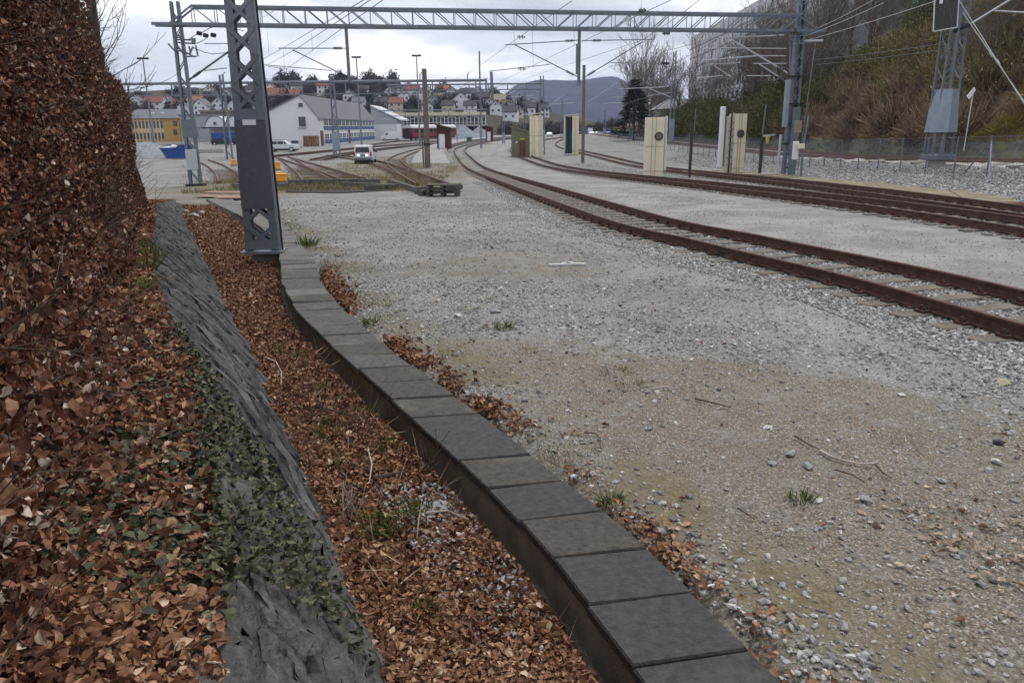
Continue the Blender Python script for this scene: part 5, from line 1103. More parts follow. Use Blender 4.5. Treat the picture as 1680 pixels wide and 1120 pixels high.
def house(label, p, w, d, h, rise, wall_, roof_, gable, yaw, grp='houses on the hillside'):
    t = thing('house', label, 'house', tuple(p), grp); t.rotation_euler = (0, 0, yaw); o = Vector(p); e = .5
    mb = MB(); rf = MB(); dn = -2.5
    if gable:
        prof = [(-w / 2, dn), (w / 2, dn), (w / 2, h), (0, h + rise), (-w / 2, h)]
        mb.prism([o + Vector((x, -d / 2, z)) for x, z in prof], (0, d, 0))
        for s in (-1, 1): rf.prism([o + Vector((0, -d / 2 - e, h + rise + .02)), o + Vector((s * (w / 2 + e), -d / 2 - e, h - rise * 2 * e / w + .02)), o + Vector((s * (w / 2 + e), -d / 2 - e, h - rise * 2 * e / w + .3)), o + Vector((0, -d / 2 - e, h + rise + .3))], (0, d + 2 * e, 0))
    else:
        prof = [(-d / 2, dn), (d / 2, dn), (d / 2, h), (0, h + rise), (-d / 2, h)]
        mb.prism([o + Vector((-w / 2, y, z)) for y, z in prof], (w, 0, 0))
        for s in (-1, 1): rf.prism([o + Vector((-w / 2 - e, 0, h + rise + .02)), o + Vector((-w / 2 - e, s * (d / 2 + e), h - rise * 2 * e / d + .02)), o + Vector((-w / 2 - e, s * (d / 2 + e), h - rise * 2 * e / d + .3)), o + Vector((-w / 2 - e, 0, h + rise + .3))], (w + 2 * e, 0, 0))
    part('wall', mb, WALLS[wall_], t); r_ = part('roof', rf, ROOFS[roof_], t)
    link('chimney', CHM, r_, o + Vector((R_.uniform(-.2, .2) * w, .5, h + rise * .9)))
    n = max(2, int(w / 3.2)); rows = [1.2, h - 1.1] if h > 4.5 else [h * .5]
    if gable: rows = rows[:2] 
    for z in rows:
        for k in range(n):
            x = -w / 2 + (k + .5) * w / n; f = link('window', WFR, t, o + Vector((x, -d / 2 - .03, z)), None, (1.5, 1, 1.45)); link('pane', WIN, f, o + Vector((x, -d / 2 - .06, z)), None, (.8, 1, .82))
    if gable: f = link('window', WFR, t, o + Vector((0, -d / 2 - .03, h + rise * .35)), None, (1.1, 1, 1.2)); link('pane', WIN, f, o + Vector((0, -d / 2 - .06, h + rise * .35)), None, (.8, 1, .82))
    for f in t.children:
        if f.name.startswith('window'):
            for c in f.children: c.location = (0, -.03, 0)
    return t
HL = [(226, 181, 22, 'white', 'grey', 1), (258, 184, 30, 'white', 'dull red', 0), (276, 180, 22, 'white', 'dull red', 1), (292, 185, 15, 'cream', 'dull red', 0), (303, 191, 18, 'white', 'grey', 1), (322, 180, 24, 'cream', 'orange tiled', 0), (334, 190, 26, 'white', 'grey', 1), (348, 175, 24, 'white', 'dark', 0), (360, 186, 20, 'white', 'grey', 1), (378, 172, 22, 'white', 'dark', 1), (388, 186, 22, 'white', 'dark', 1), (402, 176, 20, 'white', 'dark', 1),
      (424, 170, 22, 'white', 'orange tiled', 1), (455, 171, 34, 'dark brown', 'dull red', 0), (484, 170, 26, 'dark brown', 'dull red', 0), (430, 183, 24, 'grey', 'dark', 0), (466, 155, 17, 'white', 'dark', 1), (488, 153, 20, 'white', 'dark', 0), (508, 152, 17, 'dull red', 'dull red', 1), (532, 155, 20, 'white', 'dull red', 0), (549, 152, 14, 'white', 'dark', 1), (598, 160, 16, 'white', 'dark', 0),
      (619, 176, 24, 'white', 'dark', 1), (641, 168, 22, 'white', 'dark', 1), (628, 184, 22, 'grey', 'dark', 0), (656, 159, 16, 'white', 'dark', 0), (676, 160, 24, 'white', 'dull red', 0), (690, 168, 26, 'white', 'dark', 1), (650, 185, 24, 'cream', 'dull red', 0), (682, 183, 26, 'white', 'dark', 1), (664, 174, 20, 'white', 'grey', 1), (712, 180, 20, 'grey', 'dark', 1), (721, 171, 16, 'ochre', 'tan', 0), (726, 161, 22, 'white', 'orange tiled', 0), (741, 162, 15, 'white', 'dark', 1), (738, 176, 18, 'grey', 'dark', 1), (757, 180, 28, 'white', 'grey', 1), (766, 166, 22, 'white', 'dark', 0), (785, 163, 20, 'white', 'dark', 1), (792, 172, 22, 'dull red', 'dark', 0), (784, 184, 22, 'dark brown', 'dark', 1), (805, 182, 18, 'white', 'dark', 1), (818, 177, 24, 'ochre', 'tan', 0), (814, 189, 20, 'white', 'dark', 1), (836, 185, 18, 'grey', 'dark', 1),
      (855, 176, 15, 'white', 'dull red', 1), (874, 181, 18, 'white', 'grey', 1), (866, 189, 24, 'white', 'dark', 0), (838, 199, 24, 'white', 'dark', 0), (851, 194, 16, 'cream', 'dark', 1), (892, 192, 16, 'white', 'dark', 0), (700, 158, 16, 'white', 'dark', 1), (772, 190, 20, 'white', 'dark', 0), (736, 187, 20, 'cream', 'dark', 0), (702, 190, 18, 'white', 'dull red', 1), (640, 155, 13, 'white', 'dark', 1), (315, 163, 18, 'white', 'dark', 0), (345, 162, 16, 'white', 'dull red', 1), (415, 160, 18, 'white', 'dark', 0), (443, 158, 18, 'white', 'dull red', 1), (575, 172, 20, 'white', 'dark', 1), (590, 182, 20, 'white', 'grey', 0)]
rows = {'top': [], 'middle': [], 'lower': []}
for hh in HL: rows['top' if hh[1] < 164 else 'middle' if hh[1] < 178.5 else 'lower'].append(hh)
ORD = ['first', 'second', 'third', 'fourth', 'fifth', 'sixth', 'seventh', 'eighth', 'ninth', 'tenth', 'eleventh', 'twelfth', 'thirteenth', 'fourteenth', 'fifteenth', 'sixteenth', 'seventeenth', 'eighteenth', 'nineteenth', 'twentieth', 'twenty-first', 'twenty-second', 'twenty-third', 'twenty-fourth', 'twenty-fifth', 'twenty-sixth', 'twenty-seventh', 'twenty-eighth']
for rn_, lst in rows.items():
    for i, (x, y, wp, wl_, rf_, gb) in enumerate(sorted(lst)):
        p = on_hill(x, y); w = wp * p.y / F_PX * .92; hgt = R_.uniform(3.6, 5.0)
        house(f"{wl_} house with {rf_} roof, {'gable' if gb else 'side'} forward, {ORD[i]} in {rn_} hillside row", p, w, w * R_.uniform(.8, 1.0), hgt, w * (.42 if gb else .36), wl_, rf_, gb, R_.uniform(-.25, .25))

# trees of the hill
TWQ = np.array([[(-.02, 0, 0), (.02, 0, 0), (.012, .55, .04 * s), (0, 1, .12 * s)] for s in (1, -1, .3)]); TWF = [(0, 1, 2, 3)]
def dome(n, r, h, inner=.0, low=.0):
    d = NR.normal(0, 1, (n, 3)); d[:, 2] = np.abs(d[:, 2]) * .9 + low; d /= np.linalg.norm(d, axis=1)[:, None]
    q = (inner + (1 - inner) * NR.random(n) ** .5)[:, None]; lump = (.75 + .5 * fbm(d[:, 0] * 3 + 9, d[:, 1] * 3 + d[:, 2] * 3, 2))[:, None]
    return d * q * lump * np.array([r, r, h]), d
def dirmat(d, jit):
    d = d + NR.normal(0, jit, d.shape); d /= np.linalg.norm(d, axis=1)[:, None]
    a = np.cross(d, NR.normal(0, 1, d.shape)); a /= np.linalg.norm(a, axis=1)[:, None]; return np.stack([a, d, np.cross(a, d)], -1)
def bush_mesh(name, n, r, h, ln, m, leafn=0, leafs=.1, wd=1.):
    P, d = dome(n, r, h); me1 = scatter(name, TWQ * np.array([wd, 1, 1]), TWF, P * .75, dirmat(d + np.array([0, 0, .5]), .5), ln * NR.uniform(.5, 1.3, n), NR.random(n), m)
    if not leafn: return me1
    P2, d2 = dome(leafn, r * 1.05, h * 1.05, .2)
    v = [len(me1.vertices), None]; co = np.empty(v[0] * 3, np.float32); me1.vertices.foreach_get('co', co)
    R2 = lie(leafn, 1.2); idx = NR.integers(0, len(LV), leafn); V2 = np.einsum('nij,nkj->nki', R2, (LV[idx] * (leafs * NR.uniform(.5, 1.4, leafn))[:, None, None])[:, [0, 1, 3, 5]]) + P2[:, None, :]
    V = np.concatenate([co.reshape(-1, 3), V2.reshape(-1, 3)]); Fq = np.concatenate([np.arange(v[0]).reshape(-1, 4), np.arange(leafn * 4).reshape(-1, 4) + v[0]])
    a = np.empty(v[0], np.float32); me1.attributes['rnd'].data.foreach_get('value', a)
    return npmesh(name, V, Fq, m, {'rnd': np.concatenate([a, np.repeat(NR.random(leafn), 4)])})
M_HILLT = ramp_mat('distant_bare_crown', [(0, (.035, .028, .022)), (.6, (.075, .06, .045)), (1, (.12, .095, .07))], .95, .05)
M_EVER = ramp_mat('dark_conifer', [(0, (.010, .014, .009)), (.6, (.022, .028, .016)), (1, (.045, .05, .028))], .9, .1)
hb = [bush_mesh('crown', 420, 3.6, 5.0, 2.2, M_HILLT, 260, .9, 4.) for _ in range(2)] + [bush_mesh('crown', 300, 2.8, 5.5, 1.6, M_EVER, 380, 1.0, 4.)]
trk = MB().tube([(0, 0, -1), (0, 0, 3.5)], .22, 6, .12).mesh('trunk', M_BARK)
spots = []
for _ in range(130):
    x = R_.uniform(215, 900); spots.append((x, R_.uniform(float(np.interp(x, [p[0] for p in _hp], [p[1] for p in _hp])) + 3, 192), 0))
for _ in range(12): spots.append((R_.uniform(440, 522), R_.uniform(146, 151), 1))
for _ in range(26): spots.append((R_.uniform(548, 650), R_.uniform(144, 160), 1))
def hzone(x, y):
    return ('on the hill crest' if y < 158 else 'halfway up the hill' if y < 175 else 'low on the hill') + ' ' + ('above the ochre office' if x < 310 else 'above the vaulted hall' if x < 440 else 'above the workshop gable' if x < 530 else 'above the workshop roof' if x < 620 else 'above the red carriage' if x < 700 else 'above the glazed hall' if x < 790 else 'above the green shed')
for (x, y, dense) in spots:
    p = on_hill(x, y); ev = R_.random() < .28; s = R_.uniform(.6, 1.25) * (1.35 if dense else 1)
    t = thing('hill_tree', ('dark evergreen tree ' if ev else 'bare brownish tree ') + hzone(x, y), 'tree', tuple(p), 'evergreens on the hill' if ev else 'bare trees on the hill')
    t.scale = (s,) * 3; t.rotation_euler = (0, 0, R_.uniform(0, 6)); c = link('crown', hb[2] if ev else hb[R_.randint(0, 1)], t); c.location = (0, 0, 1.2); link('trunk', trk, t)

# mountain far behind
_mp = [(640, 204), (720, 200), (790, 186), (820, 168), (850, 146), (880, 139.5), (912, 138), (940, 140), (965, 138), (985, 134.5), (1003, 133.5), (1020, 140), (1040, 156), (1062, 176), (1085, 182), (1110, 178), (1140, 175), (1180, 182), (1240, 190), (1400, 200), (1700, 206)]
YM = 2500; MT = interp([(px_X(p, YM), 2.35 + (207 - (y + (p - 840) * .0105)) * YM / F_PX) for p, y in _mp])
def mount_z(X, Y):
    t = sstep(1650, YM, Y); top = np.maximum(MT(X * YM / Y), 2)
    rid = (fbm(X * .004 + 3, Y * .004, 5) - .5) * 80 * t * (1 - t) * 2.2 + (fbm(X * .02, Y * .012 + 5, 4) - .5) * 9 * sstep(0, .3, t)
    return -3 + (top + 3) * t + rid * np.clip(top / 60, .1, 1) - sstep(2560, 3100, Y) * top * .7
grid('mountain', np.linspace(-500, 1800, 200), np.linspace(1600, 3100, 90), mount_z, mat('haze_tinted_heather', (.052, .047, .060), .95, .4, .012, dirt=(.022, .024, .032), dscale=.007, dth=.45, spec=.03))  # heath colour with some blue of the distant haze painted in

# =================================================================== BUILDINGS OF THE YARD
def bld(name, label, p): return thing(name, label, 'building', tuple(p))
zg = -1.15
# long white workshop with gable
Y0, Xa, Xb, Dp = 160.0, px_X(456, 160), px_X(538, 160), 66.0
he = AT(538, 193, Y0).z; hl_ = AT(454, 185.5, Y0).z; ha = AT(491, 157, Y0).z; xm = AT(491, 157, Y0).x
wb = bld('workshop', 'long white two storey workshop with blank gable end and blue window bands', (xm, Y0, zg))
part('wall', MB().prism([Vector((Xa, Y0, zg)), Vector((Xb, Y0, zg)), Vector((Xb, Y0, he)), Vector((xm, Y0, ha)), Vector((Xa, Y0, hl_))], (0, Dp, 0)), M_GWHITE, wb)
for s, (xe, ze) in ((-1, (Xa, hl_)), (1, (Xb, he))):
    dx_, dz_ = (xe - xm), (ze - ha); k = 1.09
    part('roof', MB().prism([Vector((xm, Y0 - .3, ha + .03)), Vector((xm + dx_ * k, Y0 - .3, ha + dz_ * k + .03)), Vector((xm + dx_ * k, Y0 - .3, ha + dz_ * k + .25)), Vector((xm, Y0 - .3, ha + .25))], (0, Dp + .6, 0)), M_ROOFG, wb)
def wall_window(par, x0, y0, x1, y1, Y, pane=M_GLASS, name='window', fr=M_WHITE):
    a, b = AT(x0, y1, Y), AT(x1, y0, Y); c = (a + b) / 2; f = part(name, MB().box((c.x, Y - .06, c.z), (abs(b.x - a.x), .12, abs(b.z - a.z))), fr, par); part('pane', MB().box((c.x, Y - .14, c.z), (abs(b.x - a.x) - .25, .06, abs(b.z - a.z) - .25)), pane, f); return f
wall_window(wb, 489, 168, 497.5, 177, Y0); wall_window(wb, 490, 190.5, 502, 209, Y0); wall_window(wb, 477.5, 229.5, 490.5, 236, Y0)
part('sill', MB().box(AT(496, 210, Y0) + Vector((0, -.15, 0)), (1.6, .3, .12)), M_CONC, wb)
nb = 14; fl1, fl2 = (he - zg) * .54, (he - zg) * .52
for i in range(nb):
    y0 = Y0 + 4.2 + i * (Dp - 5) / nb; w = (Dp - 5) / nb; c = y0 + w / 2; H_ = he - zg
    for (za, zc, m_, nm) in ((.56, .70, M_BLUEP, 'blue_panel'), (.06, .22, M_BLUEP, 'blue_panel')):
        part(nm, MB().box((Xb + .05, c, zg + H_ * (za + zc) / 2), (.1, w * .86, H_ * (zc - za))), m_, wb)
    for (za, zc) in ((.70, .97), (.22, .44)):
        f = part('window', MB().box((Xb + .05, c, zg + H_ * (za + zc) / 2), (.1, w * .9, H_ * (zc - za))), M_WHITE, wb)
        for k in (-1, 1): part('pane', MB().box((Xb + .11, c + k * w * .21, zg + H_ * (za + zc) / 2), (.04, w * .34, H_ * (zc - za) * .84)), M_GLASSB, f)
for i in (0, 5): part('door', MB().box((Xb + .06, Y0 + 2.2 + i * 5.5, zg + 1.5), (.12, 2.2, 3.0)), M_BROWN, wb)
part('annex', MB().box((Xb + 3.2, Y0 + Dp + 4, zg + 2.2), (6.5, 8, 4.4)), M_GWHITE, wb)
gh = bld('grey_hall', 'small grey hall with pale sloping roof between white workshop and red carriage', (px_X(645, 235), 235, zg))
xa, xb = px_X(622, 235), px_X(664, 235); part('wall', MB().prism([Vector((xa, 235, zg)), Vector((xb, 235, zg)), Vector((xb, 235, 4.2)), Vector((xa, 235, 8.2))], (0, 14, 0)), M_WALLG, gh)
part('roof', MB().prism([Vector((xa, 234.5, 8.3)), Vector((xb + .8, 234.5, 4.2)), Vector((xb + .8, 234.5, 4.6)), Vector((xa, 234.5, 8.7))], (0, 20, 0)), mat('pale_roof', (.48, .50, .53), .6, .06, 1), gh)
# ochre office
Yo = 235; yo = bld('office_block', 'ochre yellow two storey office block with beige window bays and grey roof', (px_X(262, Yo), Yo, zg))
xa, xc, xb = AT(205, 220, Yo).x, AT(270.5, 220, Yo).x, AT(296, 220, Yo).x; ze = AT(250, 194.5, Yo).z; zr = AT(250, 178.5, Yo).z
part('wall', MB().box(((xa + xb) / 2, Yo + 6, (zg + ze) / 2), (xb - xa, 12, ze - zg)), M_OCHRE, yo)
part('roof', MB().hexa([Vector((xa - 1, Yo - .8, ze)), Vector((xb + 1, Yo - .8, ze)), Vector((xb + 1, Yo + 13, ze)), Vector((xa - 1, Yo + 13, ze))], [Vector((xa + 2, Yo + 5.5, zr)), Vector((xb - 3.0, Yo + 5.5, zr)), Vector((xb - 3.0, Yo + 7, zr)), Vector((xa + 2, Yo + 7, zr))]), M_ROOFG, yo)
nx = 11; bw = (xc - xa) / nx
for i in range(nx):
    x = xa + (i + .5) * bw
    part('pilaster', MB().box((x - bw / 2, Yo - .15, (zg + ze) / 2), (.28, .3, ze - zg)), M_BEIGE, yo)
    for za, zc in ((.56, .92), (.10, .42)):
        f = part('window', MB().box((x, Yo - .05, zg + (ze - zg) * (za + zc) / 2), (bw * .72, .1, (ze - zg) * (zc - za))), M_BEIGE, yo); part('pane', MB().box((x, Yo - .11, zg + (ze - zg) * (za + zc) / 2), (bw * .58, .06, (ze - zg) * (zc - za) * .86)), M_GLASS, f)
    part('spandrel', MB().box((x, Yo - .04, zg + (ze - zg) * .49), (bw * .7, .08, (ze - zg) * .12)), M_BEIGE, yo)
for y0, y1 in ((199, 207), (213, 221)): wall_window(yo, 285, y0, 290, y1, Yo, M_GLASS, 'window', M_BROWN)
for x in (251, 267): part('skylight', MB().box(AT(x, 186, Yo + 2.6), (1.0, .5, .4)), M_WHITE, yo)
# grey block, barrel vaulted hall, flat hall behind
gb = bld('grey_block', 'plain grey block between the ochre office and the barrel vaulted hall', (px_X(318, 225), 225, zg))
a, b = AT(294, 190, 225), AT(338, 190, 225); part('wall', MB().box(((a.x + b.x) / 2, 231, (zg + a.z) / 2), (b.x - a.x, 12, a.z - zg)), M_WALLG, gb); part('roof', MB().box(((a.x + b.x) / 2, 231, a.z + .15), (b.x - a.x + .6, 12.6, .4)), M_ROOFG, gb)
part('upper_band', MB().box(((a.x + b.x) / 2, 224.9, a.z - 3.3), (b.x - a.x, .2, .2)), M_FAR, gb); wall_window(gb, 320.5, 212, 324, 226, 225, M_GLASS, 'door', M_FAR)
Yv = 205; vh = bld('vaulted_hall', 'white hall with a row of barrel vaulted gables over a dark canopy', (px_X(395, Yv), Yv, zg))
zs = AT(340, 208.5, Yv).z; za_ = AT(353, 190.5, Yv).z; zb2 = AT(340, 238, Yv).z
x0 = AT(337, 208, Yv).x; x1 = AT(470, 208, Yv).x; n4 = 4; w4 = (x1 - x0) / n4
for i in range(n4):
    xl = x0 + i * w4; pr_ = [Vector((xl + .03, Yv, zs)), Vector((xl + w4 - .03, Yv, zs))] + [Vector((xl + w4 / 2 + w4 / 2 * math.cos(a), Yv, zs + (za_ - zs) * (math.sin(a) ** .9))) for a in np.linspace(.12, math.pi - .12, 13)]
    part('vault', MB().prism(pr_, (0, 22, 0)), M_GWHITE, vh)
    part('vault_edge', MB().tube([Vector((xl + w4 / 2 + w4 / 2 * math.cos(a), Yv - .1, zs + .05 + (za_ - zs) * (math.sin(a) ** .9))) for a in np.linspace(.12, math.pi - .12, 13)], .14, 5), M_FAR, vh)
wall_window(vh, 350.5, 200, 354.5, 205, Yv - .05, M_GLASS, 'window', M_FAR)
part('canopy', MB().box(((x0 + x1) / 2, Yv - 1.2, zs - .2), (x1 - x0, 2.6, .35)), M_DARK, vh); part('wall', MB().box(((x0 + x1) / 2, Yv + 11, (zg + zs - .45) / 2), (x1 - x0, 18, zs - zg - .45)), M_WALLG, vh)
fh = bld('flat_hall', 'long flat roofed brownish hall behind the barrel vaults', (px_X(395, 245), 245, zg)); a, b = AT(328, 183.5, 245), AT(470, 183.5, 245)
part('wall', MB().box(((a.x + b.x) / 2, 252, (a.z + zg) / 2), (b.x - a.x, 14, a.z - zg)), mat('brown_grey_wall', (.16, .145, .12), .8, .1, 1), fh); part('roof', MB().box(((a.x + b.x) / 2, 252, a.z + .2), (b.x - a.x + .8, 14.8, .5)), M_ROOFT, fh)
# raised glazed hall
Ye = 262; eh = bld('glazed_hall', 'long raised hall with dark window band and tan roof, beyond the red carriage', (px_X(705, Ye), Ye, zg))
a, b = AT(612, 205, Ye), AT(797, 206, Ye); zf, zw, zt = AT(700, 205.5, Ye).z, AT(700, 191, Ye).z, AT(700, 184.5, Ye).z
part('deck', MB().box(((a.x + b.x) / 2, Ye + 5, zf - .2), (b.x - a.x + .6, 12, .55)), M_CONC, eh); part('roof', MB().hexa([Vector((a.x, Ye - .6, zw)), Vector((b.x, Ye - .6, zw)), Vector((b.x, Ye + 11, zw)), Vector((a.x, Ye + 11, zw))], [Vector((a.x, Ye + 2.0, zt)), Vector((b.x, Ye + 2.0, zt)), Vector((b.x, Ye + 9, zt)), Vector((a.x, Ye + 9, zt))]), M_ROOFT, eh)
part('back_wall', MB().box(((a.x + b.x) / 2, Ye + 6, (zf + zw) / 2), (b.x - a.x - .4, 10, zw - zf - .3)), M_GLASS, eh); n_ = 30; bw = (b.x - a.x) / n_
for i in range(n_ + 1): part('mullion', MB().box((a.x + i * bw, Ye + .5, (zf + zw) / 2), (.22, .3, zw - zf)), M_WHITE, eh)
for i in range(n_): part('pane', MB().box((a.x + (i + .5) * bw, Ye + .75, (zf + zw) / 2), (bw - .24, .06, zw - zf - .3)), M_GLASS, eh)
for i in range(0, n_, 3): part('brace', MB().beam((a.x + i * bw, Ye + .3, zw), (a.x + (i + 1.4) * bw, Ye + .3, zw - .9), .16), M_WHITE, eh); part('brace', MB().beam((a.x + (i + 3) * bw, Ye + .3, zw), (a.x + (i + 1.6) * bw, Ye + .3, zw - .9), .16), M_WHITE, eh)
part('rail', MB().box(((a.x + b.x) / 2, Ye + .2, zf + (zw - zf) * .28), (b.x - a.x, .12, .12)), M_WHITE, eh)
for i in range(0, n_ + 1, 3): part('pillar', MB().box((a.x + i * bw, Ye + 2, (zg + zf) / 2), (.5, .5, zf - zg)), M_CONCD, eh)
part('under_deck_shade', MB().box(((a.x + b.x) / 2, Ye + 10, (zg + zf - .5) / 2), (b.x - a.x, 1, zf - zg - .5)), M_DARK, eh)  # dark sheet standing in for the shade below the raised deck
# buildings at the upper right
bo = bld('office_tower', 'tall pale grey office building with rows of narrow windows above the bare trees', (46, 160, 4))
A_, B_ = Vector((AT(1132, 100, 205).x, 205, 3)), Vector((43.0, 118, 3)); top = AT(1132, 62, 205).z; dirv = (B_ - A_); Ln = dirv.to_2d().length; du = dirv.normalized(); nv = Vector((du.y, -du.x, 0)); nv = nv if nv.x < 0 else -nv
part('wall', MB().prism([A_, B_, B_ - nv * 26, A_ - nv * 26], (0, 0, top - 3)), mat('pale_cladding', (.47, .48, .49), .6, .06, .6), bo)
part('tower_end', MB().prism([A_ + Vector((-5, 14, 0)), A_ + Vector((0, 14, 0)), A_ + Vector((0, 26, 0)), A_ + Vector((-5, 26, 0))], (0, 0, top - 14)), mat('dark_cladding', (.11, .115, .13), .6, .1, .5), bo)
lv = 8; cc = 24; hv = (top - 5) / lv
for j in range(lv):
    part('band', MB().beam(A_ + nv * .06 + Vector((0, 0, 1.5 + j * hv)), B_ + nv * .06 + Vector((0, 0, 1.5 + j * hv)), .12, .22), M_WALLG, bo)
    for i in range(cc):
        if j * cc + i > 285: break
        c = A_ + dirv * ((i + .5) / cc) + Vector((0, 0, 1.5 + (j + .55) * hv)) + nv * .02
        f = part('window', MB().beam(c - du * Ln / cc * .19, c + du * Ln / cc * .19, .10, hv * .55), M_GLASS, bo)
gb2 = bld('glass_building', 'greenish glazed building showing through the treetops on the slope', (58, 112, 9)); mt_ = mat('teal_glass', (.09, .16, .155), .25, .3, .25, spec=.6)
part('wall', MB().box((66, 122, 18), (26, 20, 26)), mat('grey_facade', (.26, .27, .285), .6, .1, .4), gb2)
for j in range(5):
    for i in range(7): part('window', MB().box((54.5 + i * 3.6, 111.93, 10.5 + j * 3.9), (2.9, .14, 2.2)), mt_ if (i + j) % 3 else M_GLASSB, gb2)
YL = 188; lh = bld('low_house', 'low house with a wide pale grey roof behind the green bushes of the slope', (AT(1110, 185, YL).x, YL, 1))
a, b = AT(1083, 179, YL), AT(1139, 179, YL); zr = AT(1120, 161, YL).z
part('wall', MB().box(((a.x + b.x) / 2, YL + 5, a.z - 3.2), (b.x - a.x - .6, 9, 6.4)), M_WALLG, lh); part('roof', MB().hexa([Vector((a.x - .5, YL - .5, a.z)), Vector((b.x + .5, YL - .5, a.z)), Vector((b.x + .5, YL + 11, a.z)), Vector((a.x - .5, YL + 11, a.z))], [Vector((a.x + 3, YL + 4, zr)), Vector((b.x, YL + 4, zr)), Vector((b.x, YL + 6, zr)), Vector((a.x + 3, YL + 6, zr))]), mat('pale_grey_roof', (.27, .28, .28), .8, .12, 2.), lh)

# =================================================================== VEHICLES
def wheel(par, c, r, w, axis):
    c = Vector(c); wl__ = part('wheel', MB().disc(c, axis, r, w, 18), M_TYRE, par); part('rim', MB().disc(c, axis, r * .62, w + .04, 14), M_SILVER, wl__)
def car(name, label, p, yaw, L, Wd, prof, cab, paint, wheels, r, grp=None, panes=True, cat='car'):
    """prof: side outline of the body, cab: side outline of the glasshouse (x forward)."""
    t = thing(name, label, cat, tuple(p), grp); o = Vector(p)
    def ext(pts, w0, w1=None):
        mb = MB(); w1 = w1 or w0; zmin = min(z for _, z in pts); zmax = max(z for _, z in pts); f = lambda z: w0 + (w1 - w0) * (z - zmin) / (zmax - zmin + 1e-6)
        return mb.hexa([o + Vector((x, -f(z) / 2, z)) for x, z in pts], [o + Vector((x, f(z) / 2, z)) for x, z in pts])
    part('body', ext(prof, Wd, Wd * .97), paint, t); part('cabin', ext(cab, Wd * .95, Wd * .80), paint, t)
    part('underbody', MB().box(o + Vector((0, 0, r * .75)), (L * .94, Wd * .9, r * .5)), M_DARK, t)
    for x in wheels:
        for s in (-1, 1): wheel(t, o + Vector((x, s * (Wd / 2 - .09), r)), r, .22, (0, 1, 0))
    t.rotation_euler = (0, 0, yaw); return t, o, ext
# parked white SUV, seen from its side
sp_ = AT(465, 247.5, 124); sp_.z = zg
PROF = [(-2.36, .42), (2.3, .40), (2.40, .62), (2.36, .92), (2.2, 1.0), (1.05, 1.12), (-2.36, 1.12), (-2.42, .7)]
CAB = [(1.1, 1.10), (.42, 1.66), (.2, 1.72), (-2.1, 1.74), (-2.3, 1.62), (-2.36, 1.10)]
t, o, ext = car('parked_suv', 'silver white SUV parked side on before the workshop gable', sp_, .06, 4.75, 1.85, PROF, CAB, M_SILVER, (-1.45, 1.42), .37)
for s in (-1, 1):
    for x0, x1, x2, x3 in ((.38, .92, .30, .30), (-.62, .26, -.62, .22), (-1.45, -.72, -1.45, -.72), (-2.2, -1.55, -2.1, -1.55)):
        y = s * .885; part('window', MB().prism([o + Vector((x0, y, 1.17)), o + Vector((x1, y, 1.17)), o + Vector((x3, y * .91, 1.60)), o + Vector((x2, y * .91, 1.60))], (0, s * .03, 0)), M_GLASS, t)
    part('headlight', MB().cbox(o + Vector((2.28, s * .68, .86)), (.22, .36, .2), .03), M_WHITE, t); part('tail_light', MB().cbox(o + Vector((-2.37, s * .8, 1.05)), (.12, .2, .5), .02), M_TAIL, t); part('mirror', MB().cbox(o + Vector((.75, s * 1.0, 1.18)), (.16, .2, .16), .03), M_SILVER, t)
    part('roof_rail', MB().tube([o + Vector((.2, s * .72, 1.78)), o + Vector((-2.0, s * .72, 1.80))], .03, 6), M_DARK, t); part('sill', MB().box(o + Vector((0, s * .93, .42)), (2.1, .06, .14)), M_DARK, t)
part('spare_wheel', MB().disc(o + Vector((-2.5, 0, .95)), (1, 0, 0), .36, .2, 16), M_DARK, t); part('bumper', MB().cbox(o + Vector((2.38, 0, .55)), (.14, 1.8, .24), .04), M_SILVER, t); part('bumper', MB().cbox(o + Vector((-2.42, 0, .55)), (.14, 1.8, .24), .04), M_SILVER, t)
# white van seen from behind, on the track bed
vp = G(600, 267.5); PROF = [(-2.15, .35), (2.15, .35), (2.2, .8), (1.95, .98), (1.2, 1.08), (-2.18, 1.08), (-2.2, .7)]
CAB = [(1.25, 1.06), (.62, 1.72), (.4, 1.8), (-2.0, 1.82), (-2.13, 1.7), (-2.18, 1.06)]
t, o, ext = car('white_van', 'small white van seen from behind with its tail lights lit, on the weedy track bed', vp, math.pi / 2 + .06, 4.4, 1.80, PROF, CAB, mat('van_white', (.60, .62, .64), .35, .04, 2.), (-1.35, 1.35), .32)
part('rear_window', MB().prism([o + Vector((-2.18, -.70, 1.12)), o + Vector((-2.18, .70, 1.12)), o + Vector((-2.10, .62, 1.66)), o + Vector((-2.10, -.62, 1.66))], (-.03, 0, 0)), M_GLASS, t)
em = bpy.data.materials.new('lit_lamp'); nt, N, L_, bq = nodes(em); bq.inputs['Base Color'].default_value = (1, 1, 1, 1); bq.inputs['Emission Color'].default_value = (1, .97, .9, 1); bq.inputs['Emission Strength'].default_value = 1.2
for s in (-1, 1):
    part('tail_light', MB().cbox(o + Vector((-2.16, s * .82, .95)), (.14, .14, .42), .02), M_TAIL, t); part('reversing_light', MB().cbox(o + Vector((-2.22, s * .42, .84)), (.06, .22, .12), .02), em, t)
    part('side_window', MB().prism([o + Vector((-.2, s * .86, 1.12)), o + Vector((1.0, s * .86, 1.12)), o + Vector((.6, s * .79, 1.62)), o + Vector((-.2, s * .79, 1.62))], (0, s * .03, 0)), M_GLASS, t); part('mirror', MB().cbox(o + Vector((.9, s * 1.0, 1.15)), (.14, .2, .2), .03), M_DARK, t)
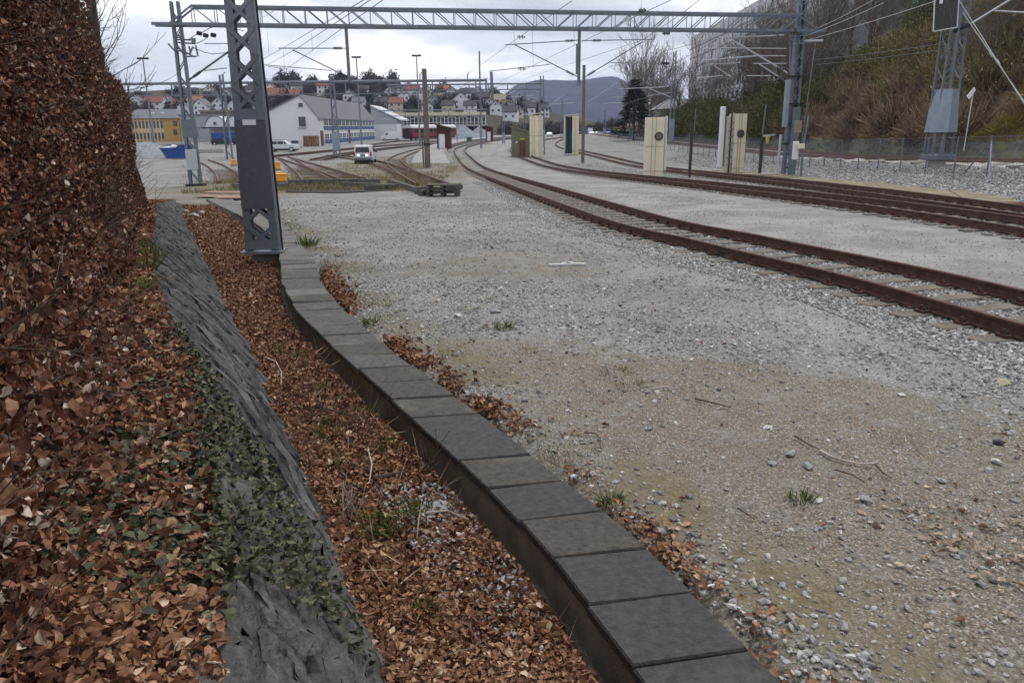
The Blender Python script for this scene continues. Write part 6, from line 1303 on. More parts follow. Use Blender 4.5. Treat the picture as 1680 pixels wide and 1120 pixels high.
part('number_plate', MB().box(o + Vector((-2.23, 0, .84)), (.03, .52, .12)), M_GRN, t); part('bumper', MB().cbox(o + Vector((-2.2, 0, .5)), (.18, 1.74, .28), .05), mat('grey_bumper', (.16, .165, .17), .6), t); part('rear_door_gap', MB().box(o + Vector((-2.2, 0, .9)), (.02, .02, .5)), M_DARK, t)
# delivery van by the workshop end
dv = AT(641, 229.5, 215); dv.z = zg; PROF = [(-2.7, .4), (2.6, .4), (2.7, .8), (2.5, 1.15), (1.7, 1.35), (-2.7, 1.35)]; CAB = [(1.75, 1.33), (1.05, 2.3), (.8, 2.45), (-2.6, 2.5), (-2.7, 1.33)]
t, o, ext = car('delivery_van', 'white delivery van parked at the far end of the workshop', dv, math.pi + .2, 5.4, 2.0, PROF, CAB, M_WHITE, (-1.7, 1.7), .36)
for s in (-1, 1): part('window', MB().prism([o + Vector((.75, s * .97, 1.5)), o + Vector((1.5, s * .97, 1.5)), o + Vector((1.0, s * .86, 2.15)), o + Vector((.75, s * .86, 2.15))], (0, s * .05, 0)), M_GLASS, t)
# distant parked cars
for i, (x, y, Y, yw, m_) in enumerate(((884, 216, 250, .1, M_WHITE), (902, 215, 260, 1.4, M_SILVER), (957, 214.5, 270, .2, M_BLUEP), (972, 214, 270, 1.3, M_WHITE), (985, 214, 275, .3, M_WHITE), (998, 213, 280, 1.4, M_BLUEP), (868, 217, 245, .2, M_WHITE))):
    p = AT(x, y, Y); p.z = zg + (.0); PROF = [(-2.1, .35), (2.1, .35), (2.15, .75), (1.2, .95), (-2.1, .95)]; CAB = [(1.2, .94), (.5, 1.42), (-1.2, 1.45), (-1.9, .94)]
    t, o, ext = car('parked_car', ('white car second from the left end of the distant row', 'silver car standing beside the cream column with brushes', 'blue car just right of the slim brown pole', 'white car second to the right of the slim brown pole', 'white car third to the right of the slim brown pole', 'blue car at the far right of the distant row', 'white car at the left end of the distant row')[i], p, yw, 4.3, 1.75, PROF, CAB, m_, (-1.3, 1.3), .32, 'cars parked far down the yard')
    part('window', MB().prism([o + Vector((-1.6, -.86, 1.0)), o + Vector((.95, -.86, 1.0)), o + Vector((.4, -.78, 1.36)), o + Vector((-1.15, -.78, 1.36))], (0, -.03, 0)), M_GLASS, t)
for i, (x, y, w, h, Y) in enumerate(((960, 213, 6, 2.6, 300), (1003, 212, 6, 2.4, 305))):
    p = AT(x, y, Y); p.z = zg; t = thing('container', ('blue container in the distance right of the slim pole', 'blue container in the distance below the hillside trees')[i], 'container', tuple(p)); part('body', MB().cbox(p + Vector((0, 0, h / 2)), (w, 2.4, h), .08), M_BLUEP, t); part('door_frame', MB().box(p + Vector((w * .3, -1.22, h / 2)), (w * .3, .06, h * .9)), M_WHITE, t)
# red carriage
cy = .30; cp_ = AT(668, 231.5, 200); cp_.z = zg + .15; tc_ = thing('railway_carriage', 'red railway carriage with a white roof and dark open end on the far yard track', 'railway carriage', tuple(cp_)); o = Vector(cp_); dL, dW = 24., 2.9
prf = lambda w, zs: [o + Vector((x, -0., z)) for x, z in zs]
def cprism(nm, pts, y0, y1, m): return part(nm, MB().prism([o + Vector((x, y0, z)) for x, z in pts], (0, y1 - y0, 0)), m, tc_)
cprism('lower_body', [(-1.42, 1.0), (1.42, 1.0), (1.45, 2.0), (-1.45, 2.0)], .3, dL, M_RED); cprism('upper_body', [(-1.45, 2.0), (1.45, 2.0), (1.42, 3.1), (-1.42, 3.1)], .3, dL, mat('carriage_dark_red', (.16, .03, .03), .4, .1, 1))
cprism('roof', [(-1.42, 3.1), (1.42, 3.1), (1.25, 3.55), (.7, 3.85), (0, 3.92), (-.7, 3.85), (-1.25, 3.55)], .2, dL, mat('carriage_roof', (.55, .56, .58), .5, .08, 1))
for k in range(9):
    for s in (-1, 1): part('window', MB().box(o + Vector((s * 1.45, 2.6 + k * 2.4, 2.45)), (.06, 1.6, .75)), M_GLASS, tc_)
part('gangway', MB().box(o + Vector((0, .15, 2.05)), (1.2, .3, 2.1)), M_DARK, tc_); part('end_wall', MB().box(o + Vector((0, .27, 2.05)), (2.75, .08, 2.0)), mat('carriage_dark_red', (.16, .03, .03), .4), tc_); part('underframe', MB().box(o + Vector((0, 12, .72)), (2.3, 23, .45)), M_DARK, tc_)
for y in (3.2, 5.6, 18.5, 21): 
    for s in (-1, 1): wheel(tc_, o + Vector((s * .75, y, .46)), .46, .14, (1, 0, 0))
for s in (-1, 1): part('buffer', MB().disc(o + Vector((s * .88, -.15, 1.05)), (0, 1, 0), .22, .5, 12), M_DARK, tc_)
tc_.rotation_euler = (0, 0, -.42)
# skip, containers, heaps, pallets
p = AT(292, 257, 98); p.z = float(yard_z(98)); sk = thing('skip', 'blue waste skip piled with white sacks behind the gantry mast', 'skip', tuple(p)); o = p
part('body', MB().hexa([o + Vector((-1.1, -.8, .1)), o + Vector((1.2, -.8, .1)), o + Vector((1.2, .8, .1)), o + Vector((-1.1, .8, .1))], [o + Vector((-1.75, -.9, 1.3)), o + Vector((1.6, -.9, 1.3)), o + Vector((1.6, .9, 1.3)), o + Vector((-1.75, .9, 1.3))]), M_BLUE, sk)
rimb = MB(); cs = [o + Vector(v) for v in ((-1.75, -.92, 1.3), (1.62, -.92, 1.3), (1.62, .92, 1.3), (-1.75, .92, 1.3))]
for i in range(4): rimb.beam(cs[i], cs[(i + 1) % 4], .12)
part('rim', rimb, M_BLUE, sk); part('back_board', MB().box(o + Vector((.0, .95, 1.45)), (3.3, .08, .5)), M_BLUE, sk)
for k, (dx_, dz_, s) in enumerate(((-.9, 1.38, .75), (-.3, 1.45, .85), (.3, 1.36, .6), (-1.3, 1.34, .5))):
    me = bpy.data.meshes.new('sack'); me.from_pydata([tuple(u * s) for u in STV[k] * 1.3], [], ICO_F); me.materials.append(M_WHITE if k != 2 else M_DARK); me.shade_smooth(); tag(link('sack', me, None, o + Vector((dx_, -.3, dz_))), ('largest white sack but one, on the left of the blue skip', 'largest white sack in the blue skip', 'dark sack in the blue skip', 'small white sack at the left rim of the blue skip')[k], 'sack')
def heap(label, x, y, Y, rx, ry, h, m, name='gravel_heap'):
    p = AT(x, y, Y); p.z = float(yard_z(Y)) - .05; n = 40; u = np.linspace(-1, 1, n); X, Y_ = np.meshgrid(u, u); r = np.sqrt(X ** 2 + Y_ ** 2)
    Z = h * np.maximum(0, 1 - r) ** .85 * (.85 + .35 * fbm(X * 4 + x, Y_ * 4, 4)) - .02
    V = np.stack([X * rx, Y_ * ry, Z], -1).reshape(-1, 3); i = (np.arange(n - 1)[:, None] * n + np.arange(n - 1)).ravel()
    tag(link(name, npmesh(name, V, np.stack([i, i + 1, i + n + 1, i + n], 1), m), None, p), label, 'gravel heap')
M_HEAP = mat('heap_gravel', (.25, .26, .275), .95, .3, 2.5, .6, 8, dirt=(.18, .185, .195), dscale=.7)
heap('grey gravel heap beside the end of the hedge', 240, 256, 102, 6.0, 4, 2.2, M_HEAP); heap('bluish gravel heap under the raised glazed hall', 757, 223, 240, 7, 5, 3.8, mat('blue_grey_heap', (.22, .245, .27), .95, .25, 1.5, .5, 6)); heap('pale gravel heap near the far shelter', 786, 223, 245, 4.6, 4, 3.6, M_HEAP)
for i, (x0, x1, y0, y1, Y, m_) in enumerate(((347, 372, 217.5, 229, 190, M_BLUE), (374, 396, 217, 229, 190, M_BLUE), (430, 444, 203, 221, 180, M_BLUE), (434, 459, 216.5, 231, 178, M_BLUE))):
    a, b = AT(x0, y1, Y), AT(x1, y0, Y); a.z = zg; t = thing('container', ('low blue container under the vaulted hall canopy', 'blue container half hidden by a lattice mast under the canopy', 'tall blue cabin with a pale window beside the white gable', 'blue flatbed box with yellow stripe beside the white gable')[i], 'container', ((a.x + b.x) / 2, Y, zg))
    part('body', MB().cbox(((a.x + b.x) / 2, Y + 1.2, (zg + b.z) / 2 + .1), (b.x - a.x, 2.4, b.z - zg - .2), .06), m_, t)
    for k in range(5): part('rib', MB().box((a.x + (k + .5) * (b.x - a.x) / 5, Y - .02, (zg + b.z) / 2), (.08, .06, (b.z - zg) * .85)), m_, t)
    if i == 2: part('window', MB().box(((a.x + b.x) / 2 - .1, Y - .05, b.z - .9), (.7, .08, 1.0)), M_WHITEST, t)
    if i == 3: part('yellow_stripe', MB().box(((a.x + b.x) / 2 - .3, Y - .06, zg + .7), ((b.x - a.x) * .8, .08, .55)), M_YELLOW, t)
for i, (x, y, Y) in enumerate(((362, 235, 180), (391, 235, 180))):
    p = AT(x, y, Y); p.z = zg; PROF = [(-1.9, .35), (1.9, .35), (1.95, .75), (1.1, .95), (-1.9, .95)]; CAB = [(1.1, .94), (.5, 1.5), (-1.7, 1.52), (-1.9, .94)]
    car('parked_car', ('dark car parked in front of the left blue container', 'dark car parked in front of the second blue container')[i], p, .2, 3.9, 1.7, PROF, CAB, M_DARK, (-1.2, 1.2), .31)
pz = AT(511, 240, 157); pz.z = zg; ps = thing('pallet_stack', 'brown stacked pallets leaning upright against the white gable', 'pallets', tuple(pz))
for j in range(3):
    for i in range(7): part('slat', MB().box(pz + Vector((-1.35 + i * .45 + R_.uniform(-.03, .03), R_.uniform(-.1, .1), .33 + j * .68)), (.32, .5, .62)), M_PALLET, ps)
    part('board', MB().box(pz + Vector((0, -.28, .66 + j * .68)), (2.9, .06, .1)), M_PALLET, ps)
for i, (x, y, w) in enumerate(((333, 247, 3.2), (350, 248, 2.6), (356, 245, 1.8))):
    p = AT(x, y, 122); p.z = float(yard_z(122)); solo('concrete_block', MB().cbox(p + Vector((0, 0, .3)), (w, .9, .6), .06, R_.uniform(-.2, .2)), M_CONC, ('long', 'middle', 'short')[i] + ' concrete block lying in the yard left of the lattice post', 'concrete block', tuple(p))
for i, (x0, x1, y, Y) in enumerate(((237, 292, 231, 150), (240, 300, 227, 170))):
    a, b = AT(x0, y, Y), AT(x1, y, Y); solo('low_wall', MB().cbox(((a.x + b.x) / 2, Y, zg + .5), (b.x - a.x, .5, 1.0), .05), M_CONC, ('nearer', 'farther')[i] + ' low concrete wall in front of the ochre office', 'wall', (a.x, Y, zg))

# =================================================================== FENCE AND WOODED SLOPE
FX = lambda y: 19.3 + .004 * (y - 30)
fz = lambda y: float(ground_z(FX(y), y)); ftop = lambda y: float(yard_z(y)) + 2.0
fe = thing('mesh_fence', 'grey wire mesh fence with slim posts along the ballast slope', 'fence', (19.3, 40, 0)); yy = np.arange(22.2, 160, 2.4)
for y in yy: part('post', MB().tube([(FX(y), y, fz(y) - .2), (FX(y), y, ftop(y) + .04)], .032, 6), M_STEEL, fe)
ms = MB()
for a, b in zip(yy[:-1], yy[1:]):
    za, zb3 = fz(a), fz(b)
    for k in range(13): t_ = k / 12; ms.beam((FX(a), a, za + (ftop(a) - za) * t_), (FX(b), b, zb3 + (ftop(b) - zb3) * t_), .007 if k < 12 else .02)
    if a < 90:
        for k in range(12): y = a + (b - a) * k / 12; ms.beam((FX(y), y, fz(y)), (FX(y), y, ftop(y)), .006)
part('wire_mesh', ms, M_STEEL, fe, kind='stuff')
py_ = yy[np.argmin(np.abs(yy - 31.6))]
for d in (-1.7, 2.0): part('stay', MB().tube([(FX(py_), py_, ftop(py_) - .15), (FX(py_) + (-.9 if d < 0 else .1) , py_ + d, fz(py_ + d) - .1)], .03, 6), M_STEEL, fe)
fg = AT(1581, 248, 47); fl = thing('flag_sign', 'small tilted white board on a thin pale pole at the foot of the slope', 'sign', tuple(fg))
part('pole', MB().tube([fg, AT(1598, 144, 47)], .035, 6), M_WHITEST, fl); part('board', MB().prism([AT(1599, 143, 46.9), AT(1601, 148, 46.9), AT(1590, 163, 46.9), AT(1586, 158, 46.9)], (0, .04, 0)), M_WHITE, fl)
SLK = lambda Y: np.interp(Y, [0, 70, 110, 150, 220, 330], [.95, .95, .66, .42, .32, .2])
SX = lambda Y: np.interp(Y, [0, 90, 200, 330], [32.6, 32.6, 33.2, 38.])
def slope_d(d, Y): return yard_z(Y) + 1.75 + SLK(Y) * np.minimum(d, 20) + .12 * np.maximum(d - 20, 0) + 1.4 * (fbm(d * .22, Y * .16, 4) - .5) * np.clip(d / 3, 0, 1)
def slope_mesh():
    Ys = np.arange(6, 330, 1.2); ds = np.r_[np.linspace(0, 24, 40), np.linspace(26, 120, 14)]; D_, Y_ = np.meshgrid(ds, Ys); V = np.stack([SX(Y_) + D_, Y_, slope_d(D_, Y_)], -1).reshape(-1, 3)
    n = len(ds); i = (np.arange(len(Ys) - 1)[:, None] * n + np.arange(n - 1)).ravel(); return npmesh('hillside', V, np.stack([i, i + 1, i + n + 1, i + n], 1), mat('slope_soil', (.12, .085, .055), .95, .5, .8, .8, 6, dirt=(.12, .115, .05), dscale=.22, dth=.52, spec=.05), smooth=True)
tag(link('hillside', slope_mesh()), kind='structure')
rw = thing('rock_cutting', 'low mossy grey rock face along the main line at the foot of the slope', 'rock face', (32, 48, 0)); V = []; Ys = np.arange(6, 210, .8); nz = 7
for y in Ys:
    for k in range(nz):
        t_ = k / (nz - 1); V.append((float(SX(y)) - .9 + .9 * t_ + .5 * (float(fbm(np.array(y * .8), np.array(t_ * 3 + 5), 3)) - .5), y, float(yard_z(y)) + .5 + 1.45 * t_ + .3 * (float(fbm(np.array(y * .5), np.array(2.), 2)) - .5) * t_))
i = (np.arange(len(Ys) - 1)[:, None] * nz + np.arange(nz - 1)).ravel(); me = npmesh('rock_face', np.array(V), np.stack([i, i + 1, i + nz + 1, i + nz], 1), mat('mossy_rock', (.085, .086, .074), .95, .6, 2.4, 1., 4, dirt=(.105, .115, .04), dscale=1.1, dth=.48, spec=.1)); link('rock_face', me, rw).location = -ORG[rw.name]
M_BRUSH = ramp_mat('brown_brush', [(0, (.085, .056, .038)), (.4, (.19, .13, .085)), (.75, (.29, .205, .13)), (1, (.43, .34, .22))], .95, .05)
M_OLIVE = ramp_mat('olive_brush', [(0, (.075, .062, .032)), (.45, (.18, .15, .068)), (.8, (.265, .225, .10)), (1, (.40, .35, .16))], .95, .05)
M_GREENB = ramp_mat('green_brush', [(0, (.035, .038, .014)), (.45, (.082, .088, .028)), (.8, (.125, .13, .04)), (1, (.21, .20, .06))], .95, .05)
M_YELB = ramp_mat('yellow_grass', [(0, (.09, .08, .02)), (.5, (.20, .17, .04)), (1, (.33, .27, .09))], .95, .05)
BP = {'brown': [bush_mesh('stems', 900, 1.5, 1.7, 1.0, M_BRUSH, 260, .11, .8) for _ in range(3)], 'olive': [bush_mesh('stems', 800, 1.6, 2.0, .9, M_OLIVE, 700, .13, .8) for _ in range(3)], 'green': [bush_mesh('stems', 600, 1.7, 2.2, .8, M_GREENB, 1300, .15, .8) for _ in range(3)], 'yellow': [bush_mesh('stems', 500, 1.2, 1.0, .7, M_YELB, 500, .10, .8) for _ in range(2)]}
BL = {'brown': 'leafless red brown bush', 'olive': 'olive brown sparse bush', 'green': 'green leafy bush', 'yellow': 'yellowish grassy shrub'}
def zone(X, Y, d):
    px = 840 + F_PX * X / Y
    return (', ' + ('low' if d < 5 else 'halfway up' if d < 12 else 'high up') + ' ' + ('left of the cream columns' if px < 1130 else 'behind the front columns' if px < 1260 else 'just right of the gantry mast' if px < 1390 else 'midway to the blue mast' if px < 1510 else 'behind the pale blue mast' if px < 1600 else 'near the flag sign'))
def bush(kind, d, Y, s):
    X = float(SX(Y)) + d; z = float(slope_d(np.array(d), np.array(Y))) - .1; o = link(kind + '_bush', R_.choice(BP[kind]), None, (X, Y, z), (0, 0, R_.uniform(0, 6.3)), (s, s, s * R_.uniform(.8, 1.2))); tag(o, BL[kind] + zone(X, Y, d), 'bush', kind + ' bushes on the slope')
def pick(x0, x1):                                       # a distance whose slope foot shows between two picture columns
    px = R_.uniform(x0, x1); return float(np.clip(33.5 / ((px - 840) / F_PX), 38, 200))
for _ in range(150): Y = pick(1290, 1690); bush('brown', R_.random() ** 1.2 * 17, Y * R_.uniform(1, 1.25), R_.uniform(.8, 1.6))
for _ in range(16): Y = pick(1260, 1450); bush('green', 4 + R_.random() * 14, Y, R_.uniform(1.0, 1.9))
for _ in range(90): Y = pick(1300, 1700); bush('olive', 3 + R_.random() * 17, Y * R_.uniform(1, 1.3), R_.uniform(.9, 1.7))
for _ in range(26): bush('green', R_.uniform(-1, 6), R_.uniform(120, 176), R_.uniform(1.3, 2.2))
for _ in range(60): Y = pick(1085, 1300); bush('green', R_.random() ** 1.3 * 9, Y, R_.uniform(1.1, 2.2))
for _ in range(26): Y = pick(1060, 1290); bush('brown', R_.random() * 5, Y, R_.uniform(.8, 1.6))
for _ in range(22): Y = pick(1100, 1700); bush('yellow', R_.random() * 3.5, Y, R_.uniform(.7, 1.3))
n = 30000; Y = 33.5 / ((NR.uniform(1120, 1700, n) - 840) / F_PX) * NR.uniform(1, 1.35, n); d = NR.random(n) * 20
P_ = np.stack([SX(Y) + d, Y, slope_d(d, Y)], 1); dd_ = NR.normal(0, 1, (n, 3)); dd_[:, 2] = np.abs(dd_[:, 2]) * .7 + .1; dd_ /= np.linalg.norm(dd_, axis=1)[:, None]
npm_obj('undergrowth', scatter('undergrowth', TWQ * np.array([1.6, 1, 1]), TWF, P_, dirmat(dd_, .3), NR.uniform(.4, 1.4, n), NR.random(n), M_BRUSH), 'tangled dead stems and brambles covering the slope')
def grass_strip(name, n, fx, m, hgt, label):
    P = fx(n); n = len(P); d = np.stack([NR.normal(0, .35, n), NR.normal(0, .35, n), np.ones(n)], 1); npm_obj(name, scatter(name, TWQ * np.array([1.4, 1, 1]), TWF, P, dirmat(d, .1), hgt * NR.uniform(.4, 1.2, n), NR.random(n), m), label)
def f_(n): Y = NR.uniform(44, 75, n); d = np.abs(NR.normal(0, .8, n)); return np.stack([SX(Y) + d, Y, slope_d(d, Y)], 1)
grass_strip('grass', 7000, f_, M_YELB, .5, 'yellow green grass on top of the rock face')
# bare trees of the slope
M_TREE = mat('bare_tree_bark', (.15, .125, .10), .95, .3, 3.)
protos = []
for i in range(4):
    rg = random.Random(40 + i); tm_ = MB(); H = 5.5
    tm_.tube([(0, 0, -.6), (.1, 0, H * .35), (rg.uniform(-.3, .3), rg.uniform(-.3, .3), H * .7)], .17, 7, .11); trm = tm_.mesh('trunk', M_TREE); lb = MB()
    for k in range(7): branch(lb, (rg.uniform(-.1, .1), rg.uniform(-.1, .1), H * (.22 + .07 * k)), (rg.uniform(-1, 1), rg.uniform(-1, 1), rg.uniform(.5, 1.4)), rg.uniform(1.7, 2.8), .065, 4, .5, .35, 3, rg, .011, (2, 3))
    protos.append((trm, lb.mesh('limbs', M_TREE)))
tl = 'bare leafless tree on the slope'
def btree(X, Y, z, s, grp, lab):
    t = thing('bare_tree', lab + (zone(X, Y, X - float(SX(Y))) if 'slope' in grp else ''), 'tree', (X, Y, z), grp); t.scale = (s, s, s * R_.uniform(.9, 1.25)); t.rotation_euler = (R_.uniform(-.08, .08), R_.uniform(-.1, .1), R_.uniform(0, 6.3)); a, b = R_.choice(protos); link('trunk', a, t).location = (0, 0, 0); link('limbs', b, t).location = (0, 0, 0)
for _ in range(30):
    Y = pick(1150, 1560); d = 3 + R_.random() * 17; btree(float(SX(Y)) + d, Y, float(slope_d(np.array(d), np.array(Y))), R_.uniform(.9, 1.7), 'bare trees on the slope', tl)
for _ in range(10):
    Y = R_.uniform(95, 190); d = 2 + R_.random() * 10; btree(float(SX(Y)) + d, Y, float(slope_d(np.array(d), np.array(Y))), R_.uniform(1.2, 1.9), 'bare trees on the slope', tl)
for i in range(5):
    Y = 170 + i * 9; btree(AT(1040 + i * 7, 200, Y).x, Y, .5, R_.uniform(1.7, 2.2), 'tall bare trees behind the conifer', ('first', 'second', 'third', 'fourth', 'last')[i] + ' from the left of the tall bare trees behind the dark conifer')
# dark conifer left of the slope
cf = AT(1040, 207, 150); cf.z = -.5; ct = thing('conifer', 'dark spreading conifer at the left end of the wooded slope', 'tree', tuple(cf)); part('trunk', MB().tube([cf + Vector((0, 0, -1)), cf + Vector((0, 0, 10.5))], .25, 7, .06), M_BARK, ct)
n = 3000; h = NR.random(n) ** .9; r = (1 - h) * 4.6 * (.35 + .65 * NR.random(n)) * (.6 + .6 * vnoise(h * 14, NR.random(n) * 0 + 3.)) + .15; a = NR.random(n) * 6.283
P_ = np.stack([np.cos(a) * r, np.sin(a) * r, .8 + h * 10], 1); dq = np.stack([np.cos(a), np.sin(a), np.full(n, -.25)], 1); link('foliage', scatter('foliage', TWQ * np.array([5, 1, 1]), TWF, P_, dirmat(dq, .4), NR.uniform(.5, 1.2, n), NR.random(n), M_EVER), ct, tuple(cf))
# far scrub between yard and mountain
fs = [bush_mesh('stems', 500, 3.0, 3.2, 1.8, M_HILLT, 200, .5, 3.)]
for _ in range(70):
    x = R_.uniform(830, 1075); Y = R_.uniform(300, 420); p = AT(x, 210, Y); tag(link('far_scrub', fs[0], None, (p.x, Y, -1.4), (0, 0, R_.uniform(0, 6)), R_.uniform(.8, 1.8)), 'bare grey brown thicket at the far end of the yard below the mountain', 'bush', 'thickets below the mountain')
#@@PART4
# =================================================================== SMALL THINGS AND PLANTS OF THE YARD
M_GRASS = ramp_mat('green_weeds', [(0, (.05, .07, .015)), (.5, (.10, .14, .03)), (.85, (.16, .20, .05)), (1, (.25, .24, .09))], .8, .15)
M_DRYG = ramp_mat('dry_grass', [(0, (.10, .085, .03)), (.5, (.20, .165, .065)), (.85, (.28, .24, .12)), (1, (.38, .34, .22))], .9, .1)
def tuft_mesh(name, n, r, h, m, lean=.5):
    a = NR.random(n) * 6.283; q = r * NR.random(n) ** .7; P = np.stack([np.cos(a) * q, np.sin(a) * q, np.zeros(n)], 1)
    d = np.stack([np.cos(a) * lean * NR.random(n), np.sin(a) * lean * NR.random(n), np.ones(n)], 1); return scatter(name, TWQ * np.array([2.2, 1, 1]) * 1., TWF, P, dirmat(d, .22), h * NR.uniform(.4, 1.2, n), NR.random(n), m)
TUFT = [tuft_mesh('grass_tuft', 90, .10, .13, M_GRASS, .9) for _ in range(3)]; DRY = [tuft_mesh('grass_tuft', 80, .12, .09, M_DRYG, 1.2) for _ in range(3)]
def tuft(x, y, s, dry, lab, dz=0.):
    p = G(x, y, dz); p.z = float(ground_z(p.x, p.y)) - .01; tag(link('grass_tuft', R_.choice(DRY if dry else TUFT), None, p, (0, 0, R_.uniform(0, 6)), (s, s, s * (.5 if dry else .9))), lab, 'grass tuft')
for (x, y, s, dry, lab) in ((827, 537, 1.1, 0, 'bright green grass tuft among coarse stones in the middle of the yard'), (503, 402, 2.2, 0, 'broad green grass clump beside the duct right of the near mast'), (1314, 820, .8, 0, 'small green grass tuft on sand beside grey stones'), (1488, 727, .9, 1, 'dry brown grass tuft on the sandy ground, the larger of two'), (1604, 738, .7, 1, 'dry brown grass tuft near a dark clod on the sand'), (1290, 884, .7, 1, 'dry reddish tuft low on the sand near the bottom'), (735, 578, 1.4, 1, 'dry yellow grass patch by the leaf line beside the duct'), (770, 505, 1.3, 1, 'dry grass patch on gravel, left of a pair'), (797, 492, 1.2, 1, 'dry grass patch on gravel, right of a pair'), (870, 574, 1.1, 1, 'flat yellow grass patch at the edge of the sand'), (625, 500, 1.6, 1, 'dry grass patch on the gravel edge of the duct'), (575, 465, 1.8, 1, 'dry grass patch near the duct bend'), (608, 530, 1.0, 0, 'small green tuft in the leaves beside the duct'), (560, 420, 1.6, 1, 'dry grass patch on gravel behind the duct bend'), (1010, 610, 1.6, 1, 'brownish flat weed patch on the sand'), (1035, 632, 1.5, 1, 'brownish flat weed patch, the nearer on the sand'), (920, 765, .7, 1, 'dry tuft at the edge of leaves along the duct'), (1002, 823, .8, 0, 'green sprout in leaves at the duct edge')): tuft(x, y, s, dry, lab)
for (x, y, s, dry, lab) in ((592, 705, 1.3, 0, 'green weed in the middle of the leaf strip'), (545, 735, 1.1, 0, 'green weed in the leaf strip, left of the middle one'), (568, 788, 1.0, 0, 'green weed low in the leaf strip near pale stalks'), (655, 890, 1.3, 0, 'largest green weed clump low in the leaf strip'), (617, 885, 1.1, 0, 'green weed clump left of the largest one in the strip'), (495, 607, 1.0, 0, 'small green weed far up the leaf strip'), (560, 848, .8, 0, 'small green weed beside pale stalks'), (705, 818, .7, 0, 'small green weed close to the duct side wall'), (350, 400, 2.0, 1, 'dry grass patch at the foot of the slate wall'), (360, 372, 2.4, 1, 'dry grass patch left of the near mast'), (335, 352, 2.6, 1, 'dry grass patch near the end of the slate wall')): tuft(x, y, s, dry, lab, -.3)
for i, (x, y) in enumerate(((225, 395), (245, 405), (232, 430), (222, 470))):
    r = ray(x, y); t = (.82 - CAM_H) / r[2]; p = Vector((r[0] * t, r[1] * t, .0)); p.z = float(bank_z(np.array(p.x), np.array(p.y))); tag(link('grass_tuft', R_.choice(TUFT), None, p, (0, 0, i), 1.7), ('upper', 'right', 'middle', 'lower')[i] + ' yellow green grass tuft at the foot of the hedge on the bank', 'grass tuft')
for i in range(12):
    y_ = R_.uniform(3.4, 9.5); x_ = float(WALL_B(y_)) + .2 + R_.random() * (float(DUCT_L(y_)) - float(WALL_B(y_)) - .3); tag(link('weed', R_.choice(TUFT), None, (x_, y_, float(ground_z(x_, y_)) + .01), (0, 0, i), R_.uniform(.5, .95)), 'small green weed sprouting among the leaves of the strip', 'weed', 'small weeds in the leaf strip')
# yellow grass and weeds among the stub tracks
n = 60000; Y = 33 + 67 * NR.random(n) ** 1.3; X = NR.uniform(-.42, -.05, n) * Y; k = (NR.random(n) < (.12 + a_moss(X, Y)) * sstep(.36, .55, fbm(X * .3 + 3, Y * .22, 3)) * 1.2) & (X < -3.2 - .035 * (Y - 30)); X, Y = X[k], Y[k]; n = len(X)
d = np.stack([NR.normal(0, .35, n), NR.normal(0, .35, n), np.ones(n)], 1); npm_obj('yard_grass', scatter('yard_grass', TWQ * np.array([2.5, 1, 1]), TWF, np.stack([X, Y, ground_z(X, Y)], 1), dirmat(d, .15), NR.uniform(.05, .24, n) * (1 + .6 * (NR.random(n) > .93)), NR.random(n), M_DRYG), 'yellowish dry grass between the stub tracks')
n = 9000; q = NR.random(n); Y = 5 + 20 * q; X = DUCT_R(Y) + .05 + np.abs(NR.normal(0, .35, n)); k = NR.random(n) < sstep(.5, .62, fbm(X * .9, Y * .9, 3)); X, Y = X[k], Y[k]; n = len(X)
d = np.stack([NR.normal(0, .5, n), NR.normal(0, .5, n), np.ones(n)], 1); npm_obj('edge_grass', scatter('edge_grass', TWQ * np.array([2, 1, 1]), TWF, np.stack([X, Y, ground_z(X, Y)], 1), dirmat(d, .15), .06 * NR.uniform(.4, 1.3, n), NR.random(n), M_DRYG), 'thin dry grass along the gravel edge of the cable duct')
# sticks
M_STICK = mat('pale_stick', (.42, .37, .31), .85, .2, 12.); M_STICKD = mat('dark_stick', (.075, .055, .042), .9, .3, 12.)
def stick(lab, px, r, m, dz=.02, gz=0.):
    pts = [];
    for x, y in px: p = G(x, y, gz); p.z = float(ground_z(p.x, p.y)) + dz + R_.uniform(0, .02); pts.append(p)
    solo('stick', MB().tube(pts, r, 6, r * .45), m, lab, 'stick', tuple(pts[0]))
stick('long pale stick lying on the sandy ground', [(1345, 742), (1362, 752), (1385, 759), (1410, 763), (1435, 764)], .011, M_STICK); stick('dark twig joined to the upper end of the long pale stick', [(1304, 718), (1322, 730), (1345, 742)], .008, M_STICKD)
stick('dark twig beyond the pale stick end', [(1435, 766), (1448, 778), (1462, 788)], .007, M_STICKD); stick('dark forked twig on the sand left of the pale stick', [(1140, 656), (1165, 662), (1200, 672)], .008, M_STICKD); stick('thin dark twig near the right leaf corner', [(1370, 775), (1400, 787), (1418, 796)], .006, M_STICKD)
stick('pale stick lying above the dark twig on the sand', [(1070, 641), (1090, 640), (1112, 642)], .011, M_STICK); stick('reddish twig near the duct leaves', [(958, 716), (975, 714), (985, 726), (986, 748)], .006, M_STICKD); stick('dark twig in the low sandy middle', [(1210, 842), (1225, 852), (1237, 858)], .006, M_STICKD)
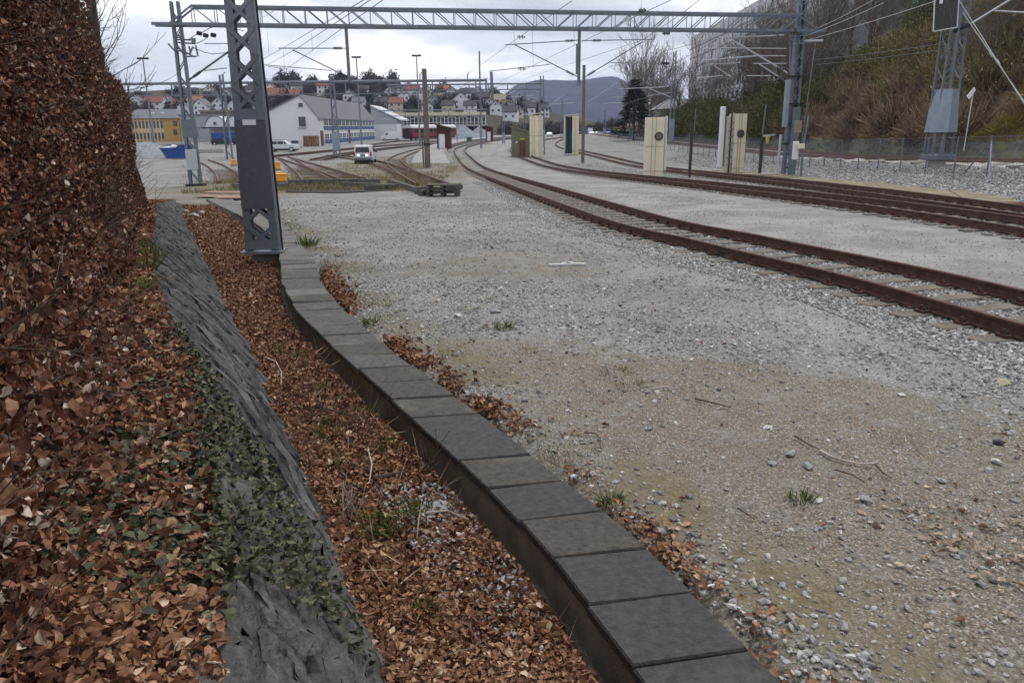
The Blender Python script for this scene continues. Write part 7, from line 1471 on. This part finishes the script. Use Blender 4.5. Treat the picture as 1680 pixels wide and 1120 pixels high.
for i, px in enumerate((((436, 605), (455, 613), (464, 632), (463, 652)), ((465, 565), (490, 560), (510, 560)), ((615, 812), (640, 806), (668, 799)), ((605, 760), (612, 790), (608, 815)), ((560, 800), (580, 820), (598, 830)), ((660, 770), (700, 760), (745, 735)), ((530, 690), (560, 700), (575, 690)), ((700, 870), (735, 868), (770, 880)))):
    stick(('curved pale stick far up the leaf strip', 'thin reddish stick across the upper leaf strip', 'dark bark stick in the lower leaf strip', 'pale forked stick standing out in the leaf strip', 'thin stick crossing the lower leaf strip', 'long thin stalk bending toward the duct', 'short stick left of the middle weed', 'grey stick on the gravelly part of the strip')[i], px, .009 if i != 2 else .022, M_STICK if i in (0, 3, 7) else M_STICKD, .05, -.28)
# stalks and small bare shrubs in the strip
rg = random.Random(9)
for i, (x, y, h, lab) in enumerate(((520, 705, .55, 'small bare branching shrub in the upper leaf strip'), (600, 745, .40, 'small bare shrub right of the middle weed'), (575, 870, .35, 'bundle of pale bent stalks in the lower strip'), (700, 800, .4, 'thin stalks leaning on the duct wall'), (640, 700, .35, 'thin bare stalks near the duct bend'))):
    p = G(x, y, -.3); p.z = float(ground_z(p.x, p.y)); mb = MB()
    for k in range(7 if i in (2, 3) else 4): branch(mb, p + Vector((rg.uniform(-.06, .06), rg.uniform(-.06, .06), 0)), (rg.uniform(-.6, .6), rg.uniform(-.5, .5), 1), h * rg.uniform(.35, .6), .006, 2 if i in (0, 1) else 1, .5, .3, 3, rg, .0022, (1, 2))
    solo('dry_shrub', mb, M_STICK if i == 2 else M_TWIG, lab, 'shrub', tuple(p))
n = 420; Y = NR.uniform(3.2, 9, n); X = WALL_B(Y) + .1 + NR.random(n) * (DUCT_L(Y) - WALL_B(Y) - .15); k = fbm(X * 1.5 + 4, Y * 1.5, 2) > .5; X, Y = X[k], Y[k]; n = len(X); d = np.stack([NR.normal(0, .8, n), NR.normal(0, .8, n), np.ones(n) * .6], 1)
npm_obj('dry_stalks', scatter('dry_stalks', TWQ * np.array([.35, 1, 1]), TWF, np.stack([X, Y, ground_z(X, Y)], 1), dirmat(d, .2), NR.uniform(.12, .42, n), NR.random(n), ramp_mat('dry_stalk', [(0, (.10, .07, .045)), (.5, (.26, .20, .13)), (1, (.48, .40, .29))], .9, .1)), 'thin dry stalks standing among the leaves of the strip')
# loose stones one can point at
def stone1(lab, x, y, s, m, gz=0., flat=.7, name='rock'):
    p = G(x, y, gz); p.z = float(ground_z(p.x, p.y)) + s * .12; v = STV[R_.randint(0, 7)] * s * np.array([1, 1, flat]); me = bpy.data.meshes.new(name); me.from_pydata([tuple(u) for u in v], [], ICO_F); me.materials.append(m)
    tag(link(name, me, None, p, (0, 0, R_.uniform(0, 6))), lab, 'stone')
M_ROCKP = mat('pale_rock', (.50, .49, .47), .9, .15, 12.); M_ROCKG = mat('grey_rock', (.27, .28, .285), .9, .25, 12.); M_ROCKT = mat('tan_rock', (.36, .32, .21), .9, .2, 12.)
for a in (('white stone lying alone on the sandy middle', 1260, 700, .09, M_ROCKP), ('dark edged grey stone on the sand toward the track', 1479, 649, .10, M_ROCKP), ('yellowish flat stone at the lower edge of the track ballast', 1645, 629, .17, M_ROCKT), ('pale flat stone near the dark clod', 1635, 757, .11, M_ROCKP), ('dark clod on the sand', 1638, 726, .10, M_DARK), ('grey flat stone, upper of the stone cluster left of the pale stick', 1298, 745, .12, M_ROCKG), ('grey rounded stone, middle of the stone cluster below the pale stick', 1325, 766, .11, M_ROCKG), ('grey stone at the left of the cluster below the pale stick', 1268, 760, .10, M_ROCKG), ('pale stone beside the small green tuft', 1342, 822, .09, M_ROCKP), ('bluish flat stone right of the pale stone by the tuft', 1418, 820, .12, M_ROCKG), ('white stone at the gravel edge close to the duct', 940, 783, .07, M_ROCKP), ('dark stone in the coarse gravel of the yard middle', 812, 511, .2, M_ROCKG), ('pale stone in coarse gravel left of the green tuft', 752, 518, .16, M_ROCKP), ('white paving scrap far in the yard gravel', 822, 473, .12, M_ROCKP)): stone1(*a)
stone1('white stone in the leaf strip near the duct wall', 742, 812, .09, M_ROCKP, -.3, .8); stone1('grey slab stone in the lower leaf strip', 720, 855, .22, M_ROCKG, -.3, .3)
p = G(930, 437); sb = thing('board_scrap', 'broken whitish board pieces lying in the yard gravel', 'board', tuple(p))
for dx_, dy_, w, rz in ((-.12, 0, .38, .1), (.16, .05, .34, -.25), (.02, .12, .22, .5)): part('piece', MB().box(p + Vector((dx_, dy_, .03)), (w, .10, .035), rz), M_ROCKP, sb)
n = 900; Y = NR.uniform(3.3, 5.2, n); X = DUCT_L(Y) - .1 - NR.random(n) * .55; npm_obj('strip_gravel', scatter('strip_gravel', STV, ICO_F, np.stack([X, Y, ground_z(X, Y) + .035], 1), lie(n, .4), NR.uniform(.015, .04, n), NR.random(n), M_STONES), 'grey gravel showing through the leaves close to the duct')
for i in range(3):
    x, y = ((1180, 283), (1262, 290), (1655, 343))[i]; p = G(x, y); solo('cable_box', MB().cbox(p + Vector((0, 0, .1)), (.9 if i < 2 else .6, .5, .2), .03), M_CONC if i < 2 else M_RAILB, ('flat concrete cover beside the second front column', 'flat concrete cover at the foot of the lamp post', 'rusty point machine box at the joining tracks')[i], 'cover', tuple(p))
# ------------------------------------------------------------------ thin damp air
hz = MB().box((0, 1950, 118), (6400, 4600, 250)); me = hz.mesh('haze', None); fixn(me); hm = bpy.data.materials.new('haze_air'); hm.use_nodes = True; nt = hm.node_tree; nt.nodes.clear(); o_ = nt.nodes.new('ShaderNodeOutputMaterial'); pv = nt.nodes.new('ShaderNodeVolumePrincipled')
pv.inputs['Color'].default_value = (.58, .67, .95, 1); pv.inputs['Density'].default_value = .00017; nt.links.new(pv.outputs[0], o_.inputs['Volume']); me.materials.append(hm); tag(link('haze', me), 'thin bluish damp air over the yard', kind='stuff')
